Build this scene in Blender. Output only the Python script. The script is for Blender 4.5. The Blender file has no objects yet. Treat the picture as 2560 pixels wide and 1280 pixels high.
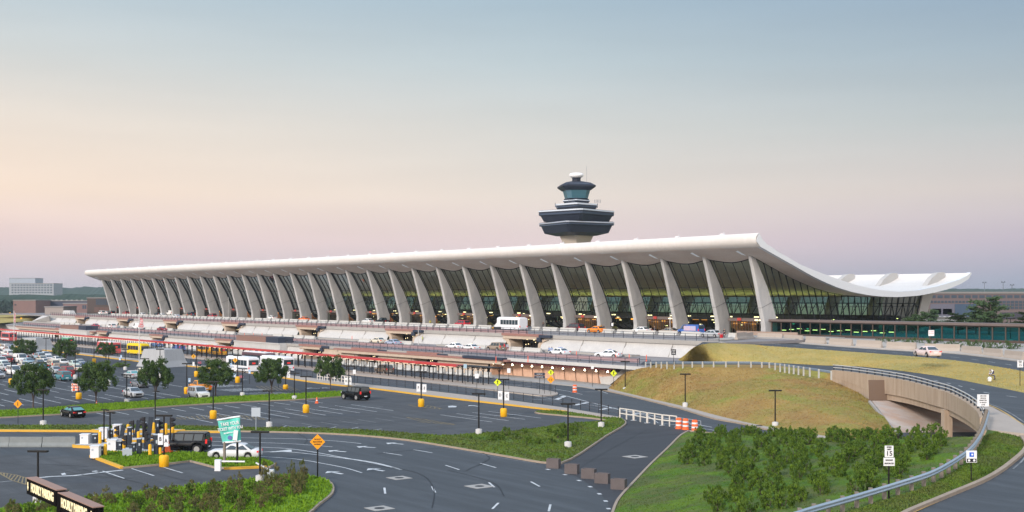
import bpy, bmesh, math, random
from math import sin, cos, pi, radians, atan2, sqrt
from mathutils import Vector, Matrix, noise
from mathutils.geometry import tessellate_polygon
random.seed(7)
SC = bpy.context.scene
COL = SC.collection
# ---------------------------------------------------------------- camera
F, CX, HY, ZC = 3000.0, 1280.0, 743.0, 15.0
cam = bpy.data.cameras.new("camera"); co = bpy.data.objects.new("camera", cam); COL.objects.link(co)
co.location = (0, 0, ZC); co.rotation_euler = (pi/2, 0, 0)
cam.sensor_width = 36.0; cam.lens = 36.0*F/2560.0
cam.shift_x = 0.0; cam.shift_y = (HY-640.0)/2560.0
cam.clip_start = 0.5; cam.clip_end = 30000
SC.camera = co
# ---------------------------------------------------------------- world, sun, exposure
SUN_AZ, SUN_EL = radians(215), radians(24)      # azimuth clockwise from +Y
W = bpy.data.worlds.new("World"); SC.world = W; W.use_nodes = True
nt = W.node_tree; nt.nodes.clear()
def N(t, **k):
    n = nt.nodes.new(t)
    for a, b in k.items(): setattr(n, a, b)
    return n
def lin(c, g=1.0):
    return tuple(((v/255.0)/12.92 if v/255.0 <= 0.04045 else ((v/255.0+0.055)/1.055)**2.4) for v in c)+(1,)
L = nt.links.new
tc = N('ShaderNodeTexCoord'); sep = N('ShaderNodeSeparateXYZ'); L(tc.outputs['Generated'], sep.inputs[0])
def ramp(stops):
    r = N('ShaderNodeValToRGB'); e = r.color_ramp.elements; r.color_ramp.interpolation = 'LINEAR'
    e[0].position, e[0].color = stops[0][0], stops[0][1]
    e[1].position, e[1].color = stops[-1][0], stops[-1][1]
    for p, c in stops[1:-1]:
        k = e.new(p); k.color = c
    L(sep.outputs['Z'], r.inputs[0]); return r
def br(c, k): return tuple(v*k for v in lin(c)[:3])+(1,)
ZEN = 2.3
HI = [(0.4, br((150,172,190), 1.2)), (1, br((150,172,200), ZEN))]
def sky(*c): return ramp([(p, br(q, 1.04)) for p, q in zip((0, .014, .046, .084, .112, .138, .19, .24), c)]+HI)
r1 = sky((196,190,196), (210,198,203), (232,209,206), (248,226,207), (241,224,208), (232,221,209), (208,212,211), (184,200,209))
r2 = sky((186,182,192), (207,195,202), (228,209,208), (230,219,209), (221,216,209), (212,212,208), (190,203,208), (168,188,201))
r3 = sky((150,157,175), (165,167,183), (196,185,196), (213,204,200), (200,199,198), (186,194,196), (164,181,193), (144,167,188))
mr = N('ShaderNodeMapRange'); mr.inputs[1].default_value = -0.40; mr.inputs[2].default_value = 0.02; L(sep.outputs['X'], mr.inputs[0])
m2 = N('ShaderNodeMapRange'); m2.inputs[1].default_value = 0.02; m2.inputs[2].default_value = 0.40; L(sep.outputs['X'], m2.inputs[0])
mx1 = N('ShaderNodeMixRGB'); L(mr.outputs[0], mx1.inputs[0]); L(r1.outputs[0], mx1.inputs[1]); L(r2.outputs[0], mx1.inputs[2])
mx2 = N('ShaderNodeMixRGB'); L(m2.outputs[0], mx2.inputs[0]); L(mx1.outputs[0], mx2.inputs[1]); L(r3.outputs[0], mx2.inputs[2])
# the afterglow side of the sky, behind the viewer: brighter and warmer
rb = ramp([(0, br((225,205,190), 1.6)), (0.12, br((250,226,204), 1.9)), (0.35, br((215,218,222), 2.0)), (1, br((150,172,200), ZEN))])
m3 = N('ShaderNodeMapRange'); m3.inputs[1].default_value = 0.35; m3.inputs[2].default_value = -0.35; L(sep.outputs['Y'], m3.inputs[0])
mx3 = N('ShaderNodeMixRGB'); L(m3.outputs[0], mx3.inputs[0]); L(mx2.outputs[0], mx3.inputs[1]); L(rb.outputs[0], mx3.inputs[2])
mpw = N('ShaderNodeMapping'); mpw.inputs['Scale'].default_value = (3, 3, 26); L(tc.outputs['Generated'], mpw.inputs[0])
nzw = N('ShaderNodeTexNoise'); nzw.inputs['Scale'].default_value = 1.3; nzw.inputs['Detail'].default_value = 5; L(mpw.outputs[0], nzw.inputs['Vector'])
mrw = N('ShaderNodeMapRange'); mrw.inputs[1].default_value = .35; mrw.inputs[2].default_value = .75; mrw.inputs[3].default_value = 1.0; mrw.inputs[4].default_value = 1.055; L(nzw.outputs['Fac'], mrw.inputs[0])
bg = N('ShaderNodeBackground'); L(mx3.outputs[0], bg.inputs[0]); L(mrw.outputs[0], bg.inputs[1])
wo = N('ShaderNodeOutputWorld'); L(bg.outputs[0], wo.inputs[0])
sd = bpy.data.lights.new("sun", 'SUN'); so = bpy.data.objects.new("sun", sd); COL.objects.link(so)
sd.energy = 3.2; sd.angle = radians(10); sd.color = (1.0, 0.89, 0.79)
sdir = Vector((sin(SUN_AZ)*cos(SUN_EL), cos(SUN_AZ)*cos(SUN_EL), sin(SUN_EL)))
so.rotation_euler = (-sdir).to_track_quat('-Z', 'Y').to_euler(); so.location = (-60, -60, 80)
SC.view_settings.view_transform = 'Standard'; SC.view_settings.look = 'None'
SC.view_settings.exposure = 0.0; SC.view_settings.gamma = 1.0
SC.cycles.max_bounces = 6; SC.cycles.diffuse_bounces = 3; SC.cycles.glossy_bounces = 3
SC.cycles.transparent_max_bounces = 12; SC.cycles.caustics_reflective = False; SC.cycles.caustics_refractive = False
SC.cycles.sample_clamp_indirect = 4.0; SC.cycles.volume_bounces = 0

# ---------------------------------------------------------------- frames: pixel of the survey photo -> point at height z ; terminal axes
TH = math.atan((CX+1008.25)/F); CT, ST = cos(TH), sin(TH)
BAY = 12.192
D0 = 24.3697*BAY*CT; X0 = (-1008.25+71022.9/24.3697-CX)/F*D0
ROT = TH-pi/2
def bp(px, py, z=0.0):
    D = F*(ZC-z)/(py-HY); return Vector(((px-CX)/F*D, D, z))
def toT(v):
    dx, dy = v[0]-X0, v[1]-D0; return dx*ST-dy*CT, dx*CT+dy*ST
def T(a, p, z=0.0): return Vector((X0+a*ST+p*CT, D0-a*CT+p*ST, z))
def tz(px, py, z=0.0): return toT(bp(px, py, z))
def pxs(x, p):                                   # s where pixel column x meets the vertical plane p
    k = (x-CX)/F; t = (p+X0*CT+D0*ST)/(k*CT+ST)
    return toT((t*k, t))[0]
def cr(pts, n=6, closed=False):                  # smooth curve through points
    P = [Vector(p) for p in pts]; m = len(P); out = []
    for i in range(m if closed else m-1):
        p0 = P[(i-1) % m] if closed or i > 0 else P[0]; p1 = P[i]; p2 = P[(i+1) % m]
        p3 = P[(i+2) % m] if closed or i+2 < m else P[-1]
        for j in range(n):
            t = j/n
            out.append(0.5*((2*p1)+(-p0+p2)*t+(2*p0-5*p1+4*p2-p3)*t*t+(-p0+3*p1-3*p2+p3)*t**3))
    if not closed: out.append(P[-1])
    return out
def resample(P, n):
    d = [0]
    for a, b in zip(P, P[1:]): d.append(d[-1]+(b-a).length)
    out = []; j = 0
    for i in range(n):
        t = d[-1]*i/(n-1)
        while j < len(P)-2 and d[j+1] < t: j += 1
        s = (t-d[j])/max(1e-9, d[j+1]-d[j]); out.append(P[j].lerp(P[j+1], min(1, max(0, s))))
    return out

# ---------------------------------------------------------------- materials
MATS = {}
def mat(name, col, rough=0.7, metal=0.0, spec=0.32, n=None, bump=0.0, bscale=None, emis=None, estr=0.0, coat=0.0, alpha=None):
    """n = (scale, second colour, contrast) or list of them; scale in 1/m, may be a 3-tuple"""
    if name in MATS: return MATS[name]
    m = bpy.data.materials.new(name); m.use_nodes = True; t = m.node_tree; b = t.nodes['Principled BSDF']
    col = tuple(col[:3])+(1,)
    b.inputs['Base Color'].default_value = col; b.inputs['Roughness'].default_value = rough
    b.inputs['Metallic'].default_value = metal; b.inputs['Specular IOR Level'].default_value = spec
    if coat: b.inputs['Coat Weight'].default_value = coat; b.inputs['Coat Roughness'].default_value = 0.08
    if emis: b.inputs['Emission Color'].default_value = tuple(emis)+(1,); b.inputs['Emission Strength'].default_value = estr
    if n or bump:
        g = t.nodes.new('ShaderNodeNewGeometry')
        prev = None
        for k, (sc, c2, con) in enumerate(n if isinstance(n, list) else ([n] if n else [])):
            mp = t.nodes.new('ShaderNodeMapping'); t.links.new(g.outputs['Position'], mp.inputs[0])
            mp.vector_type = 'TEXTURE'
            mp.inputs['Scale'].default_value = tuple(1.0/q for q in (sc if isinstance(sc, tuple) else (sc,)*3))
            mp.inputs['Rotation'].default_value = (0, 0, ROT)
            mp.inputs['Location'].default_value = (k*3.7, k*1.3, 0)
            z = t.nodes.new('ShaderNodeTexNoise'); z.inputs['Scale'].default_value = 1; z.inputs['Detail'].default_value = 6; z.inputs['Roughness'].default_value = 0.62
            t.links.new(mp.outputs[0], z.inputs['Vector'])
            r = t.nodes.new('ShaderNodeMapRange'); r.inputs[1].default_value = 0.5-con; r.inputs[2].default_value = 0.5+con
            if k: r.inputs[4].default_value = 0.55
            t.links.new(z.outputs['Fac'], r.inputs[0])
            x = t.nodes.new('ShaderNodeMixRGB'); t.links.new(r.outputs[0], x.inputs[0])
            if prev is None: x.inputs[1].default_value = col
            else: t.links.new(prev.outputs[0], x.inputs[1])
            x.inputs[2].default_value = tuple(c2[:3])+(1,); prev = x
        if prev is not None: t.links.new(prev.outputs[0], b.inputs['Base Color'])
        if bump:
            z = t.nodes.new('ShaderNodeTexNoise'); z.inputs['Scale'].default_value = bscale or 3; z.inputs['Detail'].default_value = 5
            t.links.new(g.outputs['Position'], z.inputs['Vector'])
            bn = t.nodes.new('ShaderNodeBump'); bn.inputs['Strength'].default_value = bump; bn.inputs['Distance'].default_value = 0.2
            t.links.new(z.outputs['Fac'], bn.inputs['Height']); t.links.new(bn.outputs[0], b.inputs['Normal'])
    MATS[name] = m; return m
def glassmat(name, tint, refl=0.25, rough=0.03, gcol=(0.9, 0.95, 1)):
    if name in MATS: return MATS[name]
    m = bpy.data.materials.new(name); m.use_nodes = True; t = m.node_tree; t.nodes.clear()
    tr = t.nodes.new('ShaderNodeBsdfTransparent'); tr.inputs[0].default_value = tuple(tint)+(1,)
    gl = t.nodes.new('ShaderNodeBsdfGlossy'); gl.inputs[0].default_value = tuple(gcol)+(1,); gl.inputs[1].default_value = rough
    fr = t.nodes.new('ShaderNodeLayerWeight'); fr.inputs[0].default_value = refl
    mi = t.nodes.new('ShaderNodeMixShader'); o = t.nodes.new('ShaderNodeOutputMaterial')
    t.links.new(fr.outputs['Fresnel'], mi.inputs[0]); t.links.new(tr.outputs[0], mi.inputs[1]); t.links.new(gl.outputs[0], mi.inputs[2])
    t.links.new(mi.outputs[0], o.inputs[0]); MATS[name] = m; return m
def G(v, w=None): return (v, v, v) if w is None else (v, w[0], w[1])
ASPH = mat('asphalt', (0.046, 0.054, 0.063), 0.8, n=[((0.04, 0.45, 1), (0.072, 0.082, 0.093), 0.12), ((0.12, 0.9, 1), (0.032, 0.037, 0.043), 0.09), (9, (0.09, 0.1, 0.11), 0.35)], bump=0.15, bscale=25)
ASPH_LOT = mat('lot_asphalt', (0.044, 0.048, 0.055), 0.85, n=[((0.04, 0.7, 1), (0.072, 0.078, 0.086), 0.12), ((0.5, 0.12, 1), (0.026, 0.029, 0.034), 0.08), (7, (0.11, 0.115, 0.12), 0.35)], bump=0.15, bscale=25)
ASPH_FAR = mat('far_lot_asphalt', (0.026, 0.030, 0.038), 0.8, n=[((0.06, 0.5, 1), (0.042, 0.048, 0.058), 0.14), (7, (0.08, 0.085, 0.09), 0.35)])
ASPH_DK = mat('fresh_asphalt', (0.028, 0.030, 0.036), 0.8, n=[((0.5, 0.08, 1), (0.052, 0.056, 0.064), 0.2), (6, (0.06, 0.062, 0.068), 0.35)])
CONC = mat('concrete', (0.36, 0.35, 0.33), 0.85, n=[(0.35, (0.28, 0.265, 0.25), 0.2), (3, (0.42, 0.4, 0.37), 0.3)], bump=0.1)
CONC_W = mat('pale_concrete', (0.58, 0.57, 0.55), 0.85, n=[((0.25, 0.25, 0.6), (0.48, 0.47, 0.46), 0.22), ((2.2, 2.2, 0.2), (0.42, 0.415, 0.41), 0.25)])
CONC_COL = mat('column_concrete', (0.47, 0.475, 0.48), 0.8, n=[((0.3, 0.3, 0.18), (0.33, 0.34, 0.36), 0.16), ((1.2, 1.2, 0.35), (0.56, 0.55, 0.53), 0.2)])
CONC_TAN = mat('tan_concrete', (0.44, 0.35, 0.265), 0.85, n=[((1.8, 1.8, 0.18), (0.30, 0.215, 0.15), 0.18), (0.4, (0.48, 0.38, 0.29), 0.25)])
CONC_BR = mat('brown_ribbed_concrete', (0.66, 0.42, 0.30), 0.85, n=[((2.6, 2.6, 0.12), (0.50, 0.29, 0.19), 0.2), (0.4, (0.72, 0.50, 0.38), 0.25)])
CONC_STAIN = mat('stained_slope_concrete', (0.52, 0.46, 0.41), 0.85, n=[((0.22, 0.5, 0.3), (0.47, 0.32, 0.235), 0.1), ((0.5, 0.5, 0.9), (0.36, 0.34, 0.33), 0.2)])
BEAMC = mat('portal_concrete', (0.54, 0.44, 0.35), 0.85, n=[((0.8, 0.8, 0.3), (0.44, 0.35, 0.27), 0.25)])
WALKC = mat('pavement', (0.40, 0.345, 0.295), 0.9, n=[(0.5, (0.33, 0.28, 0.24), 0.25), (5, (0.45, 0.4, 0.35), 0.35)])
DECKC = mat('roadway_concrete', (0.27, 0.255, 0.25), 0.85, n=[((0.08, 0.5, 1), (0.2, 0.185, 0.19), 0.2)])
KERB = mat('kerb_concrete', (0.38, 0.31, 0.24), 0.9, n=[(1.5, (0.28, 0.22, 0.17), 0.3)])
KERBY = mat('yellow_paint', (0.72, 0.40, 0.03), 0.6, n=[(1.2, (0.62, 0.36, 0.06), 0.3)])
YELL = mat('yellow_plastic', (0.80, 0.42, 0.01), 0.5)
WPAINT = mat('white_marking', (0.66, 0.68, 0.69), 0.7, n=[(1.3, (0.40, 0.42, 0.43), 0.16)])
WFADE = mat('faded_white_marking', (0.30, 0.32, 0.33), 0.8, n=[(1.5, (0.12, 0.13, 0.14), 0.2)])
YFADE = mat('faded_yellow_marking', (0.36, 0.27, 0.12), 0.8, n=[(1.5, (0.13, 0.12, 0.10), 0.2)])
YLINE = mat('yellow_line', (0.60, 0.40, 0.13), 0.7, n=[(1.3, (0.4, 0.27, 0.1), 0.3)])
GRS = mat('grass_green', (0.060, 0.115, 0.018), 0.9, n=[(0.35, (0.105, 0.17, 0.025), 0.16), (1.8, (0.045, 0.085, 0.014), 0.22), (9, (0.11, 0.16, 0.03), 0.3)], bump=0.5, bscale=6)
GRS_DK = mat('grass_dark', (0.045, 0.115, 0.004), 0.9, n=[(0.18, (0.13, 0.20, 0.016), 0.12), ((0.15, 0.3, 1), (0.11, 0.085, 0.05), 0.06), (1.4, (0.025, 0.055, 0.006), 0.12), (6, (0.14, 0.21, 0.03), 0.14)], bump=0.9, bscale=5)
GRS_BANK = mat('grass_bank_green', (0.052, 0.135, 0.004), 0.9, n=[(0.15, (0.12, 0.20, 0.005), 0.10), ((0.12, 0.3, 1), (0.11, 0.085, 0.05), 0.05), (1.2, (0.04, 0.085, 0.008), 0.14)], bump=0.5, bscale=5)
GRS_BR = mat('grass_bright', (0.13, 0.25, 0.008), 0.9, n=[(0.6, (0.19, 0.33, 0.012), 0.18), (2.5, (0.075, 0.15, 0.008), 0.22)], bump=0.6, bscale=7)
GRS_DRY = mat('grass_dry', (0.34, 0.22, 0.055), 0.9, n=[((0.08, 0.12, 0.16), (0.19, 0.25, 0.025), 0.06), (0.16, (0.24, 0.12, 0.04), 0.08), ((0.9, 0.9, 2.2), (0.44, 0.32, 0.12), 0.2), (3, (0.16, 0.095, 0.035), 0.25)], bump=0.5, bscale=4)
GRS_STRAW = mat('grass_straw', (0.42, 0.31, 0.075), 0.9, n=[((0.1, 0.25, 0.3), (0.27, 0.25, 0.06), 0.13), ((0.5, 0.5, 1), (0.48, 0.38, 0.16), 0.2), (4, (0.30, 0.22, 0.08), 0.3)], bump=0.5, bscale=4)
FIELD = mat('far_field', (0.12, 0.14, 0.06), 0.95, n=[(0.01, (0.20, 0.20, 0.09), 0.15), (0.05, (0.08, 0.10, 0.05), 0.2)])
ROOFW = mat('roof_white', (0.72, 0.69, 0.66), 0.6, n=[((0.10, 0.5, 0.5), (0.62, 0.59, 0.56), 0.2), ((1.6, 1.6, .15), (0.60, 0.57, 0.53), 0.12)])
ROOFB = mat('roof_edge_white', (0.68, 0.70, 0.72), 0.55)
SOFF = mat('soffit_concrete', (0.68, 0.60, 0.53), 0.8, n=[((0.12, 0.35, 0.35), (0.58, 0.47, 0.39), 0.16), (1.5, (0.72, 0.66, 0.61), 0.3)])
DARKM = mat('dark_metal', (0.006, 0.005, 0.005), 0.5, 0.0)
BLUEM = mat('blue_grey_metal', (0.028, 0.038, 0.055), 0.5, 0.3)
NAVY = mat('navy_panel', (0.03, 0.04, 0.065), 0.5)
BROWNF = mat('brown_fascia', (0.13, 0.10, 0.09), 0.6, n=[(1, (0.17, 0.135, 0.125), 0.3)])
BRONZE = mat('bronze_frame', (0.105, 0.075, 0.062), 0.45, 0.3)
RUST = mat('red_brown_fascia', (0.33, 0.17, 0.14), 0.7, n=[(1, (0.27, 0.14, 0.12), 0.3)])
MAROON = mat('maroon_steel', (0.11, 0.03, 0.03), 0.5)
REDC = mat('red_canopy', (0.50, 0.05, 0.045), 0.45, n=[(0.5, (0.42, 0.06, 0.06), 0.3)])
GALV = mat('galvanised_steel', (0.42, 0.50, 0.58), 0.35, 0.35, n=[((0.5, 0.5, 3), (0.32, 0.40, 0.48), 0.25)])
GALVD = mat('weathered_post', (0.22, 0.19, 0.16), 0.7)
ALUM = mat('pale_rail', (0.62, 0.61, 0.60), 0.4, 0.2)
WHITEP = mat('white_paint', (0.74, 0.75, 0.78), 0.45)
GREYC = mat('grey_cabinet', (0.42, 0.47, 0.52), 0.5)
SIGNW = mat('sign_white', (0.75, 0.76, 0.78), 0.5)
SIGNK = mat('sign_black', (0.015, 0.015, 0.02), 0.5)
CREAM = mat('cream_letter', (0.82, 0.72, 0.45), 0.5, emis=(1, 0.85, 0.5), estr=0.45)  # glow added to make the sign letters read brighter
ORANGE = mat('safety_orange', (0.80, 0.13, 0.03), 0.5)
ORSIGN = mat('orange_sign', (0.85, 0.33, 0.01), 0.5)
AMBER = mat('amber_sign', (0.80, 0.38, 0.01), 0.5)
FLYEL = mat('fluorescent_yellow', (0.70, 0.80, 0.03), 0.5)
LAMPW = mat('lamp_warm', (1, 0.9, 0.6), 0.5, emis=(1.0, 0.80, 0.42), estr=3.0)
LAMPC = mat('lamp_cream', (1, 0.95, 0.7), 0.5, emis=(1.0, 0.88, 0.62), estr=1.6)
LAMPO = mat('lamp_orange', (1, 0.5, 0.1), 0.5, emis=(1.0, 0.38, 0.06), estr=3.0)
UPGLOW = mat('added_uplight_glow', (0.8, 1, 0.4), 0.5, emis=(0.72, 0.85, 0.22), estr=7.5)
REDL = mat('tail_light_red', (0.55, 0.02, 0.02), 0.3, emis=(1, 0.05, 0.04), estr=0.4)
HEADL = mat('head_light', (0.7, 0.72, 0.75), 0.15, 0.3)
TYRE = mat('tyre_rubber', (0.018, 0.018, 0.02), 0.85)
RIM = mat('wheel_rim', (0.5, 0.5, 0.5), 0.35, 0.6)
CGLASS = mat('car_glass', (0.03, 0.045, 0.055), 0.06, 0.0, 1.0)
CGLASST = mat('car_glass_teal', (0.08, 0.26, 0.27), 0.08, 0.0, 1.0)
UNDER = mat('underbody', (0.012, 0.012, 0.014), 0.9)
BARK = mat('bark', (0.12, 0.09, 0.075), 0.9, n=[(6, (0.07, 0.05, 0.045), 0.3)])
LEAF = mat('leaf_tree', (0.034, 0.070, 0.018), 0.75, n=[(1.1, (0.095, 0.16, 0.03), 0.13), (5, (0.012, 0.028, 0.010), 0.2)])
LEAFS = mat('leaf_shrub', (0.040, 0.092, 0.006), 0.7, n=[(2.2, (0.14, 0.23, 0.012), 0.12), (7, (0.016, 0.036, 0.008), 0.2)])
LEAFB = mat('leaf_brownish', (0.085, 0.11, 0.025), 0.8, n=[(0.8, (0.17, 0.13, 0.05), 0.13), (5, (0.055, 0.075, 0.02), 0.3)])
LEAFP = mat('leaf_pine', (0.030, 0.062, 0.022), 0.8, n=[(1.2, (0.055, 0.09, 0.03), 0.25)])
LEAFH = mat('leaf_far', (0.022, 0.045, 0.030), 0.9, n=[(0.02, (0.035, 0.06, 0.035), 0.2)])
GLT = glassmat('terminal_glass', (0.74, 0.82, 0.77), 0.10, 0.03, (0.5, 0.55, 0.55))
GLC = glassmat('corridor_glass', (0.40, 0.72, 0.72), 0.22)

# ---------------------------------------------------------------- mesh builder
class MB:
    def __init__(s): s.v = []; s.f = []; s.m = []; s.M = Matrix.Identity(4); s.sm = []
    def add(s, vs, fs, mi=0, smooth=False):
        b = len(s.v); s.v += [tuple(s.M @ Vector(v)) for v in vs]
        for f in fs: s.f.append(tuple(i+b for i in f)); s.m.append(mi); s.sm.append(smooth)
        return s
    def box(s, c, d, mi=0, rz=0, tp=None):
        x, y, z = d[0]/2, d[1]/2, d[2]/2; R = Matrix.Rotation(rz, 3, 'Z'); c = Vector(c)
        q = tp or (1, 1)
        vs = [c+R @ Vector((a*x*(q[0] if e > 0 else 1), b*y*(q[1] if e > 0 else 1), e*z)) for e in (-1, 1) for a, b in ((-1,-1),(1,-1),(1,1),(-1,1))]
        return s.add(vs, [(0,3,2,1),(4,5,6,7),(0,1,5,4),(1,2,6,5),(2,3,7,6),(3,0,4,7)], mi)
    def bx(s, x0, x1, y0, y1, z0, z1, mi=0):
        return s.box(((x0+x1)/2, (y0+y1)/2, (z0+z1)/2), (abs(x1-x0), abs(y1-y0), abs(z1-z0)), mi)
    def bar(s, a, b, w, h=None, mi=0, up=(0, 0, 1)):
        a, b = Vector(a), Vector(b); d = (b-a); 
        if d.length < 1e-6: return s
        d.normalize(); u = Vector(up)
        if abs(d.dot(u)) > 0.99: u = Vector((1, 0, 0))
        r = d.cross(u).normalized(); u = r.cross(d); h = h or w
        vs = [p+r*(i*w/2)+u*(j*h/2) for p in (a, b) for i, j in ((-1,-1),(1,-1),(1,1),(-1,1))]
        return s.add(vs, [(0,1,2,3),(7,6,5,4),(0,4,5,1),(1,5,6,2),(2,6,7,3),(3,7,4,0)], mi)
    def cyl(s, a, b, r, r2=None, n=8, mi=0, caps=True, smooth=True):
        a, b = Vector(a), Vector(b); d = (b-a).normalized(); u = Vector((0, 0, 1)) if abs(d.z) < 0.9 else Vector((1, 0, 0))
        x = d.cross(u).normalized(); y = d.cross(x); r2 = r if r2 is None else r2
        vs = [p+(x*cos(2*pi*i/n)+y*sin(2*pi*i/n))*q for p, q in ((a, r), (b, r2)) for i in range(n)]
        s.add(vs, [(i, (i+1) % n, n+(i+1) % n, n+i) for i in range(n)], mi, smooth)
        if caps: s.add(vs, [tuple(range(n-1, -1, -1)), tuple(range(n, 2*n))], mi)
        return s
    def tube(s, P, r, n=6, mi=0):
        for a, b in zip(P, P[1:]): s.cyl(a, b, r, n=n, mi=mi, caps=True)
        return s
    def lathe(s, prof, n=16, c=(0, 0, 0), mi=0, smooth=True):
        c = Vector(c); vs = [c+Vector((r*cos(2*pi*i/n), r*sin(2*pi*i/n), z)) for r, z in prof for i in range(n)]
        fs = [(k*n+i, k*n+(i+1) % n, (k+1)*n+(i+1) % n, (k+1)*n+i) for k in range(len(prof)-1) for i in range(n)]
        s.add(vs, fs, mi, smooth); s.add(vs, [tuple(range(n-1, -1, -1)), tuple(range((len(prof)-1)*n, len(prof)*n))], mi); return s
    def grid(s, rows, mi=0, smooth=True, skip=None):
        m = len(rows[0]); vs = [p for r in rows for p in r]
        fs = [(k*m+i, k*m+i+1, (k+1)*m+i+1, (k+1)*m+i) for k in range(len(rows)-1) for i in range(m-1) if not (skip and skip(k, i))]
        return s.add(vs, fs, mi, smooth)
    def loop(s, rings, mi=0, smooth=False, caps=True):
        m = len(rings[0]); vs = [p for r in rings for p in r]
        s.add(vs, [(k*m+i, k*m+(i+1) % m, (k+1)*m+(i+1) % m, (k+1)*m+i) for k in range(len(rings)-1) for i in range(m)], mi, smooth)
        if caps: s.add(vs, [tuple(range(m-1, -1, -1)), tuple(range((len(rings)-1)*m, len(rings)*m))], mi)
        return s
    def poly(s, pts, mi=0, z0=None, mi2=None):
        """flat polygon (list of Vectors); with z0: side walls down to z0"""
        P = [Vector(p) for p in pts]
        tr = tessellate_polygon([[Vector((p.x, p.y, 0)) for p in P]])
        fs = []
        for t in tr:
            a, b, c = (P[i] for i in t)
            fs.append(t if (b-a).cross(c-a).z > 0 else (t[0], t[2], t[1]))
        s.add(P, fs, mi)
        if z0 is not None:
            n = len(P); vs = P+[Vector((p.x, p.y, z0)) for p in P]
            s.add(vs, [(i, (i+1) % n, n+(i+1) % n, n+i) for i in range(n)], mi if mi2 is None else mi2)
        return s
    def ribbon(s, P, w, z=0.0, mi=0, off=0.0):
        P = [Vector(p) for p in P]; A = []; B = []
        for i, p in enumerate(P):
            d = (P[min(i+1, len(P)-1)]-P[max(i-1, 0)]); d.z = 0; d.normalize(); r = Vector((d.y, -d.x, 0))
            A.append(p+r*(off+w/2)+Vector((0, 0, z))); B.append(p+r*(off-w/2)+Vector((0, 0, z)))
        return s.grid([B, A], mi, False)
    def build(s, name, mats, parent=None, loc=None, rz=None):
        me = bpy.data.meshes.new(name); me.from_pydata(s.v, [], s.f)
        mats = mats if isinstance(mats, (list, tuple)) else [mats]
        for m in mats: me.materials.append(m)
        me.polygons.foreach_set('material_index', s.m); me.polygons.foreach_set('use_smooth', s.sm); me.update()
        o = bpy.data.objects.new(name, me); COL.objects.link(o)
        if parent: o.parent = parent
        if loc is not None: o.location = loc
        if rz is not None: o.rotation_euler = (0, 0, rz)
        return o
def fixn(o):
    bm = bmesh.new(); bm.from_mesh(o.data); bmesh.ops.remove_doubles(bm, verts=bm.verts, dist=1e-4); bmesh.ops.recalc_face_normals(bm, faces=bm.faces); bm.to_mesh(o.data); bm.free(); return o
def tag(o, label=None, cat=None, group=None, kind=None):
    if label: o['label'] = label
    if cat: o['category'] = cat
    if group: o['group'] = group
    if kind: o['kind'] = kind
    return o
def empty(name, loc=(0, 0, 0), rz=0, label=None, cat=None, group=None):
    o = bpy.data.objects.new(name, None); COL.objects.link(o); o.location = loc; o.rotation_euler = (0, 0, rz)
    o.empty_display_size = 0.5
    return tag(o, label, cat, group)
KIDS = {}
def dup(root, loc, rz=None, label=None, group=None, scale=None):
    r = root.copy(); COL.objects.link(r); r.location = loc
    if rz is not None: r.rotation_euler = (0, 0, rz)
    if scale: r.scale = (scale,)*3 if not isinstance(scale, tuple) else scale
    if label: r['label'] = label
    if group: r['group'] = group
    if root.name not in KIDS: KIDS[root.name] = [(c, list(c.children)) for c in root.children]
    for ch, gs in KIDS[root.name]:
        c = ch.copy(); COL.objects.link(c); c.parent = r
        for g in gs:
            d = g.copy(); COL.objects.link(d); d.parent = c
    return r
class Proto:
    """builds a thing once (first placement), later placements are copies"""
    def __init__(s, fn): s.fn = fn; s.o = None
    def put(s, loc, rz=0, label=None, group=None, scale=None):
        if s.o is None:
            s.o = s.fn(); o = s.o; o.location = loc; o.rotation_euler = (0, 0, rz)
            if scale: o.scale = (scale,)*3 if not isinstance(scale, tuple) else scale
            if label: o['label'] = label
            if group: o['group'] = group
            KIDS[o.name] = [(c, list(c.children)) for c in o.children]
            return o
        return dup(s.o, loc, rz, label, group, scale)
def text(body, size, m, parent, loc, rot, name='lettering', depth=0.01, sx=1.0, align='CENTER', bold=0.0):
    c = bpy.data.curves.new('txt', 'FONT'); c.body = body; c.size = size; c.extrude = depth; c.align_x = align; c.align_y = 'CENTER'; c.offset = bold
    c.resolution_u = 3
    o = bpy.data.objects.new('txt', c); COL.objects.link(o); bpy.context.view_layer.update()
    me = bpy.data.meshes.new_from_object(o.evaluated_get(bpy.context.evaluated_depsgraph_get()))
    bpy.data.objects.remove(o); me.name = name; me.materials.clear(); me.materials.append(m)
    t = bpy.data.objects.new(name, me); COL.objects.link(t); t.parent = parent; t.location = loc; t.rotation_euler = rot; t.scale = (sx, 1, 1); return t
ORD = ['first','second','third','fourth','fifth','sixth','seventh','eighth','ninth','tenth','eleventh','twelfth','thirteenth','fourteenth','fifteenth','sixteenth','seventeenth','eighteenth','nineteenth','twentieth']
def ordn(i):
    if i < 20: return ORD[i]
    n = i+1; return '%d%s' % (n, 'th' if n % 100 in (11, 12, 13) else {1: 'st', 2: 'nd', 3: 'rd'}.get(n % 10, 'th'))

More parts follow.
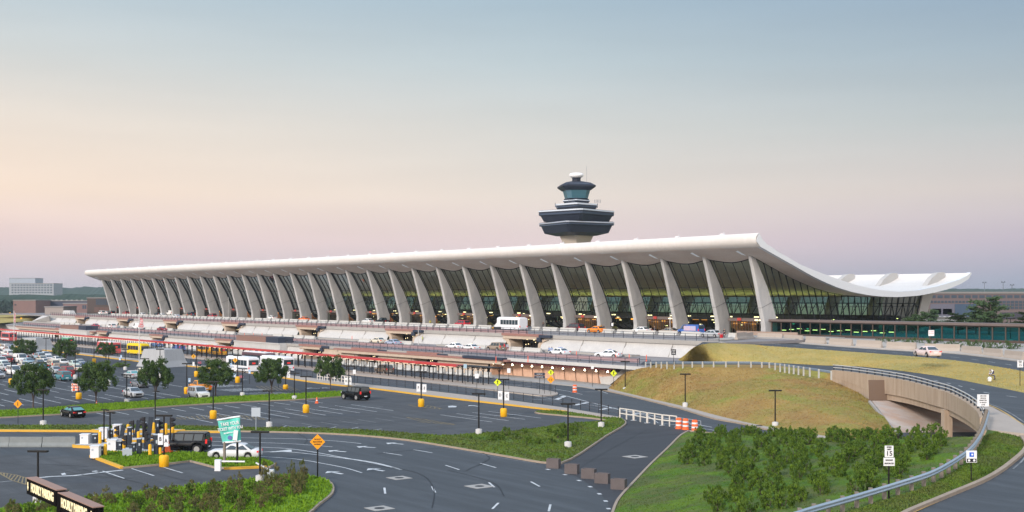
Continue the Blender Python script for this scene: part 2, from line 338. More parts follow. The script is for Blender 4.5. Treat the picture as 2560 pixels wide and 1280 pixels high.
# ================================================================ SETTING: ground, roads, slopes
def structure(o, label=None): return tag(o, label, None, None, 'structure')
ZD, ZA = 7.5, 4.65                                # upper and middle roadway levels
PD, PA = -34.0, -47.0                             # their edges, distance in front of the terminal columns
ZE = 3.55
def zdeck(p): return ZA if p > PD else ZA-(ZA-ZE)*min(1.6, (PD-p)/(PD-PA))
def atd(x, y):
    z = ZA
    for _ in range(25): z = .5*z+.5*zdeck(tz(x, y, z)[1])
    return bp(x, y, z)
def pl(pts, z=0.0, curve=0): 
    P = [bp(x, y, z) for x, y in pts]
    return cr(P, curve) if curve else P
b = MB(); b.poly([(-9000, -300, -0.35), (9000, -300, -0.35), (9000, 9000, -0.35), (-9000, 9000, -0.35)])
structure(b.build('ground', FIELD))
b = MB(); b.poly([T(-520, -330), T(300, -330), T(300, -43), T(-520, -43)], z0=-0.3)
structure(b.build('roadway', ASPH))
# lot surfaces, slightly proud of the road sheet
b = MB(); b.poly(cr([T(-330, -82.9, .006), T(-150, -82.6, .006), T(-60, -81.0, .006), T(-10, -82.6, .006), T(38, -82.6, .006)], 6)+pl([(1395, 1062), (1290, 1080), (1190, 1086), (1102, 1092), (1015, 1085), (890, 1077), (640, 1070), (450, 1067), (0, 1066), (-300, 1066)], .006)+pl([(-300, 1050), (0, 1047), (212, 1035), (475, 1015), (740, 1002), (866, 992), (880, 970)], .006))
structure(b.build('parking_lot', ASPH_LOT))
b = MB(); b.poly([T(-330, -82.95, .009), T(-60, -82.9, .009), T(-12, -82.9, .009)]+pl([(866, 984), (740, 990), (430, 1003), (212, 1016), (0, 1030), (-300, 1040)], .009))
structure(b.build('parking_lot', ASPH_FAR))
b = MB(); b.poly(pl([(-200, 1130), (222, 1143), (307, 1173), (400, 1165), (472, 1156), (535, 1172), (690, 1180), (740, 1190), (600, 1205), (425, 1228), (225, 1250), (-100, 1300), (-200, 1290)], .008))
structure(b.build('parking_lot', ASPH_LOT))
SIDE = [(1385, 1160), (1405, 1160), (1455, 1135), (1517, 1092), (1555, 1070), (1567, 1059), (1556, 1047), (1690, 1070), (1722, 1078), (1700, 1092), (1670, 1122), (1630, 1160), (1592, 1200), (1555, 1240), (1534, 1285), (1525, 1285), (1519, 1255), (1492, 1225), (1455, 1198), (1405, 1175)]
b = MB(); b.poly(pl(SIDE, .008)); structure(b.build('side_road', ASPH_DK))

def island(name, pts, m, hz=0.16, kerb=KERB, kw=0.18, curve=3, closed=True, mound=0.0):
    """raised planted strip with its kerb ; pts: outline in survey pixels"""
    P = cr([bp(x, y, 0) for x, y in pts], curve, True)
    k = MB(); k.poly([p+Vector((0, 0, hz)) for p in P], z0=-0.05)
    structure(k.build('kerb', kerb))
    cx = sum(p.x for p in P)/len(P); cy = sum(p.y for p in P)/len(P)
    Q = []
    n = len(P); area = sum(P[i].x*P[(i+1) % n].y-P[(i+1) % n].x*P[i].y for i in range(n)); sg = 1 if area > 0 else -1
    for i in range(n):
        d = P[(i+1) % n]-P[i-1]; d.z = 0; d.normalize(); Q.append(P[i]+Vector((-d.y, d.x, 0))*sg*kw+Vector((0, 0, hz+0.03)))
    g = MB(); g.poly(Q, z0=hz-0.02)
    o = g.build(name, m); structure(o)
    return Q
BLADES = []
def tufts(name, Q, m, n, h=(0.08, 0.2), w=0.1, hfun=None):
    """grass tufts spread over a polygon: one mass of blades"""
    tr = tessellate_polygon([[Vector((p.x, p.y, 0)) for p in Q]]); A = []
    for t in tr:
        a, b_, c = (Q[i] for i in t); A.append(((b_-a).cross(c-a).length/2, a, b_, c))
    tot = sum(q[0] for q in A); g = MB()
    for ar, a, b_, c in A:
        for _ in range(int(n*ar/tot+random.random())):
            u, v = random.random(), random.random()
            if u+v > 1: u, v = 1-u, 1-v
            p = a+(b_-a)*u+(c-a)*v
            for _ in range(2):
                an = random.random()*6.3; hh = random.uniform(*h); ww = w*random.uniform(.6, 1.3)
                d = Vector((cos(an), sin(an), 0)); l = Vector((random.uniform(-.6, .6)*hh, random.uniform(-.6, .6)*hh, hh))
                g.add([p-d*ww-Vector((0, 0, .03)), p+d*ww-Vector((0, 0, .03)), p+l], [(0, 1, 2)])
    return tag(g.build(name, m), kind='stuff')
I1 = island('median_strip', [(-60, 1033), (0, 1030), (100, 1025), (212, 1015), (320, 1009), (425, 1001), (640, 991), (740, 987), (850, 981), (868, 985), (864, 992), (740, 1001), (640, 1005), (475, 1014), (325, 1025), (212, 1034), (87, 1041), (0, 1046), (-60, 1049)], GRS_BR, curve=2)
I2 = island('grass_bank', [(-60, 1066), (0, 1066), (125, 1066), (250, 1066), (450, 1067), (640, 1072), (740, 1072), (890, 1077), (1015, 1085), (1102, 1092), (1190, 1086), (1280, 1081), (1360, 1070), (1388, 1065), (1430, 1061), (1480, 1057), (1515, 1053), (1475, 1047), (1410, 1041), (1345, 1035), (1338, 1031), (1360, 1029), (1420, 1032), (1505, 1046), (1545, 1047), (1562, 1053), (1566, 1060), (1555, 1070), (1517, 1092), (1455, 1135), (1405, 1160), (1370, 1160), (1330, 1155), (1280, 1146), (1140, 1122), (1015, 1102), (890, 1090), (765, 1084), (640, 1081), (550, 1080), (250, 1079), (0, 1077), (-60, 1077)], GRS_DK, curve=2)
I3 = island('grass_island', [(226, 1142), (262, 1134), (350, 1134), (450, 1135), (550, 1140), (600, 1142), (655, 1151), (690, 1163), (676, 1170), (620, 1172), (560, 1173), (535, 1171), (505, 1163), (474, 1155), (440, 1160), (400, 1164), (345, 1169), (307, 1172), (270, 1158)], GRS_BR, curve=1)
I4 = island('planting_bed', [(-60, 1300), (-40, 1282), (32, 1271), (140, 1257), (225, 1247), (425, 1225), (550, 1210), (640, 1201), (735, 1190), (790, 1196), (824, 1206), (836, 1223), (829, 1241), (802, 1262), (770, 1290), (700, 1330), (-60, 1400)], GRS_BR, curve=3)
tufts('grass', I1, GRS_BR, 9000, (0.10, 0.26)); tufts('grass', I2, GRS_DK, 12000, (0.06, 0.18)); tufts('grass', I3, GRS_BR, 5000, (0.10, 0.24)); tufts('grass', I4, GRS_BR, 8000, (0.10, 0.26))
# yellow painted kerb runs
def strip(name, pts, w, z, m, raw=False, n=5, h=None):
    P = pts if raw else [bp(x, y, z) for x, y in pts]
    P = cr(P, n) if n else P
    b = MB(); b.ribbon(P, w, 0, 0); o = b.build(name, m)
    return structure(o)
def kerbline(pts, m, w=0.22, h=0.17, n=5, raw=False):
    P = cr(pts if raw else [bp(x, y, 0) for x, y in pts], n); b = MB(); rings = []
    for i, p in enumerate(P):
        d = P[min(i+1, len(P)-1)]-P[max(i-1, 0)]; d.z = 0; d.normalize(); r = Vector((d.y, -d.x, 0))*w/2
        rings.append([p-r+Vector((0, 0, -.05)), p+r+Vector((0, 0, -.05)), p+r+Vector((0, 0, h)), p-r+Vector((0, 0, h))])
    b.loop(rings); return structure(b.build('kerb', m))
kerbline([(-60, 1078.5), (120, 1079.5), (300, 1080.5), (470, 1081.5), (552, 1082)], KERBY, 0.42, 0.215)
kerbline([T(-330, -82.3), T(-240, -82.3), T(-150, -82.3), T(-120, -82.4), T(-73, -79.5), T(-57, -80.4), T(-27, -82.7), T(-12, -81.8), T(10, -82.3), T(26, -82), T(38, -82)], KERBY, 0.5, 0.19, raw=True)
kerbline([(228, 1143), (262, 1156), (305, 1172)], KERBY, 0.35, 0.21)
kerbline([(560, 1174), (600, 1172.5), (640, 1171), (668, 1170)], KERBY, 0.35, 0.21)
# pavement with fence between lot and bus road
b = MB(); b.poly([T(-330, -79.2, .17), T(-160, -79.2, .17), T(-128, -79, .17), T(-60, -77, .17), T(-28, -78.5, .17), T(-1, -77.4, .17), T(21, -77.9, .17), T(33, -78.9, .17), T(47.9, -81.7, .17), T(48, -82.9, .17), T(38, -82.1, .17), T(26, -82, .17), T(10, -82.3, .17), T(-12, -81.8, .17), T(-27, -82.7, .17), T(-57, -80.4, .17), T(-73, -79.5, .17), T(-120, -82.4, .17), T(-150, -82.3, .17), T(-330, -82.3, .17)], z0=-.05)
structure(b.build('pavement', WALKC))
# canopy island, kerb side walk in front of the lower wall
b = MB(); b.poly(cr([T(-330, -60.6, .17), T(-100, -60.6, .17), T(-20, -60.6, .17), T(4, -61.3, .17), T(12, -62.8, .17), T(15.5, -65, .17), T(17, -67.3, .17), T(15.5, -69.2, .17), T(8, -68.8, .17), T(-20, -67, .17), T(-100, -67, .17), T(-330, -67, .17)], 4), z0=-.05)
structure(b.build('pavement', WALKC))
b = MB(); b.poly([T(-360, -50.5, .17), T(-30, -50.5, .17), T(-8, -51.5, .17), T(6, -52, .17)]+pl([(1487, 971), (1500, 975), (1520, 970), (1531, 962)], .17)+[T(-30, -42, .17), T(-360, -42, .17)], z0=-.05)
structure(b.build('pavement', CONC))
SW_OUT = [(1500, 967), (1520, 971), (1565, 982), (1640, 1000), (1705, 1015), (1805, 1042), (1920, 1067), (2057, 1089), (2110, 1100), (2200, 1130)]
SW_IN = [(1490, 971), (1510, 977), (1565, 989), (1642, 1008), (1705, 1024), (1780, 1047), (1855, 1061), (1920, 1076), (2040, 1096), (2090, 1107), (2180, 1140)]
b = MB(); A = [p+Vector((0, 0, .16)) for p in pl(SW_OUT, 0, 4)]; B_ = [p+Vector((0, 0, .16)) for p in pl(SW_IN, 0, 4)]
b.grid([B_, A], 0, False); b.grid([[p-Vector((0, 0, .25)) for p in B_], B_], 0, False); structure(b.build('pavement', WALKC))
kerbline(SW_IN, KERB, 0.18, 0.165)
kerbline([(1722, 1079), (1700, 1092), (1670, 1122), (1630, 1160), (1592, 1200), (1555, 1240), (1540, 1262), (1530, 1290)], KERB, 0.2, 0.17)
kerbline([(1722, 1079), (1760, 1083), (1800, 1086.5), (1840, 1090), (1880, 1094), (1950, 1102)], KERB, 0.2, 0.17)
strip('road_marking', [(1645, 1057), (1750, 1070), (1880, 1092), (1960, 1105)], 0.15, .014, WPAINT)

# ---- sloped ground: ruled surfaces between surveyed lines
def loft(name, rows, m, nu=60, nv=14, amp=0.10, fr=0.35, flat=1):
    R = [resample(cr(r, 6), nu) for r in rows]; out = []
    for k in range(len(R)-1):
        for j in range(nv if k < len(R)-2 else nv+1):
            t = j/nv; out.append([R[k][i].lerp(R[k+1][i], t) for i in range(nu)])
    for k, r in enumerate(out):
        e = min(1, k/3, (len(out)-1-k)/3)
        for i, p in enumerate(r):
            e2 = min(1, e, i/2+0.0, (nu-1-i)/2)
            p.z += noise.noise(Vector((p.x*fr, p.y*fr, 1.7)))*amp*e2*2
    b = MB(); b.grid(out, 0, True); o = b.build(name, m); fixn(o)
    if sum(f.normal.z for f in o.data.polygons) < 0: o.data.flip_normals()
    structure(o); return out
RAIL = [(1900, 1352, 4.0), (2010, 1313, 4.0), (2095, 1287, 4.0), (2170, 1264, 4.05), (2245, 1240, 4.15), (2320, 1215, 4.3), (2370, 1189, 4.45), (2420, 1154, 4.7), (2446, 1121, 4.9), (2460, 1091, 5.0)]
RAILP = [bp(*q) for q in RAIL]
LOWB = [bp(1528, 1300, .12), bp(1537, 1275, .12), bp(1556, 1241, .12), bp(1593, 1200, .12), bp(1631, 1160, .12), bp(1671, 1122, .12), bp(1701, 1092, .12), bp(1724, 1080, .12), bp(1800, 1088, .12), bp(1880, 1096, .12), bp(1955, 1104, .12)]
BANKROWS = loft('grass_bank', [LOWB, RAILP], GRS_BANK, 70, 34, 0.10)
def bank_pt(u, v):                                 # u along the kerb 0..1, v from kerb to guardrail
    r = BANKROWS[int(v*(len(BANKROWS)-1))]; return r[int(u*(len(r)-1))].copy()
def tuft_rows(name, rows, m, n, h=(0.08, 0.2), w=.1, seed=1, skip=None):
    R = random.Random(seed); g = MB()
    for _ in range(n):
        a, c = R.random()*(len(rows)-1.001), R.random()*(len(rows[0])-1.001); i, j = int(a), int(c)
        p = rows[i][j].lerp(rows[i][j+1], c-j).lerp(rows[i+1][j].lerp(rows[i+1][j+1], c-j), a-i)
        an = R.random()*6.3; hh = R.uniform(*h); d = Vector((cos(an), sin(an), 0))*w*R.uniform(.6, 1.3); l = Vector((R.uniform(-.7, .7)*hh, R.uniform(-.7, .7)*hh, hh))
        g.add([p-d-Vector((0, 0, .03)), p+d-Vector((0, 0, .03)), p+l], [(0, 1, 2)])
    return tag(g.build(name, m), kind='stuff')
tuft_rows('grass', BANKROWS, GRS_BANK, 22000, (.03, .10), .05, 2)
crest = [LOWB[-1], RAILP[-1]]
loft('grass_bank', [[LOWB[-1], LOWB[-1].lerp(RAILP[-1], .5), RAILP[-1]], [bp(1990, 1104, 0), Vector((37, 120, 0)), Vector((42, 104, -.2))]], GRS_DK, 20, 6, 0.05)
# top of the loop embankment: grass verge, kerb, road
VER = [bp(2195, 1330, 4.0), bp(2240, 1300, 4.0), bp(2275, 1280, 4.0), bp(2370, 1240, 4.05), bp(2470, 1197, 4.15), bp(2532, 1155, 4.35), bp(2566, 1118, 4.6), Vector((37.6, 89, 4.8)), Vector((38.4, 92.5, 4.95))]
VR_ = loft('grass_verge', [RAILP, VER], GRS_DK, 60, 10, 0.04); tuft_rows('grass', VR_, GRS_DK, 12000, (.04, .13), .06, 6)
loft('grass_verge', [[RAILP[-1], Vector((38.4, 92.5, 4.95))], [bp(2470, 1073, 5.1), bp(2562, 1083, 5.05)]], GRS, 16, 5, 0.03)
kl = MB(); rings = []
for i, p in enumerate(cr(VER, 5)):
    rings.append([p+Vector((-.12, .05, -.1)), p+Vector((.16, -.07, -.1)), p+Vector((.16, -.07, .17)), p+Vector((-.12, .05, .17))])
kl.loop(rings); structure(kl.build('kerb', KERB))
# loop road: inner edge (rail side) and outer edge
INN = [bp(1600, 912, 3.75), bp(1640, 911, 4.0), bp(1690, 911, 4.3), bp(1800, 911.5, 4.62), bp(1900, 912, 4.75), bp(2000, 918, 4.85), bp(2084.6, 927, 5.0), bp(2175, 938, 5.1), bp(2265, 953, 5.2), bp(2339, 973, 5.25), bp(2388, 989, 5.25), bp(2420, 996, 5.25), bp(2482, 1017, 5.2), bp(2520, 1037, 5.15), bp(2560, 1063, 5.05), Vector((40.3, 91, 4.95)), Vector((38.6, 86, 4.75)), bp(2566, 1120, 4.58), bp(2532, 1157, 4.33), bp(2470, 1200, 4.12), bp(2370, 1243, 4.02), bp(2280, 1283, 3.98), bp(2240, 1304, 3.95)]
OUT = [bp(1590, 904, 3.95), bp(1640, 902.5, 4.25), bp(1690, 902.5, 4.42), bp(1800, 903, 4.65), bp(1880, 904.5, 4.72), bp(1960, 908, 4.8), bp(2060, 913.6, 4.9), bp(2158, 917, 5.0), bp(2240, 924, 5.1), bp(2339, 939, 5.2), bp(2421, 952, 5.22), bp(2480, 964, 5.22), bp(2560, 981, 5.2), Vector((55.5, 117, 5.1)), Vector((55, 108, 5.0)), Vector((53.0, 98, 4.85)), Vector((50.5, 88, 4.6)), Vector((46.5, 78, 4.3)), Vector((41.5, 69, 4.1)), Vector((36, 62, 4.0)), Vector((31, 55, 3.95))]
Ri, Ro = resample(cr(INN, 8), 110), resample(cr(OUT, 8), 110)
b = MB(); b.grid([Ri, Ro], 0, True); o = b.build('ramp_road', ASPH); fixn(o); structure(o)
b = MB(); b.grid([Ro, [p+Vector((26, -4, -4.5)) for p in Ro]], 0, True); o = b.build('grass_verge', GRS); fixn(o)
bpy.data.objects.remove(o)
def lift(P, dz): return [p+Vector((0, 0, dz)) for p in P]
i0 = max(range(110), key=lambda i: -(Ri[i]-bp(2420, 996, 5.25)).length)
strip('road_marking', lift(Ri[i0:], .03), 0.16, 0, YLINE, raw=True, n=0)
b = MB(); b.ribbon(lift(Ri[i0:], .03), 0.14, 0, 0, off=-.35); bpy.data.objects.remove(structure(b.build('road_marking', YLINE)))
strip('road_marking', lift([p.lerp(q, .035) for p, q in zip(Ri, Ro)][58:96], .02), 0.12, 0, WFADE, raw=True, n=0)
mid = [p.lerp(q, .5) for p, q in zip(Ri, Ro)]
b = MB()
for k in range(30, 108, 3): b.ribbon(lift(mid[k:k+2], .02), 0.15, 0, 0)
structure(b.build('road_marking', WPAINT))
# concrete apron inside the bend
b = MB(); b.poly([bp(2388, 990, 5.27), bp(2420, 996.5, 5.27), bp(2482, 1018, 5.23), bp(2520, 1038, 5.18), bp(2562, 1065, 5.09), bp(2564, 1084, 5.06), bp(2470, 1074, 5.12), bp(2462, 1046, 5.25), bp(2445.6, 1025, 5.27), bp(2421, 1007, 5.27)], z0=4.6)
structure(b.build('apron', WALKC))
# dry grass slope below the ramp guard rail
TOPS = [bp(1566, 931, 2.7), bp(1590, 924, 3.3), bp(1614, 919, 3.7), bp(1685, 918.5, 4.2), bp(1780, 918.5, 4.55), bp(1880, 919, 4.65), bp(1935, 922, 4.7), bp(2020, 937, 4.2), bp(2084, 953, 3.6), bp(2135, 975, 2.85), bp(2172, 1000, 2.2)]
BOTS = [bp(1522, 971, .15), bp(1540, 976, .15), bp(1565, 982, .15), bp(1640, 1000, .15), bp(1705, 1015, .15), bp(1805, 1042, .15), bp(1920, 1067, .15), bp(2057, 1089, .15), bp(2110, 1100, .1), bp(2180, 1110, -.2), bp(2256, 1108, -.5)]
DRYROWS = loft('grass_slope', [TOPS, [a.lerp(c, .5)+Vector((0, 0, .35)) for a, c in zip(TOPS, BOTS)], BOTS], GRS_DRY, 90, 14, 0.16, 0.3)
tuft_rows('grass', DRYROWS, GRS_DRY, 22000, (.03, .14), .08, 3)
b = MB(); b.grid([resample(cr(TOPS[2:9], 4), 60), resample(cr([INN[i] for i in (1, 2, 3, 4, 5, 6)], 4), 60)], 0, True); o = b.build('grass_verge', GRS_DRY); fixn(o); structure(o)
# straw grass between upper road and loop road
UPT = [bp(1712, 889, 5.5), bp(1737, 867, 7.2), bp(1765, 860, 7.45), bp(1791, 858, 7.45), bp(1880, 861, 7.1), bp(1920, 865, 7.0), bp(2095, 877, 6.7), bp(2270, 890, 6.45), bp(2420, 905, 6.2), bp(2575, 931, 6.0)]
UPB = [bp(1696, 899, 4.5), bp(1710, 903, 4.5), bp(1760, 903.5, 4.6), bp(1800, 904, 4.72), bp(1880, 904.5, 4.74), bp(1960, 908, 4.82), bp(2060, 913.6, 4.92), bp(2158, 917, 5.02), bp(2339, 939, 5.22), bp(2575, 985, 5.2)]
STR = loft('grass_slope', [UPT, UPB], GRS_STRAW, 80, 12, 0.12, 0.25)
tuft_rows('grass', STR, GRS_STRAW, 9000, (.03, .12), .09, 4)
# upper approach road
URN = UPT[1:]; URF = [bp(1760, 853, 7.5), bp(1790, 852, 7.5), bp(1835, 850.5, 7.5), bp(1870, 850.5, 7.2), bp(1920, 852.5, 7.05), bp(2070, 865, 6.75), bp(2245, 877, 6.5), bp(2382, 884.5, 6.25), bp(2575, 908, 6.0)]
n1, n2 = resample(cr(URN, 6), 80), resample(cr(URF, 6), 80)
b = MB(); b.grid([n1, n2], 0, True); o = b.build('approach_road', ASPH); fixn(o); structure(o)
b = MB()
for k in range(22, 78, 5): b.ribbon(lift([n1[k].lerp(n2[k], .45), n1[k+1].lerp(n2[k+1], .45), n1[k+2].lerp(n2[k+2], .45)], .02), 0.14, 0, 0)
structure(b.build('road_marking', WPAINT))
b = MB(); far = [p+Vector((9, 5, 0.15)) for p in n2]; b.grid([lift(n2, .14), [T(-6+74*i/79, -1.9, ZD+.005) for i in range(80)]], 0, True); b.grid([lift(n2, -.1), lift(n2, .14)], 0, False)
o = b.build('pavement', CONC); fixn(o); structure(o)

# ---- road and lot markings
def marks(segs, w, m, z=.016, name='road_marking'):
    b = MB()
    for q in segs: b.ribbon([bp(x, y, z) for x, y in q], w)
    return structure(b.build(name, m))
def stalls(s0, s1, p0, p1, m, step=2.52, cross=False, z=.022):
    b = MB(); p = p0
    while (p <= p1): b.ribbon([T(s0, p, z), T(s1, p, z)], 0.15); p += step
    if cross: b.ribbon([T((s0+s1)/2, p0, z+.003), T((s0+s1)/2, p1, z+.003)], 0.09)
    return structure(b.build('stall_marking', m))
stalls(-27.2, -15.7, -158, -111, WPAINT, cross=True)
stalls(-47.2, -35.2, -160, -104, WPAINT, cross=True)
stalls(-68, -56.5, -165, -97, WPAINT, cross=True)
stalls(-89, -77.5, -170, -97, WFADE, cross=True)
stalls(-110, -98.5, -170, -96, WFADE)
stalls(-6.5, -1.6, -141, -104, WFADE)
stalls(1.6, 6.6, -131, -98.6, WPAINT)
stalls(11.2, 22.4, -124.0, -97, WPAINT, cross=True)
stalls(30.8, 41.9, -97.0, -88.2, WPAINT, cross=True)
stalls(29.5, 34, -126, -101, WFADE)
stalls(54.3, 59.6, -147.8, -142.5, WPAINT)
marks([((930/4, 960+1110/4), (1020/4, 960+1140/4)), ((1265/4, 960+1072/4), (1355/4, 960+1103/4)), ((1595/4, 960+1037/4), (1725/4, 960+1077/4)), ((1920/4, 960+1002/4), (2050/4, 960+1045/4)), ((2225/4, 960+973/4), (2360/4, 960+1005/4)), ((265/4, 960+1182/4), (335/4, 960+1215/4))], .12, WPAINT)
marks([((689, 1074), (716, 1064)), ((750, 1073), (779, 1065)), ((819, 1072), (840, 1067)), ((862, 1075), (896, 1068)), ((921, 1077), (954, 1072)), ((172, 1066), (188, 1062)), ((485, 1067), (501, 1063.5)), ((560, 1067), (580, 1063.5)), ((75, 1064), (88, 1062)), ((122, 1065), (139, 1062)), ((226, 1063), (240, 1061))], .12, WPAINT)
marks([((97, 1194), (130, 1191), (185, 1189), (250, 1181), (307, 1175))], .4, WPAINT)
marks([((0, 1205), (30, 1202))], .12, WPAINT)
LN = [[(470, 1091), (640, 1095), (740, 1097), (840, 1102.5), (903, 1109)], [(470, 1101), (552, 1104), (640, 1106), (740, 1110), (831, 1117)], [(470, 1111), (560, 1114), (640, 1117.5), (715, 1121), (790, 1131), (865, 1145), (940, 1157), (1006, 1174.5)],
      [(655, 1130), (710, 1129), (795, 1137), (915, 1154), (1006, 1174.5)], [(450, 1130), (540, 1136), (640, 1140.5), (740, 1147.5), (815, 1160), (865, 1170), (905, 1182)]]
for q, w in zip(LN, (.16, .16, .2, .2, .16)): strip('road_marking', q, w, .014, WPAINT)
strip('road_marking', [(640, 1083.5), (765, 1086.5), (890, 1092.5), (1015, 1104.5), (1140, 1124.5), (1280, 1149), (1340, 1159)], .12, .014, WFADE)
marks([((959, 1131), (1005, 1138.3)), ((1034, 1124), (1081, 1132)), ((1114, 1163), (1148, 1174)), ((1201, 1158), (1240, 1169)), ((961, 1219), (963, 1234)), ((1080, 1216), (1088, 1231)), ((1222, 1206), (1236, 1218)), ((1231, 1272), (1246, 1257)), ((1327, 1204), (1349, 1216)), ((1372, 1278), (1376, 1261)),
       ((130, 1090.5), (193, 1090.5))], .17, WPAINT)
marks([((1366, 1172.5), (1374, 1174.5)), ((1409, 1185.7), (1416, 1187.5)), ((1444, 1200), (1451, 1202.5)), ((1472.5, 1215.5), (1479, 1218)), ((1496, 1233), (1501, 1236)), ((1512.5, 1251), (1516, 1254)), ((1519.5, 1270), (1523, 1273))], .3, WPAINT)
def arrow(x0, x1, y, y2, w=.34):
    a, c = bp(x0, y, .016), bp(x1, y2, .016); d = (c-a); Ln = d.length; d.normalize(); r = Vector((-d.y, d.x, 0)); h = Ln*.38
    b = MB(); b.add([a, a+d*h+r*w*2.4, a+d*h-r*w*2.4], [(0, 2, 1)]); b.add([a+d*h*.9+r*w*.5, a+d*h*.9-r*w*.5, c-r*w*.5, c+r*w*.5], [(0, 1, 2, 3)])
    structure(b.build('arrow_marking', WPAINT))
for q in ((965, 1009, 1107, 1110.5), (891, 939, 1116, 1119), (820, 865, 1126, 1129.5), (920, 960, 1171, 1177.5), (818, 856, 1178, 1185), (1172, 1198, 1013, 1016), (762, 800, 970, 971), (805, 826, 969.5, 970.5)): arrow(*q)
b = MB(); b.poly(pl([(713, 1125), (722, 1124), (729, 1124.5), (729, 1130), (712, 1129), (690, 1130), (672, 1130.5)], .017)); structure(b.build('arrow_marking', WPAINT))
for q in [[(152, 1184), (162, 1182), (166, 1186), (156, 1188)], [(228, 1178), (240, 1176.5), (246, 1178), (232, 1180)], [(1120, 1015), (1130, 1014), (1142, 1015), (1140, 1018), (1121, 1018.5)]]:
    b = MB(); b.poly(pl(q, .024)); structure(b.build('arrow_marking', WPAINT))
# exit road markings near the white barrier
marks([((1312, 986), (1350, 992), (1440, 1007), (1510, 1018), (1560, 1026), (1620, 1040), (1645, 1057))], .13, WPAINT)
marks([((1398, 986), (1420, 991), (1480, 1007), (1550, 1024), (1600, 1032), (1640, 1041), (1700, 1053), (1780, 1068))], .2, WPAINT)
marks([((1388, 1000), (1412, 990)), ((1435, 1013), (1470, 1006)), ((1500, 1024), (1530, 1019)), ((1570, 1038), (1600, 1033))], .75, WPAINT)
marks([((1330, 998), (1388, 1000)), ((1400, 1011), (1440, 1013)), ((1385, 972), (1420, 978), (1456, 986)), ((1443, 980), (1480, 979), (1505, 979)), ((1505, 979), (1520, 984)), ((1040, 942), (1240, 958), (1330, 967))], .15, WPAINT)
strip('road_marking', [T(-300, -70.3, .014), T(-100, -70.3, .014), T(8, -71.5, .014)], .12, 0, WFADE, raw=True, n=0)
strip('road_marking', [T(-300, -55.5, .014), T(-100, -55.5, .014), T(5, -56.5, .014)], .12, 0, WFADE, raw=True, n=0)
# yellow hatched areas
def hatch(pts, n, m, w=.12):
    P = [bp(x, y, .03) for x, y in pts]; h = len(P)//2; A, Bq = resample(P[:h], n), resample(P[h:][::-1], n); b = MB()
    b.ribbon(A, w); b.ribbon(Bq, w)
    for i in range(n-1): b.ribbon([A[i]+Vector((0, 0, .003)), Bq[min(i+1, n-1)]+Vector((0, 0, .003))], w)
    structure(b.build('hatched_marking', m))
hatch([(440, 1044), (530, 1037), (590, 1041), (600, 1048), (520, 1048), (440, 1048)], 14, YFADE)
hatch([(600, 1038), (640, 1043), (665, 1048), (662, 1049), (630, 1048), (604, 1047)], 6, YFADE)
hatch([(1016, 1043), (1060, 1048), (1138, 1061), (1136, 1062), (1060, 1056), (1043, 1056)], 7, YFADE)
hatch([(1020, 1012), (1070, 1013), (1105, 1022), (1100, 1023), (1060, 1019), (1030, 1015)], 7, YFADE)
hatch([(0, 1181), (40, 1187), (78, 1198), (75, 1214), (30, 1201), (0, 1184)], 11, YFADE)
hatch([(640, 965), (700, 965), (730, 967), (752, 977), (700, 977), (655, 976)], 10, YFADE)
def zebra(s0, s1, p0, p1, n, m):
    b = MB()
    for i in range(n):
        p = p0+(p1-p0)*i/n; b.ribbon([T(s0, p, .026), T(s1, p+1.2, .026)], .22)
    b.ribbon([T(s0, p0, .029), T(s0, p1, .029)], .15); b.ribbon([T(s1, p0, .029), T(s1, p1, .029)], .15); structure(b.build('crosshatch_marking', m))
for (x, y) in ((600, 975), (545, 965), (662, 984), (560, 950)):
    s_, p_ = tz(x, y); zebra(s_-2.4, s_+2.4, p_-3, p_+3, 8, WPAINT)
# manholes and drain slabs
for x, y, w in ((998, 1195, 2), (1198.7, 1216, 2.2), (948.7, 1271, 2), (1587.5, 1142, 2.2)):
    p = bp(x, y, 0); b = MB(); b.box((0, 0, .012), (1.6*w/2, 1.6*w/2, .02)); o = b.build('drain_slab', CONC, loc=p, rz=ROT); structure(o)
    b = MB(); b.cyl((0, 0, .02), (0, 0, .032), .38, n=16); o2 = b.build('cover', SIGNK, o); 
b = MB(); b.cyl((0, 0, .17), (0, 0, .19), .4, n=16); o = b.build('manhole_cover', UNDER, loc=bp(1898, 1068, 0)); structure(o)

# ================================================================ TERMINAL
TB = T(0, 0, ZD)
term = empty('terminal_building', (TB.x, TB.y, 0), ROT, 'long white airport terminal with upswept concrete roof on leaning columns and dark glass', 'terminal')
NB = 31; SL = -NB*BAY; OV = 6.35
ROOFLO = [(-8.45, 27.0), (-9.0, 26.5), (-9.15, 25.7), (-8.75, 25.0), (-7.7, 24.45), (-6.2, 23.95), (-4.4, 23.3), (-2.4, 22.6), (0, 21.75), (2.6, 20.85), (5.2, 19.9), (8, 18.95), (11, 18.05), (15.4, 16.9), (20, 16.05), (25.2, 15.45), (30, 15.15), (35.4, 15.05), (42.6, 15.35), (48, 15.95), (53.7, 16.8), (59, 18.1), (61.8, 19.2), (62.9, 20.4)]
ROOFUP = [(-8.35, 27.1), (-8.2, 26.6), (-7.8, 26.1), (-7.1, 25.5), (-6.0, 24.95), (-4.4, 24.4), (-2.8, 23.75), (-1, 23.05), (1, 22.25), (3.3, 21.4), (6, 20.5), (9.1, 19.65), (12, 18.85), (15.4, 18.1), (20, 17.15), (25.2, 16.4), (30, 15.95), (35.4, 15.7), (42.6, 16.0), (49, 16.7), (54, 17.5), (58.5, 18.4), (61.3, 19.4), (62.5, 20.45)]
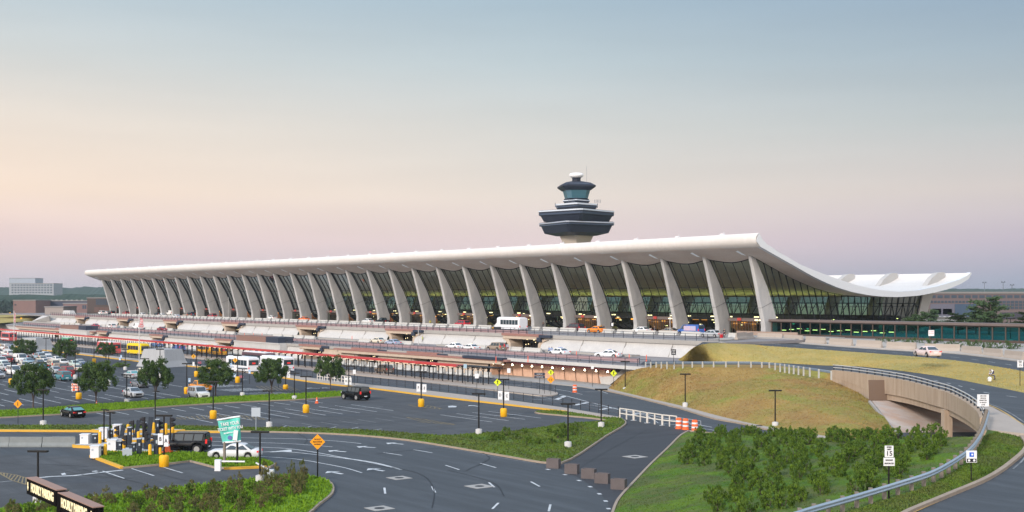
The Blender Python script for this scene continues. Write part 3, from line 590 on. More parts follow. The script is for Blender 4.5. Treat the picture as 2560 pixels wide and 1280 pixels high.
EDGE = [(-8.31, 27.1), (-7.9, 26.5), (-7.2, 25.75), (-6.2, 25.1), (-4.6, 24.45), (-2.5, 23.55), (0.3, 22.6), (3.05, 21.55), (6, 20.75), (9.1, 20.0), (12, 19.35), (15.4, 18.6), (21.8, 17.35), (28.5, 16.5), (35.4, 16.15), (42.6, 16.5), (50, 17.45), (57.6, 18.8), (61, 19.8), (62.5, 20.55)]
def interp(prof, p):
    for (a, za), (c, zc) in zip(prof, prof[1:]):
        if a <= p <= c or c <= p <= a: return za+(zc-za)*(p-a)/(c-a) if c != a else za
    return prof[-1][1]
LOQ = [q for q in ROOFLO if q[0] > -8.3 or q[1] < 25.1][0:]
def zlo(p): return interp([(-8.75, 25.0)]+ROOFLO[4:], p)
def ssub(n, ext=True):
    out = [OV]
    for j in range(NB):
        for k in range(n): out.append(-j*BAY-k*BAY/n)
    out += [SL, SL-OV]; return out
SS = ssub(8)
def scal(s, p):
    if s > 0 or s < SL: return 0
    u = (-s/BAY) % 1.0; w = max(0, 1-abs(p-0.5)/8.5)
    return -0.85*sin(pi*u)**1.2*w if 0 < u < 1 else 0
low = []
for p, z in ROOFLO: low.append([(s, p, z+scal(s, p)) for s in SS])
hole = lambda k, i: (5 <= k <= 6) and (i % 8 == 0 or False) and 0 < i < len(SS)-3
b = MB(); b.grid(low, 0, True); 
o = b.build('roof_underside', SOFF, term)
b = MB(); b.grid([[(s, p, z) for s in (OV, 0, SL/2, SL, SL-OV)] for p, z in ROOFUP][::-1], 0, True)
b.grid([[(s, p, z) for s in (OV, SL-OV)] for p, z in (ROOFUP[0], ROOFLO[0])], 0, False)
b.grid([[(s, p, z) for s in (OV, SL-OV)] for p, z in (ROOFLO[-1], ROOFUP[-1])], 0, False)
roof = b.build('roof', ROOFW, term)
# rolled front fascia, a painted band over the lip, a hair proud of the shell
b = MB(); b.grid([[(s, p-.03, z) for s in (OV+.02, 0, SL/3, SL*2/3, SL-OV-.02)] for p, z in [(-8.3, 27.12)]+ROOFLO[:5]], 0, True); b.build('front_fascia', ROOFW, term)
# gable bands
for sg, s0 in ((1, OV), (-1, SL-OV)):
    b = MB(); up = EDGE; dn = ROOFLO
    n = 46
    def along(P): return resample([Vector((0, p, z)) for p, z in P], n)
    U, D_ = along(up), along(dn)
    a = [[(s0-sg*.9, q.y, q.z) for q in U], [(s0+sg*.04, q.y, q.z) for q in U], [(s0+sg*.04, q.y, q.z-.03) for q in D_], [(s0-sg*.9, q.y, q.z-.03) for q in D_]]
    b.loop([[a[j][i] for j in range(4)] for i in range(n)], smooth=False); fixn(b.build('gable_band', ROOFB, term))
# small lights / vents along the front lip
b = MB(); b.box((-3.0, -8.2, 27.22), (.9, .5, .3)); b.box((-2.6, -8.2, 27.35), (.08, .08, .5)); rv = b.build('roof_vent', WHITEP, term)
for j in range(1, NB): c = rv.copy(); COL.objects.link(c); c.location = (-j*BAY, 0, 0)
# columns
CF = [(0.0, ZD), (.05, 9.0), (-.2, 10.5), (-.75, 12.4), (-1.35, 14.4), (-2.0, 16.9), (-3.1, 20.5), (-4.15, 23.6), (-4.3, 23.9)]
CR = [(3.7, ZD), (3.75, 9.0), (3.7, 10.3), (3.1, 12.0), (2.3, 14.0), (1.0, 16.9), (-1.0, 20.2), (-2.6, 22.9), (-2.85, 23.4)]
CW = [1.25, 1.15, 1.05, 1.0, .95, .9, .85, .8, .8]
def mkcol():
    b = MB(); rings = []
    for (f, z), (r, zr), w in zip(CF, CR, CW):
        c = .18; rings.append([(-w/2, f+c, z), (-w/2+c, f, z), (w/2-c, f, z), (w/2, f+c, z), (w/2+.04, (f+r)/2, (z+zr)/2), (w/2, r, zr), (-w/2, r, zr), (-w/2-.04, (f+r)/2, (z+zr)/2)])
    b.loop(rings); return b.build('column', CONC_COL, term)
c0 = fixn(mkcol())
for j in range(1, NB+1):
    c = c0.copy(); COL.objects.link(c); c.location = (-j*BAY, 0, 0)
# form joint across each column
def cpt(z, prof): return interp([(q, p) for p, q in prof], z)
b = MB(); P = []
for z, f in ((12.9, 0), (14.0, 1)):
    pf, pr = cpt(z, CF), cpt(z, CR)
    P.append((pf, z) if f == 0 else (pr, z))
for sg in (-1, 1): b.bar((sg*.515, P[0][0]+.1, P[0][1]), (sg*.53, P[1][0]-.1, P[1][1]), .05, .09)
b.bar((-.45, P[0][0]-.01, P[0][1]), (.45, P[0][0]-.01, P[0][1]), .05, .08)
j0 = b.build('joint', mat('joint_grey', (.19, .19, .19), .9), c0)
for c in [q for q in COL.objects if q.name.startswith('column.') and q.parent == term]:
    j = j0.copy(); COL.objects.link(j); j.parent = c
# glowing wedges stand in for sky seen through gaps at the column heads
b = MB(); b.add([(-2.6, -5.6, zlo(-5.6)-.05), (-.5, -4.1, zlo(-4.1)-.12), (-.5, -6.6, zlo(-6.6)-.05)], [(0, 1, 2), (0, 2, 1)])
gap0 = b.build('sky_gap_wedge', mat('sky_gap_glow', (.8, .82, .85), .3, emis=(.9, .95, 1), estr=.15), term)
for j in range(1, NB+1):
    c = gap0.copy(); COL.objects.link(c); c.location = (-j*BAY, 0, 0)
# rear columns with fins that pass through the roof
RF = [(50.3, ZD), (51.2, 10.8), (51.9, 13), (53.2, 16.2), (54.2, 17.5), (56.4, 19.4), (58.6, 20.5), (60.2, 20.7)]
RR = [(53.4, ZD), (54.3, 10.8), (55.2, 13), (57.4, 16.2), (58.6, 17.6), (60.6, 18.6), (61.6, 19.7), (61.4, 20.6)]
b = MB(); rings = []
for (f, z), (r, zr) in zip(RF, RR):
    w = .6; rings.append([(-w, f, z), (w, f, z), (w, r, zr), (-w, r, zr)])
b.loop(rings); r0 = fixn(b.build('rear_column', mat('rear_col', (.46, .45, .43), .7, n=[(1, (.4, .39, .38), .3)]), term)); r0.location = (.0, 0, 0)
for j in range(1, NB+1):
    c = r0.copy(); COL.objects.link(c); c.location = (-j*BAY-.3, 0, 0)
# front glazing, bay by bay
def gp(z):                                          # rear face of the columns = plane of the glass
    return interp([(z_, p_) for p_, z_ in CR], z)
GZ = [10.6, 11.8, 13.2, 15, 16.9, 18.8, 20.6, 22.0]
def topz(u):
    z = 22.0
    for _ in range(12):
        z = zlo(gp(z))+scal(-BAY*u, gp(z))+.05
    return z
def glass_bay(curved):
    b = MB(); us = [i/12 for i in range(13)]
    zs = ([(9.2, 7.52), (7.2, 7.6), (5.7, 8.1), (4.6, 8.9), (4.05, 9.7)] if curved else [])
    rows = []
    for pq, z in zs: rows.append([(-BAY*u, pq, z) for u in us])
    for k in range(9):
        t = k/8; row = []
        for u in us:
            z0, z1 = 10.6, topz(u); z = z0+(z1-z0)*t; row.append((-BAY*u, gp(z)-.05, z))
        rows.append(row)
    b.grid(rows, 0, True); g = b.build('window', GLT, term)
    f = MB()
    for i in (1, 3.4, 5.8, 8.2, 10.6, 11.4):
        k = int(i); w = i-k
        f.tube([tuple(r[k][q]*(1-w)+r[min(12, k+1)][q]*w+(-.09 if q == 1 else 0) for q in range(3)) for r in rows], .10, 4)
    z = 17.0; f.bar((-.6, gp(z)-.1, z), (-BAY+.6, gp(z)-.1, z), .13)
    z = 13.2; f.bar((-.6, gp(z)-.1, z), (-BAY+.6, gp(z)-.1, z), .07)
    z = 10.6; f.bar((-.6, gp(z)-.1, z), (-BAY+.6, gp(z)-.1, z), .22)
    f.tube([Vector(v)+Vector((0, -.12, 0)) for v in rows[-1]], .12, 4)
    if curved:
        for u in (.055, .945): f.tube([Vector((-BAY*u, v[0][1]-.1, v[0][2])) for v in rows], .16, 4)
    f.build('window_frame', UNDER, g)
    return g
wins = {True: glass_bay(True), False: glass_bay(False)}
def vestibule():
    b = MB(); b.bx(-BAY+1.0, -1.0, 2.4, 6.5, 10.15, 10.75); v = b.build('entrance_canopy', BROWNF, term)
    f = MB()
    for i in range(15): f.bx(-BAY+1.1+i*.72-.045, -BAY+1.1+i*.72+.045, 2.75, 2.9, ZD, 10.15)
    f.bx(-BAY+1.0, -1.0, 2.72, 2.92, 9.6, 9.75); f.bx(-BAY+1.0, -1.0, 2.72, 2.92, ZD, 7.7)
    f.build('door_frame', BRONZE, v)
    g = MB(); g.bx(-BAY+1.05, -1.05, 2.8, 2.84, ZD+.1, 10.1); g.build('door_glass', GLT, v)
    l = MB()
    for i in range(3): l.bx(-3.6+i*1.1-.4, -3.6+i*1.1+.4, 2.3, 2.42, 10.3, 10.5)
    l.build('lamp', LAMPW, v)
    s = MB(); s.bx(-8.6, -7.6, 2.2, 2.36, 10.25, 10.8); s.build('door_number_sign', mat('sign_red', (.45, .06, .05), .5), v)
    return v
vest = vestibule()
first = {True: True, False: True}
for j in range(NB):
    cu = (j % 2 == 1)
    if first[cu]: g = wins[cu]; first[cu] = False
    else:
        g = wins[cu].copy(); COL.objects.link(g)
        for ch in list(wins[cu].children):
            c = ch.copy(); COL.objects.link(c); c.parent = g
    g.location = (-j*BAY, 0, 0)
    if not cu:
        if j == 0: v = vest
        else:
            v = vest.copy(); COL.objects.link(v)
            for ch in list(vest.children):
                c = ch.copy(); COL.objects.link(c); c.parent = v
        v.location = (-j*BAY, 0, 0)
# end wall glazing with leaning mullions
for s0, nm in ((.15, 0), (SL-.15, 1)):
    n = 26; B0, B1 = 4.0, 51.5; top = []; bot = []
    for i in range(n+1):
        t = i/n; pb = B0+(B1-B0)*t
        lean = -6.2*(1-t)**1.6+4.0*t**2.2; pt = pb+lean
        bot.append((s0, pb, ZD)); top.append((s0, pt, zlo(pt)+.1))
    b = MB(); b.grid([bot, top] if s0 > 0 else [top, bot], 0, False); g = b.build('end_window', GLT, term)
    f = MB()
    for a, c in zip(bot, top): f.bar((a[0]+(.08 if s0 > 0 else -.08), a[1], a[2]), (c[0]+(.08 if s0 > 0 else -.08), c[1], c[2]), .16, .16)
    for zz in (10.6, 13.0):
        f.bar((s0+(.1 if s0 > 0 else -.1), B0-2.2*(zz-7.5)/9, zz), (s0+(.1 if s0 > 0 else -.1), B1+1, zz), .09)
    f.tube([Vector(v)+Vector((.12 if s0 > 0 else -.12, 0, 0)) for v in top], .17, 4); f.build('window_frame', UNDER, g)
# rear glazing with diagonal bracing seen through the hall
b = MB(); b.grid([[(0, 51.6, ZD), (SL, 51.6, ZD)], [(0, 53.4, 13.4), (SL, 53.4, 13.4)], [(0, 54.6, 17), (SL, 54.6, 17)]], 0, False); rg = b.build('rear_window', GLT, term)
f = MB()
for j in range(NB*4):
    s = -j*BAY/4; f.bar((s, 51.4, ZD), (s, 54.4, 17), .10)
    f.bar((s, 51.9, 10.2), (s-BAY/8, 53.0, 13.6), .16); f.bar((s-BAY/8, 53.0, 13.6), (s-BAY/4, 51.9, 10.2), .16)
for z in (10.2, 13.6): f.bar((0, 51.3+(z-7.5)*.3, z), (SL, 51.3+(z-7.5)*.3, z), .18)
f.build('window_frame', UNDER, rg)
b = MB(); b.bx(SL, 0, .0, 52, ZD-.6, ZD+.02); b.build('hall_floor', mat('hall_floor', (.09, .08, .075), .4), term)
# ticket hall fittings: counters, lit shop fronts, downlights; uplights added to make the ceiling glow
rnd = random.Random(3)
b = MB()
for j in range(NB): b.bx(-j*BAY-9.5, -j*BAY-2.5, 26, 30, ZD, 10.3); b.bx(-j*BAY-11, -j*BAY-1, 38, 39, ZD, 9.2); b.bx(-j*BAY-6.6, -j*BAY-5.6, 14, 15, ZD, 8.8)
b.build('ticket_counter', mat('counter', (.05, .045, .045), .5), term)
b = MB()
for j in range(NB):
    for k in range(3): 
        if rnd.random() < .8: b.bx(-j*BAY-2.6-k*2.9, -j*BAY-4.2-k*2.9, 25.5, 25.9, 9.3+rnd.random()*.4, 9.55+rnd.random()*.3)
for j in range(1, NB, 2):
    for k in range(4): b.box((-j*BAY-2-k*2.6, 13.5, 9.35+.1*(k % 2)), (1.3, .2, .22))
b.build('counter_light', LAMPO, term)
b = MB()
for j in range(1, NB, 2): b.bx(-j*BAY-10.6, -j*BAY-1.6, 13.7, 14, ZD, 9.9)
b.build('shop_wall', mat('shop_wall', (.40, .16, .05), .6, n=[(1.5, (.15, .06, .03), .2)]), term)
b = MB()
for j in range(NB):
    for k in range(5): b.box((-j*BAY-rnd.uniform(1, 11), rnd.uniform(10, 24), rnd.uniform(8.3, 10.6)), (rnd.uniform(.3, .9), .2, .14))
    b.box((-j*BAY-3.5, 8, 10.9), (1.1, .3, .2)); b.box((-j*BAY-8.5, 8, 10.9), (1.1, .3, .2))
b.build('hall_light', LAMPW, term)
b = MB(); b.bx(SL, 0, 21.6, 22.4, 10.3, 10.36); b.bx(SL, 0, 44, 44.5, 10.3, 10.36); b.build('added_uplight', UPGLOW, term)  # strips added to throw a yellow-green glow on the low ceiling
b = MB(); b.bx(SL, 0, 21.1, 21.4, 9.8, 11.0); b.bx(SL, 0, 22.6, 22.9, 9.8, 11.0); b.bx(SL, 0, 43.5, 43.8, 9.8, 11.0); b.bx(SL, 0, 44.8, 45.1, 9.8, 11.0); b.bx(-.3, -.02, 21.4, 22.6, 9.8, 11); b.bx(-.3, -.02, 43.8, 44.8, 9.8, 11); b.build('uplight_screen', mat('counter2', (.05, .045, .045), .5), term)  # lips added to screen the glowing strips from view

# ---------------------------------------------------------------- upper deck, middle deck, retaining walls
SR = 21.0; SLD = -352.0
def wp(a, p, z): return T(a, p, z)
b = MB(); b.bx(-430, 21.5, PD+.3, 0, ZD-.5, ZD); b.bx(0, 62, -2, 60, ZD-.5, ZD-.012); b.bx(-430, 0, 0, 62, ZD-1.3, ZD-.62)
o = b.build('upper_roadway', DECKC, loc=(TB.x, TB.y, 0), rz=ROT); structure(o)
b = MB(); b.bx(-415, SR-1, -14.5, -.5, ZD+.012, ZD+.16); o = b.build('pavement', CONC, loc=(TB.x, TB.y, 0), rz=ROT); structure(o)
b = MB(); 
for p in (-20, -25.5): 
    for k in range(46): b.bx(-400+k*9, -397+k*9, p-.07, p+.07, ZD+.004, ZD+.012)
structure(b.build('road_marking', WFADE, loc=(TB.x, TB.y, 0), rz=ROT))
b = MB(); b.loop([[(q, PA+.3, ZE), (q, PD, ZA), (q, PD+.5, ZA), (q, PD+.5, ZA-.6), (q, PA+.3, ZE-.5)] for q in (-430, 17.5)]); fixn(b.build('x', DECKC)) if 0 else None; o = b.build('middle_roadway', DECKC, loc=(TB.x, TB.y, 0), rz=ROT); structure(o)
b = MB(); b.bx(-400, -80, PD-3.2, PD-.9, ZA-.5, ZA+.12); b.bx(-60, 2, PD-3.0, PD-.9, ZA-.5, ZA+.12); o = b.build('pavement', CONC, loc=(TB.x, TB.y, 0), rz=ROT); structure(o)
b = MB()
for p in (-39.5, -42.5): 
    for k in range(45): b.bx(-390+k*9, -387+k*9, p-.07, p+.07, zdeck(p)+.012, zdeck(p)+.025)
structure(b.build('road_marking', WFADE, loc=(TB.x, TB.y, 0), rz=ROT))
uw = empty('retaining_wall', (TB.x, TB.y, 0), ROT, 'pale battered retaining wall between upper and middle roadway, broken by dark glazed entrances', 'wall')
PORT = [pxs(x, PD) for x in (205, 312, 432, 582, 775, 1007, 1312)]
HW = 5.9
segs = []; e = SLD
for s in PORT: segs.append((e, s-HW)); e = s+HW
segs.append((e, SR))
for a, c in segs:
    b = MB(); n = max(2, int((c-a)/4)); f = lambda t: a+(c-a)*t
    ex = lambda t: 0
    rows = []
    for z, dp in ((ZA-.1, -.9), (ZA+1.0, -.45), (ZD-1.3, .15), (ZD-.62, .25)): rows.append([(f(i/n), PD+dp, z) for i in range(n+1)])
    b.grid(rows, 0, True)
    b.build('wall_panel', CONC_W, uw)
    b = MB(); b.bx(a, c, PD-.02, PD+.5, ZD-.62, ZD+.10); b.build('coping', CONC, uw)
    b = MB()
    for k in range(1, int((c-a)/12)+1):
        s = a+k*(c-a)/(int((c-a)/12)+1); b.bar((s, PD-.93, ZA), (s, PD+.2, ZD-.7), .09)
    if b.v: b.build('joint', CONC, uw)
def portal(kind, w):
    """entrance opening under the deck edge: beam, flared jambs, glazed wall with lights"""
    r = empty('entrance_portal'); h = (ZD-ZA) if kind else ZA
    h = h if kind else ZE; z1 = h-.9
    b = MB(); b.bx(-w-1.6, w-.2, -.35, 1.4, h-.95, h-.34); b.build('beam', BEAMC, r)
    b = MB(); b.bx(-w-1.9, w+.0, -.5, 1.5, h-.33, h+.12); b.build('fascia', RUST, r)
    b = MB(); b.bx(w+.02, w+3.6, -.7, 1.2, h-.45, h+.05); b.bx(w-.6, w+.6, -.75, -.4, h-1.25, h-.46); b.build('sign_box', NAVY, r)
    for sg in (-1, 1):
        b = MB(); rings = []
        for z, x0, x1 in ((0, w-.9, w+.3), (z1*.5, w-.8, w+.35), (z1*.8, w-.3, w+.9), (z1+.0, w+.0, w+2.2)):
            rings.append([(sg*(w-(w-x0)*1.0 if sg > 0 else x0), -.2, z), (sg*x1, -.2, z), (sg*x1, 3.2, z), (sg*x0, 3.2, z)])
        b.loop(rings if sg > 0 else [q[::-1] for q in rings]); b.build('jamb', BEAMC, r)
    g = MB(); g.bx(-w+.8, w-.8, 3.0, 3.1, 0, z1); g.build('door_glass', mat('portal_glass', (.012, .014, .016), .08), r)
    g = MB(); g.bx(-w-3, w+3, 3.2, 3.5, 0, h-.5); g.build('back_wall', UNDER, r)
    g = MB()
    for i in range(11): x = -w+1+i*(2*w-2)/10; g.bx(x-.05, x+.05, 2.88, 2.98, 0, z1)
    g.bx(-w+.8, w-.8, 2.86, 2.96, z1-.55, z1-.45); g.build('door_frame', BRONZE, r)
    l = MB(); q = random.Random(int(w*100)+kind)
    for i in range(8): x = -w+1.4+i*(2*w-2.8)/7; l.box((x, 2.8, z1-.25+q.uniform(-.1, .1)), (.5, .06, .13))
    for i in range(7): l.box((q.uniform(-w+1, w-1), 2.8, q.uniform(.5, z1-.7)), (.16, .05, .16))
    l.build('lamp', LAMPW, r)
    return r
pp = Proto(lambda: tag(portal(1, HW-.6), cat='entrance'))
def adopt(o, par, loc):                       # a portal is part of its wall: hang its pieces under one child
    return o
nP = ['leftmost', 'second from the left', 'third from the left', 'middle', 'third from the right', 'second from the right', 'rightmost']
for i, s in enumerate(PORT):
    w = T(s, PD, ZA); pp.put(w, ROT, 'upper wall entrance under a tan beam, %s of seven' % nP[i], 'entrances in the upper retaining wall')
# lower wall, its openings, recessed brown panelled part
lw = empty('retaining_wall', (TB.x, TB.y, 0), ROT, 'pale lower retaining wall under the middle roadway, behind the red walkway canopy', 'wall')
LP = [(pxs(160, PA+1), 6.0), (pxs(265, PA+1), 5.0), (pxs(402, PA+1), 5.0), (pxs(571, PA+1), 5.2), (pxs(790, PA+1), 5.0), (pxs(927, PA+1), 5.6), (pxs(1072, PA+1), 5.2)]
e = -352; segs = []
for s, h in LP: segs.append((e, s-h)); e = s+h
segs.append((e, -27.3))
for k, (a, c) in enumerate(segs):
    if c <= a: continue
    b = MB(); n = max(2, int((c-a)/3)); rows = []
    for z, dp in ((0, -.5), (1.2, -.1), (2.4, .2), (ZE-.55, .3)): rows.append([(a+(c-a)*i/n, PA+dp, z) for i in range(n+1)])
    b.grid(rows, 0, True); b.build('wall_panel', BEAMC if k >= 5 else CONC_W, lw)
    b = MB(); b.bx(a, c, PA-.05, PA+.6, ZE-.55, ZE+.08); b.build('coping', CONC, lw)
lp = Proto(lambda: tag(portal(0, 4.9), cat='entrance'))
for i, (s, h) in enumerate(LP):
    lp.put(T(s, PA+.4, 0), ROT, 'dark arched opening behind the red canopy, %s of seven' % nP[i], 'openings in the lower wall')
b = MB(); b.bx(-84, -22, PA-.9, PA-.1, ZE-1.15, ZE-.6); b.build('beam', BEAMC, lw)
b = MB(); b.bx(-86, -20, PA-1.0, PA-.05, ZE-.58, ZE-.22); b.build('fascia', RUST, lw)
b = MB(); b.bx(-34, -21, PA-1.3, PA-.2, ZE-.35, ZE+.12); b.build('sign_box', NAVY, lw)
b = MB(); b.bx(-348, -255, PA-.9, PA-.1, ZE-1.15, ZE-.6); b.build('beam', BEAMC, lw)
b = MB(); b.bx(-350, -253, PA-1.0, PA-.05, ZE-.58, ZE-.22); b.build('fascia', RUST, lw)
b = MB(); b.bx(-395, -350, PA+.5, PA+1, 0, ZE-.2); b.build('wall_panel', CONC_W, lw)
# recessed section
rw = empty('retaining_wall', (TB.x, TB.y, 0), ROT, 'brown ribbed panel wall recessed under the middle roadway with hanging lamps', 'wall')
b = MB(); rows = []
sR = tz(1526, 962)[0]
for z, p in ((0, -44.2), (1.6, -44.35), (3.1, -44.6)): rows.append([(-27+(sR+27)*i/14, p, z) for i in range(15)])
b.grid(rows, 0, False); b.bx(-27.3, -26.9, PA+.5, -43, 0, ZE-.6); b.build('wall_panel', CONC_BR, rw)
b = MB()
for k in range(10):
    s = -26+k*(sR+26)/10; b.bar((s, -44.3, .1), (s, -44.7, 3.1), .08)
b.build('joint', mat('joint_dark', (.25, .15, .10), .9), rw)
b = MB(); b.bx(-28, 8, PA+.4, -44.5, ZE-.75, ZE-.52); b.build('soffit', MAROON, rw)
b = MB(); b.bx(-28, 17.5, PA-.08, PA+.5, ZE-.48, ZE+.1); b.build('coping', CONC_W, rw)
b = MB(); b.bar((-28, PA+.5, ZE-.75), (7, PA+.5, ZE-.75), .18, .4)
for k in range(12): b.bar((-26.5+k*2.9, PA+.6, ZE-.85), (-26.5+k*2.9, -44.7, ZE-.85), .14, .18)
b.build('steel_beam', MAROON, rw)
b = MB()
for k in range(12): b.lathe([(.04, .3), (.12, .15), (.17, 0), (.06, -.04)], 8, (-26+k*2.95, PA+.4, ZE-1.25))
b.build('lamp', mat('lamp_hanging', (1, .95, .7), .5, emis=(1.0, .84, .6), estr=12), rw)
b = MB()
for k in range(12): q = -24.6+k*2.9; b.add([(q-.35, -45.3, 2.75), (q+.35, -45.3, 2.75), (q, -45.3, 2.3), (q-.35, -44.7, 2.75), (q+.35, -44.7, 2.75), (q, -44.7, 2.3)], [(0, 2, 1), (3, 4, 5), (0, 1, 4, 3), (0, 3, 5, 2), (1, 2, 5, 4)])
b.build('bracket', UNDER, rw)
# wing wall closing the recess on the right
def wtri(name, pts, m, label):
    P = [bp(*q) for q in pts]; c = P[0]; b = MB(); Q = [p-c for p in P]; d = Vector((.5*CT, .5*ST, 0))
    n = len(Q); b.add(Q+[q+d for q in Q], [tuple(range(n)), tuple(range(2*n-1, n-1, -1))]+[(i, (i+1) % n, n+(i+1) % n, n+i) for i in range(n)])
    o = b.build(name, m, loc=c); fixn(o); return tag(o, label, 'wall')
wtri('wing_wall', [(1448, 911, 3.2), (1600, 918, 3.3), (1562, 932, 2.6), (1523, 963, 0), (1503, 961.5, 0), (1495, 928, 2.1)], CONC_W, 'pale triangular wing wall closing the brown recess beside the dry slope')
wtri('wing_wall', [(76, 805, 4.3), (106, 789, 7.3), (122, 790, 7.4), (125, 808, 4.3)], CONC_W, 'pale sloping far end of the retaining wall beside the distant field')
b = MB(); P = [T(-352, PD, ZD), T(-400, PD+4, ZD)]
b.box((0, 0, .9), (27, 3, 1.8), tp=(.9, .6)); tag(b.build('concrete_ramp', CONC_W, loc=bp(158, 786, ZD), rz=ROT), 'long white sloping concrete block at the far end of the upper roadway', 'ramp')

# railings on the deck edges
def railing(label, P, z, hgt, step, mpost, mrail, nr=3, thick=.09, lim=100, group=None, cat='railing'):
    L_ = [0]
    for a, c in zip(P, P[1:]): L_.append(L_[-1]+(c-a).length)
    n = int(L_[-1]/step)+1; Q = resample(P, n); c = Q[-1].copy(); c.z = z
    r = empty('railing', c, 0, label, cat, group); b = MB(); far = MB(); cnt = 0
    pm = MB().bar((0, 0, 0), (0, 0, hgt), thick, thick); pm.bar((0, 0, hgt), (.0, 0, hgt+.05), thick*1.6, thick*1.6)
    p0 = pm.build('post', mpost, r); p0.location = (0, 0, 0)
    for k, q in enumerate(Q[::-1]):
        q = q-c
        if k == 0: continue
        if cnt < lim-1:
            o = p0.copy(); COL.objects.link(o); o.location = (q.x, q.y, q.z+z*0); cnt += 1
        else: far.bar(q, q+Vector((0, 0, hgt)), thick, thick)
    if far.v: tag(far.build('post', mpost, r), kind='stuff')
    for i in range(nr):
        h = hgt*(i+1)/nr; b.tube([q-c+Vector((0, 0, h)) for q in Q], .035, 4)
    b.build('rail', mrail, r); return r
RMET = mat('rail_grey', (.10, .10, .12), .5, .2)
railing('dark railing along the edge of the upper roadway', [T(-350, PD+.1, ZD+.1), T(SR-1, PD+.1, ZD+.1)], ZD+.1, 1.15, 2.6, BLUEM, RMET)
railing('dark railing along the outer edge of the middle roadway', [T(-350, PA+.2, ZE+.08), T(17, PA+.2, ZE+.08)], ZE+.08, 1.2, 3.0, BLUEM, RMET)
railing('inner rail between the middle roadway and its edge walk', [T(-350, -44.5, zdeck(-44.5)), T(12, -44.5, zdeck(-44.5))], zdeck(-44.5), 1.1, 3.0, BLUEM, RMET, 2)
b = MB(); b.bx(-350, 12, -44.7, -44.6, zdeck(-44.5)+.35, zdeck(-44.5)+1.0); tag(b.build('barrier_board', mat('pink_board', (.34, .23, .24), .7), loc=(TB.x, TB.y, 0), rz=ROT), 'long dull pink board fixed along the inner rail of the middle roadway', 'board')
b = MB(); b.bx(-350, -32, PD+.32, PD+.42, ZD+.12, ZD+.72); tag(b.build('barrier_board', mat('pink_board', (.34, .23, .24), .7), loc=(TB.x, TB.y, 0), rz=ROT), 'long dull pink board behind the railing of the upper roadway', 'board')
fz = [T(-250, -77.9, .17), T(-160, -78.6, .17), T(-128, -78.3, .17), T(-60, -76.3, .17), T(-28, -77.6, .17), T(-1, -76.8, .17), T(21, -77.2, .17), T(33, -78.2, .17), T(47, -81.2, .17)]
railing('thin black pipe fence on the pavement between the parking lot and the bus road', fz, .17, 1.15, 2.45, DARKM, RMET, 3, .07)
railing('black pipe fence on the canopy island beside the inner bus road', [T(-250, -61, .17), T(4, -61.5, .17), T(14, -64.2, .17)], .17, 1.1, 2.4, DARKM, RMET, 3, .06)

# stair houses standing through the middle deck
def stairhouse(x0, x1, lab):
    a, c = pxs(x0, PA-1), pxs(x1, PA-1)
    r = empty('stair_house', T(a, PA-1, 0), ROT, lab, 'stair house'); w = c-a
    b = MB(); b.bx(-1.0, w+1.2, -1, 4, 0, ZE-.2); b.build('base', CONC_W, r)
    b = MB(); b.bx(-.9, w+1.0, -1.2, 4, ZE-.19, ZE+.1); b.build('coping', CONC_W, r)
    b = MB(); b.bx(0, w*.72, -.8, 3.5, ZE+.101, ZE+1.5); b.build('wall', mat('brick_brown', (.25, .15, .12), .8, n=[(2, (.2, .12, .1), .3)]), r)
    b = MB(); b.bx(w*.72+.01, w, -.85, 3.5, ZE+.101, ZE+1.53); b.build('panel', NAVY, r); return r
stairhouse(598, 703, 'brown stair house with a navy end panel, nearer one in front of the middle roadway')
stairhouse(157, 221, 'brown stair house with a navy end panel, farther one beyond the flagpole')

# ---------------------------------------------------------------- red canopy walkway
cz = 3.0; cs0, cs1 = -330.0, -13.5
cw = empty('walkway_canopy', T(0, -62.4, 0), ROT, 'long red roofed walkway canopy with cream lights and black posts beside the bus lanes', 'canopy')
b = MB(); b.bx(cs0, cs1, -1.5, 1.6, cz, cz+.12); b.bx(cs0, cs1, -1.62, -1.5, cz-.12, cz+.34); b.build('roof', REDC, cw)
b = MB(); b.bx(cs1, cs1+9.5, -1.2, 1.4, cz+.05, cz+.17); b.build('dark_roof', DARKM, cw)
b = MB()
k = cs1-1
while k > cs0: b.bx(k-1.9, k-.3, -1.45, -1.2, cz-.2, cz-.05); k -= 2.45
b.build('light', LAMPC, cw)
pm = MB(); pm.bar((0, 0, 0), (0, 0, cz), .13, .13); pm.bar((0, 0, cz-.7), (.55, 0, cz-.1), .06); pm.bar((0, 0, cz-.7), (-.55, 0, cz-.1), .06); pm.bar((0, -1.4, cz-.08), (0, 1.5, cz-.08), .1)
p0 = pm.build('post', DARKM, cw); k = cs1+9; cnt = 0; far = MB()
while k > cs0:
    if cnt == 0: p0.location = (k, 1.1, 0)
    elif cnt < 50:
        o = p0.copy(); COL.objects.link(o); o.location = (k, 1.1, 0)
    else: far.bar((k, 1.1, 0), (k, 1.1, cz), .13, .13)
    if cnt and cnt < 50: o = p0.copy(); COL.objects.link(o); o.location = (k+1.2, -.9, 0)
    elif cnt: far.bar((k+1.2, -.9, 0), (k+1.2, -.9, cz), .13, .13)
    cnt += 1; k -= 3.05
tag(far.build('post', DARKM, cw), kind='stuff')

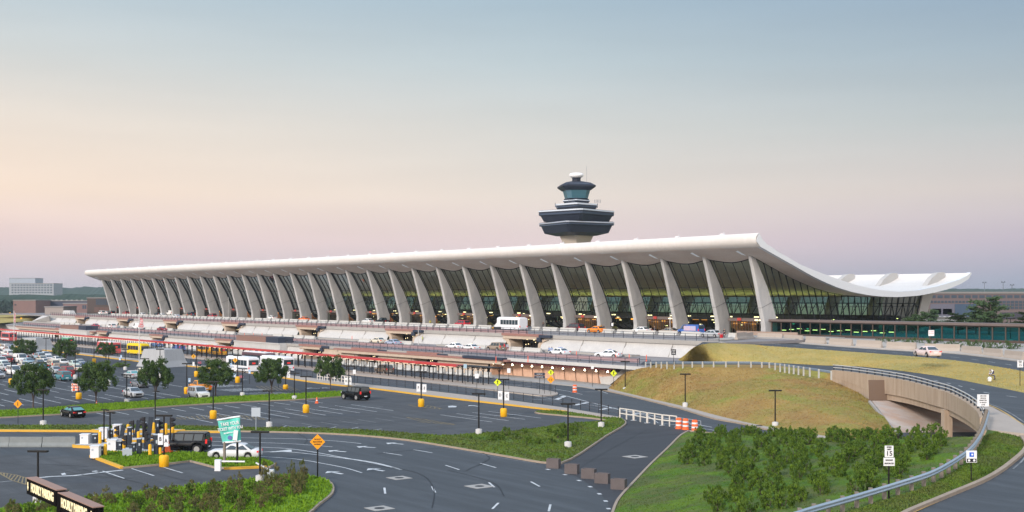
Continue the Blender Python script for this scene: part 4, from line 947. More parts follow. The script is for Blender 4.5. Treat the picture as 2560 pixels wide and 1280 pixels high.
# ---------------------------------------------------------------- control tower
tw = empty('control_tower', ((1441-CX)/F*450, 450, 0), radians(9), 'dark stepped airport control tower with a white radar dome behind the terminal', 'tower')
S = 450/F                                         # metres per survey pixel at the tower
def zt(y): return ZC-(y-HY)*S
TW1 = mat('tower_dark', (.012, .016, .030), .5, n=[(.4, (.022, .026, .042), .3)])
TW2 = mat('tower_grey', (.13, .15, .19), .5)
def sq(hw, z, cut=.18, rot=0.0):                   # square with cut corners
    pts = []
    for k in range(4):
        a = k*pi/2+rot
        for x, y in ((hw*(1-cut), -hw), (hw, -hw*(1-cut))):
            pts.append((x*cos(a+pi/2)-y*sin(a+pi/2), x*sin(a+pi/2)+y*cos(a+pi/2), z))
    return pts
def ring(name, lv, m, cut=.18, rot=0.0, par=None): 
    b = MB(); b.loop([sq(h, z, cut, rot) for h, z in lv]); return fixn(b.build(name, m, par or tw))
kx = S/1.17
TR8 = mat('tower_rail_white', (.55, .6, .66), .4); TRP = mat('tower_rail_pale', (.38, .42, .48), .4); TGL = mat('tower_glass', (.06, .08, .12), .1)
c1, c2, c3 = radians(20), radians(40), radians(32)
ring('shaft', [(24*kx, 0), (24*kx, zt(640)), (29.4*kx, zt(608)), (39*kx, zt(584))], mat('tower_shaft', (.50, .42, .34), .8, n=[(.3, (.42, .38, .34), .3)]), .10, c3)
l1 = ring('lower_deck', [(45*kx, zt(590)), (70*kx, zt(583.5)), (77.5*kx, zt(566)), (81*kx, zt(565)), (82*kx, zt(557)), (80*kx, zt(556))], TW1, .08, c1)
ring('edge_rail', [(82.5*kx, zt(560)), (82.5*kx, zt(557.5))], TRP, .08, c1, l1)
ring('window_band', [(81.3*kx, zt(565.2)), (82*kx, zt(562.5))], TGL, .08, c1, l1)
l2 = ring('upper_deck', [(60*kx, zt(556)), (70*kx, zt(555)), (77*kx, zt(541)), (80.5*kx, zt(540)), (81.5*kx, zt(528)), (79*kx, zt(527))], TW1, .08, c2)
ring('edge_rail', [(82*kx, zt(531)), (82*kx, zt(527.8))], TR8, .08, c2, l2)
ring('window_band', [(81*kx, zt(538.5)), (81.6*kx, zt(535))], TGL, .08, c2, l2)
l3 = ring('third_deck', [(43*kx, zt(527)), (42*kx, zt(522)), (44*kx, zt(521)), (45*kx, zt(513)), (43*kx, zt(512))], TW1, .12, c3)
ring('edge_rail', [(45.5*kx, zt(514)), (45.5*kx, zt(510))], TR8, .12, c3, l3)
ring('window_band', [(44.4*kx, zt(519.5)), (45*kx, zt(516.5))], TGL, .12, c3, l3)
ring('neck', [(25*kx, zt(513)), (28*kx, zt(506)), (30*kx, zt(503.5)), (27*kx, zt(497))], TW1, .16, c3)
ring('edge_rail', [(30.4*kx, zt(503)), (30.4*kx, zt(501))], TR8, .16, c3)
ring('cab_glass', [(30*kx, zt(497)), (36*kx, zt(477))], mat('cab_glass', (.05, .13, .17), .1, 0, 1.0), .35)
ring('cab_roof', [(37*kx, zt(477.2)), (49*kx, zt(469)), (49.5*kx, zt(465.5)), (36*kx, zt(458)), (16*kx, zt(454))], TW1, .22)
ring('roof_panel', [(44*kx, zt(461.6)), (22*kx, zt(455.3))], mat('tower_roof', (.25, .29, .36), .4), .3)
b = MB(); b.lathe([(13*kx, zt(456)), (12.5*kx, zt(447)), (14*kx, zt(444.5))], 16); b.build('dome_base', TW1, tw)
b = MB(); b.lathe([(12*kx, zt(445)), (19*kx, zt(442)), (21*kx, zt(438.5)), (20*kx, zt(435)), (15*kx, zt(433)), (5*kx, zt(432.5))], 20); b.build('radar_dome', mat('dome_white', (.85, .85, .85), .5), tw)
b = MB(); b.cyl((22*kx, -5, zt(462)), (22*kx, -5, zt(418)), .04, n=4); 
for sg in (-1, 1):
    b.bar((sg*56*kx, 0, zt(520)), (sg*63*kx, 0, zt(515)), .25); b.cyl((sg*63*kx, 0, zt(519)), (sg*63*kx, 0, zt(508)), .12, n=4)
    for k in range(5): b.cyl((sg*(30+k*4)*kx, -14, zt(514)), (sg*(30+k*4)*kx, -14, zt(506)), .08, n=4)
b.build('antenna', TW2, tw)

# ================================================================ VEHICLES  (forward = +x, wheels on z=0)
def paint(rgb):
    if max(rgb) < .03: rgb = tuple(v*.3 for v in rgb); return mat('paint_dark_%d' % int(rgb[2]*1e4), rgb, 0.25, 0.0, 0.3)
    return mat('paint_%d_%d_%d' % tuple(int(c*100) for c in rgb), rgb, 0.4, 0.0, 0.35, coat=0.12)
def wheel(r, root, x, y, wd=.22, rim=RIM, n=14):
    b = MB(); sy = 1 if y > 0 else -1
    b.cyl((0, -wd/2, 0), (0, wd/2, 0), r, n=n); w = b.build('wheel', TYRE, root, (x, y, r))
    b = MB(); b.cyl((0, sy*(wd/2-.01), 0), (0, sy*(wd/2+.015), 0), r*.64, n=10, smooth=False); b.build('rim', rim, w); return w
def car(kind, col, glass=None):
    """kind: sedan, hatch, suv, van, pickup, boxsuv, cargo"""
    P = dict(  # length, half width, belt z, roof z, hood z, windshield base x, roof front, roof rear, rear glass base, tail z, wheel r
        sedan=(4.75, .90, .92, 1.44, .86, 1.05, .35, -1.0, -1.72, .98, .32),
        hatch=(4.5, .88, .90, 1.38, .82, 1.0, .25, -1.1, -2.05, .92, .32),
        suv=(4.75, .94, 1.08, 1.78, 1.05, 1.15, .65, -2.0, -2.28, 1.1, .37),
        boxsuv=(4.85, 1.03, 1.22, 1.98, 1.22, .98, .75, -2.2, -2.32, 1.25, .44),
        van=(5.0, .97, 1.02, 1.80, .98, 1.65, .75, -2.15, -2.42, 1.05, .34),
        cargo=(5.8, 1.02, 1.25, 2.15, 1.15, 2.0, 1.35, -2.75, -2.86, 1.3, .36),
        pickup=(5.5, .97, 1.08, 1.78, 1.06, 1.0, .45, -.75, -1.0, 1.08, .39))[kind]
    Ln, hw, zb, zr, zh, xw, xf, xr, xg, ztl, R = P
    r = empty('parked_car'); h = Ln/2; gc = .2 if R < .36 else .3
    wx = (h-.85, -h+.95)
    xs = sorted(set([round(v, 3) for v in [-h, -h+.06, -h+.25, h, h-.06, h-.3, xg, xw, (xw+xg)/2]+[w+o for w in wx for o in (-R-.1, -R*.8, -R*.4, 0, R*.4, R*.8, R+.1)]]), reverse=True)
    def arch(x):
        for w in wx:
            if abs(x-w) < R+.09: return max(gc, R+sqrt(max(0, (R+.08)**2-(x-w)**2))*1.0)
        return gc
    def top(x):
        if x > xw: t = (x-xw)/(h-xw); return zb-(zb-zh)*min(1, t*1.2)-(.14 if x > h-.1 else 0)
        if x < xg: 
            return (ztl if kind != 'pickup' else ztl)-(.12 if x < -h+.1 else 0)
        return zb
    rings = []
    for x in xs:
        e = 1-.09*(abs(x)/h)**4*2; w = hw*e; zt_, za = top(x), arch(x)
        endp = abs(x) > h-.03; low = max(za, .42 if endp else za)
        rings.append([(x, -w*.86, low), (x, -w, low+.03), (x, -w*1.0, (low+zt_)/2+.02), (x, -w*.97, zt_-.05), (x, -w*.88, zt_), (x, 0, zt_+.02), (x, w*.88, zt_), (x, w*.97, zt_-.05), (x, w, (low+zt_)/2+.02), (x, w, low+.03), (x, w*.86, low)])
    pm = paint(col)
    b = MB(); b.loop(rings, smooth=True)
    # greenhouse shell
    cr_ = .80 if kind in ('sedan', 'hatch') else .9
    A = [(xw+.04, zb-.02, hw*.86), (xf, zr-.04, hw*cr_*.9), (xf-.35, zr, hw*cr_*.88), ((xf+xr)/2, zr+.015, hw*cr_*.9), (xr+.2, zr-.005, hw*cr_*.88), (xr, zr-.05, hw*cr_*.88), (xg-.02, zb-.02, hw*.88)]
    G_ = []
    for x, z, w in A: G_.append([(x, -w, z), (x, w, z)])
    # side walls: belt line below roof line
    B_ = [(xw+.04, hw*.93), (xf+.1, hw*.94), (xf-.35, hw*.94), ((xf+xr)/2, hw*.945), (xr+.2, hw*.94), (xr-.02, hw*.94), (xg-.02, hw*.92)]
    rr = []
    for (x, z, w), (xb, wb) in zip(A, B_):
        rr.append([(xb if z > zb+.1 else x, -wb, zb-.03), (x, -w, z-.03 if z > zb+.1 else zb-.02), (x, -w*.9, z), (x, w*.9, z), (x, w, z-.03 if z > zb+.1 else zb-.02), (xb if z > zb+.1 else x, wb, zb-.03)])
    b.loop(rr, smooth=False)
    if kind == 'pickup': b.bx(-h+.1, xg-.05, -hw*.8, hw*.8, ztl, ztl+.02)
    body = b.build('body', pm, r); fixn(body)
    gm = glass or CGLASS
    # glass panels, a hair outside the shell
    def quad(name, q, off):
        b = MB(); o = Vector(off); b.add([Vector(v)+o for v in q]+[Vector(v)+o*.2 for v in q], [tuple(range(len(q))), tuple(range(len(q)*2-1, len(q)-1, -1))]); return b.build(name, gm, r)
    w1, w2 = A[0][2]*.88, A[1][2]*.86
    quad('windshield', [(xw-.02, -w1, zb+.04), (xw-.02, w1, zb+.04), (xf+.06, w2, zr-.09), (xf+.06, -w2, zr-.09)], (.03, 0, .035))
    w1, w2 = A[-1][2]*.86, A[-2][2]*.86
    zz = zb+.05 if kind in ('sedan', 'hatch') else zb+.08
    quad('rear_window', [(xg+.04, w1, zz), (xg+.04, -w1, zz), (xr-.03, -w2, zr-.12), (xr-.03, w2, zr-.12)], (-.04, 0, .03))
    for sg in (-1, 1):
        b = MB(); yb, yt = sg*(hw*.94+.012), sg*(A[3][2]*1.0+.02)
        n = 2 if kind in ('sedan', 'hatch', 'pickup') else 3
        x0b, x0t, x1b, x1t = xw-.28, xf-.08, xg+.28 if kind != 'pickup' else xg+.06, xr+.06
        if kind == 'cargo': n = 1; x1b = x1t = xf-.9
        for k in range(n):
            ta, tb = k/n+.012, (k+1)/n-.03
            f = lambda t, z: (x0b+(x1b-x0b)*t)*(1-z)+(x0t+(x1t-x0t)*t)*z
            q = [(f(ta, 0), yb, zb+.04), (f(tb, 0), yb, zb+.04), (f(tb, 1), yt, zr-.12), (f(ta, 1), yt, zr-.12)]
            b.add(q, [(0, 1, 2, 3) if sg < 0 else (3, 2, 1, 0)])
        b.build('side_window', gm, r)
        b = MB(); b.box((h-.1, sg*hw*.68, zh-.19), (.16, hw*.36, .15)); b.build('headlight', HEADL, r)
        b = MB(); 
        if kind in ('suv', 'van', 'cargo', 'boxsuv'): b.box((-h+.07, sg*hw*.84, zb-.06), (.16, hw*.16, .38))
        else: b.box((-h+.07, sg*hw*.70, ztl-.2), (.14, hw*.4, .15))
        b.build('tail_light', REDL, r)
        b = MB(); b.box((xw-.2, sg*(hw+.08), zb+.06), (.12, .16, .12)); b.build('mirror', pm, r)
    b = MB(); b.bx(-h+.2, h-.2, -hw*.8, hw*.8, gc-.02, R+.25); b.bx(h-.03, h+.02, -hw*.5, hw*.5, .42, .62)
    for w in wx: b.bx(w-R-.05, w+R+.05, -hw*.93, hw*.93, gc+.05, R*1.9)
    b.build('underbody', UNDER, r)
    b = MB(); b.box((-h-.005, 0, .62), (.03, .5, .14)); b.build('licence_plate', SIGNW, r)
    for x in wx:
        for sg in (-1, 1): wheel(R, r, x, sg*(hw-.1))
    return r
CARS = {}
def put_car(kind, col, loc, rz, label, cat='car', group=None, glass=None, name='parked_car'):
    k = (kind, col, glass.name if glass else '')
    if k not in CARS: CARS[k] = Proto(lambda: car(kind, col, glass))
    o = CARS[k].put(loc, rz, label, group); o['category'] = cat; o.name = name
    if group is None and 'group' in o: del o['group']
    return o
WH, SIL, CRM, TEAL, DBL, RED, BLK, TAN_, GRN, GRY, BLU = (.75, .75, .74), (.42, .44, .46), (.66, .60, .48), (.05, .20, .24), (.05, .08, .17), (.28, .03, .04), (.012, .012, .014), (.28, .22, .17), (.5, .60, .55), (.16, .17, .19), (.30, .42, .50)
CN = {WH: 'white', SIL: 'silver', CRM: 'cream', TEAL: 'teal', DBL: 'dark blue', RED: 'dark red', BLK: 'black', TAN_: 'tan', GRN: 'pale green', GRY: 'grey', BLU: 'light blue'}
KN = {'sedan': 'sedan', 'hatch': 'coupe', 'suv': 'suv', 'van': 'minivan', 'boxsuv': 'boxy suv', 'cargo': 'van', 'pickup': 'pickup'}
AW, TO = ROT+pi, ROT                                # nose away along the stalls / nose toward the viewer
# crowded rows at the left: (x, y, kind, colour, nose)
LOTC = [(2, 876, 'van', WH, AW), (15, 874, 'sedan', BLU, TO), (6, 888, 'sedan', WH, AW), (29, 881, 'van', SIL, TO), (33, 893, 'suv', WH, AW), (9, 901, 'sedan', SIL, AW), (3, 908, 'suv', RED, AW), (47, 908, 'cargo', WH, TO),
        (71, 911, 'sedan', BLU, TO), (7, 919, 'sedan', GRN, TO), (41, 937, 'van', WH, TO), (5, 945, 'sedan', SIL, TO), (74, 888, 'suv', WH, AW), (92, 893, 'suv', SIL, AW), (93, 906, 'sedan', CRM, TO), (106, 903, 'sedan', WH, AW),
        (129, 902, 'suv', BLU, AW), (96, 915, 'sedan', GRY, AW), (150, 906, 'sedan', WH, TO), (138, 920, 'van', CRM, AW), (118, 912, 'sedan', WH, TO), (121, 928, 'sedan', TEAL, TO), (160, 913, 'sedan', WH, TO), (173, 918, 'sedan', GRN, TO),
        (158, 929, 'suv', TAN_, AW), (179, 938, 'suv', RED, AW), (202, 922, 'hatch', DBL, TO), (195, 929, 'sedan', CRM, AW), (155, 952, 'suv', TEAL, AW), (103, 922, 'sedan', BLK, AW), (60, 921, 'sedan', CRM, TO), (80, 925, 'sedan', SIL, AW),
        (23, 926, 'sedan', SIL, TO), (56, 898, 'sedan', SIL, AW), (113, 893, 'sedan', WH, TO), (18, 911, 'suv', WH, TO), (140, 934, 'sedan', SIL, TO), (66, 934, 'suv', GRY, AW), (95, 938, 'sedan', WH, TO), (186, 914, 'sedan', SIL, AW)]
rows_ = {}
for x, y, k, c, rz in LOTC:
    s, p = tz(x, y); p = -97+round((p+97-1.26)/2.52)*2.52+1.26
    key = (round(s/5.5), round(p/2.52))
    while key in rows_: s -= 6; key = (round(s/5.5), round(p/2.52))
    rows_[key] = 1
    side = 'nose to viewer' if rz == TO else 'tail to viewer'
    near = 'second tree from the left' if 60 < x < 110 else 'left edge' if x < 30 else 'far row' if y < 895 else 'dark blue coupe' if x > 170 else 'middle of the rows'
    q = T(s, p, .02); q = Vector((q.x, q.y, .02))
    put_car(k, c, q, rz+random.uniform(-.03, .03), '%s %s in the crowded car rows, %s, row %d, stall %d' % (CN[c], KN[k], side, abs(int(round(s/5.5))), abs(int(round((p+97)/2.52)))+1), 'car', 'cars in the crowded lot rows')
def at(x, y, z=0.0): return bp(x, y, z)
put_car('sedan', SIL, at(330, 945), AW, 'silver sedan parked alone near the concrete vent, greenish rear window', glass=CGLASST)
put_car('sedan', CRM, at(356, 938), AW, 'cream car half hidden behind the tree by the concrete vent')
put_car('hatch', GRY, at(349, 968), TO, 'dark coupe with its plate toward the viewer, behind the fourth tree')
put_car('sedan', SIL, at(333, 992), TO, 'silver sedan alone in the striped lot, nose toward the viewer')
put_car('suv', WH, at(496, 996), TO, 'white suv in front of the orange pickup by the grass strip')
put_car('pickup', (.75, .28, .02), at(500, 978), AW, 'orange pickup with a pale cab behind the white suv', 'pickup')
put_car('hatch', BLK, at(182, 1042), AW+.08, 'black coupe with teal rear window parked against the grass strip', glass=CGLASST)
put_car('boxsuv', BLK, at(889, 999), ROT+pi+.12, 'large black boxy off road vehicle at the end of the grass strip')
put_car('boxsuv', (.014, .016, .022), at(461, 1131), pi-.02, 'black suv with red tail lights leaving through the ticket gates')
put_car('sedan', (.62, .63, .65), at(588, 1147), pi-.05, 'silver sedan driving under the green banner')
# vehicles on the upper roadway
UPV = [(254, 787, 'suv', WH, AW, 'white suv at the far end of the upper roadway'), (267, 785.5, 'sedan', WH, AW, 'white sedan near the far end of the upper roadway'), (279, 787, 'suv', BLK, AW, 'black suv at the far end of the upper roadway, before the first column'),
       (314, 788, 'suv', RED, AW, 'dark red suv on the upper roadway behind the flagpole'), (356, 791, 'sedan', WH, AW, 'white sedan on the upper roadway just right of the flagpole'), (394, 790, 'sedan', BLK, AW, 'black sedan at the kerb of the upper roadway beyond a white sedan'),
       (405, 793, 'sedan', WH, AW, 'white sedan in the outer lane beside a black sedan'), (427, 789, 'cargo', WH, AW, 'white van beside a blue van on the upper roadway'), (438, 788, 'cargo', (.05, .12, .35), AW, 'blue van at the kerb ahead of a white van'), (441, 796, 'sedan', WH, AW, 'white sedan in the outer lane beside the blue van'),
       (467, 793, 'suv', TAN_, AW, 'tan suv behind a dark blue suv on the upper roadway'), (477, 791, 'suv', DBL, AW, 'dark blue suv at the kerb before a tan suv'), (530, 796, 'suv', RED, AW, 'dark red suv on the upper roadway near the lone white pole'), (680, 799, 'sedan', WH, AW, 'white sedan in the outer lane of the upper roadway above the brown stair house'),
       (760, 803, 'sedan', (.75, .16, .03), AW, 'red orange taxi on the upper roadway'), (920, 809, 'sedan', WH, AW, 'white sedan in front of a dark pickup on the upper roadway'), (957, 810, 'pickup', BLK, AW, 'black pickup on the upper roadway behind a white sedan'), (1155, 818, 'suv', (.45, .03, .05), AW, 'bright red suv left of the white shuttle bus'),
       (1437, 829, 'van', (.10, .02, .03), AW, 'maroon minivan at the kerb left of the orange taxi'), (1492, 832, 'sedan', (.85, .26, .02), AW, 'orange taxi on the upper roadway'), (1604, 834, 'sedan', WH, AW, 'white sedan with people at its boot on the upper roadway'),
       (1672, 836, 'hatch', TAN_, AW, 'tan coupe behind the blue van on the upper roadway'), (1780, 844, 'sedan', SIL, AW, 'silver sedan with two people behind it at the end of the upper roadway')]
for x, y, k, c, rz, lb in UPV: put_car(k, c, at(x, y, ZD+.02), rz, lb)
for x, y, k, c, rz, lb in [(238, 819, 'sedan', (.4, .03, .05), AW, 'red sedan at the far end of the middle roadway'), (279, 822, 'suv', WH, AW, 'white suv on the middle roadway left of a white van'), (345, 824, 'cargo', WH, AW, 'white van on the middle roadway behind the flagpole'),
       (404, 828, 'sedan', RED, AW, 'dark red sedan on the middle roadway beside two dark motorcycles'), (945, 859, 'sedan', CRM, AW, 'cream sedan in front of a middle roadway entrance'), (982, 864, 'sedan', (.35, .40, .52), AW, 'blue grey sedan in the outer lane of the middle roadway'),
       (1136, 874, 'sedan', (.80, .80, .80), AW, 'front one of two white taxis on the middle roadway'), (1176, 877.5, 'sedan', (.80, .80, .80), AW, 'rear one of two white taxis on the middle roadway'), (1241, 878, 'suv', TAN_, AW, 'tan suv loading beside a person in red'),
       (1398, 889, 'sedan', (.78, .80, .82), AW, 'white patrol car with two people in blue beside it'), (1520, 895, 'sedan', (.78, .80, .82), ROT+pi+.45, 'white patrol car with grey side stripe among orange marker posts'), (960, 934, 'suv', TAN_, AW, 'tan suv driving behind the red canopy')]:
    o = put_car(k, c, atd(x, y)+Vector((0, 0, .02)) if y < 900 else at(x, y, .02), rz, lb)
    if 'taxi' in lb or 'patrol' in lb:
        b = MB(); b.box((-.3, 0, 1.5), (.3, .9 if 'patrol' in lb else .4, .12)); b.build('roof_light', mat('roof_light', (.25, .3, .5), .3) if 'patrol' in lb else CREAM, o)
put_car('sedan', (.70, .58, .56), at(2318, 892, 7.15), atan2(*(bp(2200, 880, 7.15)-bp(2318, 892, 7.15)).yx), 'pink and white sedan driving on the upper approach road')
put_car('cargo', (.04, .12, .40), at(1727, 839, ZD+.02), AW, 'blue van with pale picture panels on the upper roadway', 'van')
o = [q for q in COL.objects if q.get('label', '').startswith('blue van with pale')][0]
for sg in (-1, 1):
    b = MB(); b.bx(-2.3, .9, sg*1.035, sg*1.05, 1.0, 1.9); b.build('picture_panel', mat('van_picture', (.55, .45, .5), .5, n=[(1.6, (.25, .45, .75), .15), (3, (.7, .3, .35), .12)]), o)
put_car('cargo', (.08, .13, .35), at(447, 877), AW, 'dark blue van behind the canopy posts near the concrete vent', 'van')
put_car('cargo', (.10, .18, .35), at(392, 868), AW, 'blue minibus partly hidden behind the red canopy', 'van')

def bus(L_, W_, H_, body, roofm, glass=CGLASS, band=None, nose=0.0, nwin=6, backglass=True, name='bus'):
    r = empty(name); h = L_/2; b = MB(); zs = .34
    rings = []
    for x, s in ((h, .94), (h-.15, 1), (-h+.12, 1), (-h, .96)):
        w = W_/2*s; t = H_-(.12 if s < 1 else 0)
        rings.append([(x, -w, zs), (x, w, zs), (x, w, t-.28), (x, w*.9, t-.05), (x, 0, t), (x, -w*.9, t-.05), (x, -w, t-.28)])
    b.loop(rings); fixn(b.build('body', body, r))
    b = MB(); b.bx(-h+.5, h-.6, -W_/2*.82, W_/2*.82, H_-.03, H_+.10, tp=None) if False else b.box((0, 0, H_+.03), (L_-1.0, W_*.8, .16)); b.build('roof', roofm, r)
    for sg in (-1, 1):
        b = MB()
        for k in range(nwin):
            x0 = -h+.5+(L_-1.9)*k/nwin; b.bx(x0+.06, x0+(L_-1.9)/nwin-.06, sg*(W_/2+.004), sg*(W_/2+.02), H_*.46, H_*.82)
        b.build('side_window', glass, r)
        b = MB(); b.box((-h-.0, sg*W_*.42, .95), (.06, .22, .3)); b.build('tail_light', REDL, r)
        b = MB(); b.box((h, sg*W_*.38, .8), (.06, .3, .2)); b.build('headlight', HEADL, r)
        if band:
            b = MB(); b.bx(-h+.1, h-.1, sg*(W_/2+.004), sg*(W_/2+.014), .75, 1.05); b.build('stripe', band, r)
    b = MB(); b.bx(h-.02, h+.03, -W_*.43, W_*.43, H_*.42, H_*.82); b.build('windshield', glass, r)
    if backglass:
        b = MB(); b.bx(-h-.03, -h+.02, -W_*.42, W_*.42, H_*.50, H_*.84); b.build('rear_window', glass, r)
        b = MB(); b.bx(-h-.05, -h-.03, -.35, .35, H_*.58, H_*.68); b.build('destination_sign', REDL, r)
    b = MB(); b.bx(-h+.2, h-.2, -W_*.45, W_*.45, .22, .36); b.build('underbody', UNDER, r)
    for x in (h-1.6, -h+1.7):
        for sg in (-1, 1): wheel(.45, r, x, sg*(W_/2-.14), .26)
    return r
def put(o, loc, rz, label, cat, group=None):
    o.location = loc; o.rotation_euler = (0, 0, rz); return tag(o, label, cat, group)
put(bus(10.5, 2.5, 3.0, WHITEP, SIGNW, band=GREYC), at(606, 929), AW, 'white bus with a red rear sign, front one of three behind the trees', 'bus')
put(bus(11.5, 2.5, 3.15, mat('bus_dark', (.10, .05, .06), .4), SIGNW, band=SIGNW), at(646, 917), AW, 'dark backed bus with a white roof, between two white buses', 'bus')
put(bus(10.5, 2.5, 3.0, WHITEP, SIGNW, band=GREYC), at(692, 928), AW, 'white bus right of the dark backed bus, beside the canopy posts', 'bus')
put(bus(11.5, 2.5, 3.1, mat('bus_red', (.55, .10, .10), .4), SIGNW, band=SIGNW), at(272, 884), AW, 'red and white bus behind the small tree left of the yellow minibus', 'bus')
put(bus(10.5, 2.5, 3.1, mat('bus_red', (.55, .10, .10), .4), SIGNW, band=SIGNW), at(22, 853), AW, 'red and white bus at the far left edge under the canopy', 'bus')
put(bus(8.0, 2.4, 2.9, mat('bus_yellow', (.80, .58, .01), .4), mat('bus_yellow', (.80, .58, .01), .4), nwin=4), at(345, 887), ROT+.1, 'bright yellow minibus facing the viewer beside the flagpole', 'minibus')
put(bus(7.0, 2.1, 2.5, mat('bus_orange', (.75, .36, .02), .4), SIGNW, nwin=4), at(512, 884), AW, 'orange shuttle behind the canopy, left one of two', 'minibus')
put(bus(7.0, 2.1, 2.5, mat('bus_orange', (.75, .36, .02), .4), SIGNW, nwin=4), at(545, 889), AW, 'orange shuttle behind the canopy, right one of two', 'minibus')
put(bus(6.2, 2.1, 2.4, mat('shuttle_green', (.10, .35, .20), .4), SIGNW, nwin=4), at(170, 862), AW, 'white and green shuttle under the far part of the canopy', 'minibus')
sb = put(bus(8.4, 2.4, 2.9, WHITEP, WHITEP, nwin=6, backglass=False, name='shuttle_bus'), at(1280, 826, ZD+.02), AW, 'white box bodied shuttle bus on the upper roadway', 'bus')
b = MB(); b.loop([[(4.1, -1.05, .4), (4.1, 1.05, .4), (4.1, 1.05, 1.9), (4.1, -1.05, 1.9)], [(4.9, -1.0, .4), (4.9, 1.0, .4), (4.9, 1.0, 1.3), (4.9, -1.0, 1.3)], [(5.3, -.95, .45), (5.3, .95, .45), (5.3, .95, 1.15), (5.3, -.95, 1.15)]]); fixn(b.build('cab', WHITEP, sb))

# ================================================================ PEOPLE
def person(shirt, trousers, skin=(.42, .26, .18), hair=(.03, .02, .015), pose='stand'):
    """one skinned body, coloured by height; pose: stand, walk, bend"""
    bend = 1.15 if pose == 'bend' else 0.06
    st = {'stand': .07, 'walk': .26, 'bend': .12}[pose]
    V = {}; E_ = []; R_ = {}
    def v(n, p, r): V[n] = Vector(p); R_[n] = r
    v('pel', (0, 0, .93), .15); v('hl', (0, .10, .88), .10); v('hr', (0, -.10, .88), .10)
    v('kl', (st*.7, .11, .50), .065); v('kr', (-st*.2, -.11, .50), .065); v('al', (st*.8, .11, .10), .045); v('ar', (-st, -.11, .10), .045)
    v('fl', (st*.8+.17, .12, .04), .04); v('fr', (-st+.17, -.12, .04), .04)
    def up(d, y=0.0, fw=0.0): return (sin(bend)*d+cos(bend)*fw, y, .93+cos(bend)*d-sin(bend)*fw)
    v('wai', up(.18), .125); v('che', up(.40), .15); v('nec', up(.56), .055); v('hd', up(.68, 0, .02), .095); v('hd2', up(.79, 0, .02), .085)
    for s, q in (('l', 1), ('r', -1)):
        v('s'+s, up(.49, q*.18), .06); 
        if pose == 'bend': v('e'+s, up(.40, q*.22, .25), .042); v('w'+s, up(.48, q*.15, .5), .032); v('h'+s, up(.50, q*.14, .58), .04)
        else: v('e'+s, up(.22, q*.25, -.02+.06*q*(pose == 'walk')), .042); v('w'+s, up(-.02, q*.27, .08+.1*q*(pose == 'walk')), .032); v('h'+s, up(-.10, q*.27, .10+.1*q*(pose == 'walk')), .04)
    E_ = [('pel', 'wai'), ('wai', 'che'), ('che', 'nec'), ('nec', 'hd'), ('hd', 'hd2'), ('pel', 'hl'), ('pel', 'hr'), ('hl', 'kl'), ('kl', 'al'), ('al', 'fl'), ('hr', 'kr'), ('kr', 'ar'), ('ar', 'fr')]
    for s in 'lr': E_ += [('che', 's'+s), ('s'+s, 'e'+s), ('e'+s, 'w'+s), ('w'+s, 'h'+s)]
    ks = list(V); me = bpy.data.meshes.new('person'); me.from_pydata([V[k] for k in ks], [(ks.index(a), ks.index(c)) for a, c in E_], [])
    o = bpy.data.objects.new('person', me); COL.objects.link(o); md = o.modifiers.new('s', 'SKIN'); 
    for i, k in enumerate(ks): me.skin_vertices[0].data[i].radius = (R_[k], R_[k])
    me.skin_vertices[0].data[0].use_root = True
    ss = o.modifiers.new('u', 'SUBSURF'); ss.levels = 1; ss.render_levels = 1
    bpy.context.view_layer.update()
    m2_ = bpy.data.meshes.new_from_object(o.evaluated_get(bpy.context.evaluated_depsgraph_get())); o.modifiers.clear(); o.data = m2_; bpy.data.meshes.remove(me)
    m2_.materials.clear()
    for nm, c in (('cloth', shirt), ('cloth', trousers), ('skin', skin), ('hair', hair)): m2_.materials.append(mat('%s_%d_%d_%d' % ((nm,)+tuple(int(q*100) for q in c)), c, .8))
    for f in m2_.polygons:
        c = f.center; dists = sorted((( c-(V[a]+V[d])/2).length-(V[a]-V[d]).length*.3, (a, d)) for a, d in E_)[0][1]
        if dists in (('nec', 'hd'), ('hd', 'hd2')): 
            f.material_index = 3 if (c-V['hd2']).dot(V['hd2']-V['hd']) > -.001 or (c-V['hd']).x*cos(bend) < -.05 else 2
        elif dists[0][0] == 'w' or dists == ('che', 'nec') and (c-V['nec']).length < .07: f.material_index = 2
        elif dists[0] in ('pel', 'hl', 'hr', 'kl', 'kr') and dists[1] != 'wai': f.material_index = 1
        elif dists[0] in ('al', 'ar'): f.material_index = 3
        else: f.material_index = 0
        f.use_smooth = True
    o.name = 'person'; tag(o, cat='person'); return o
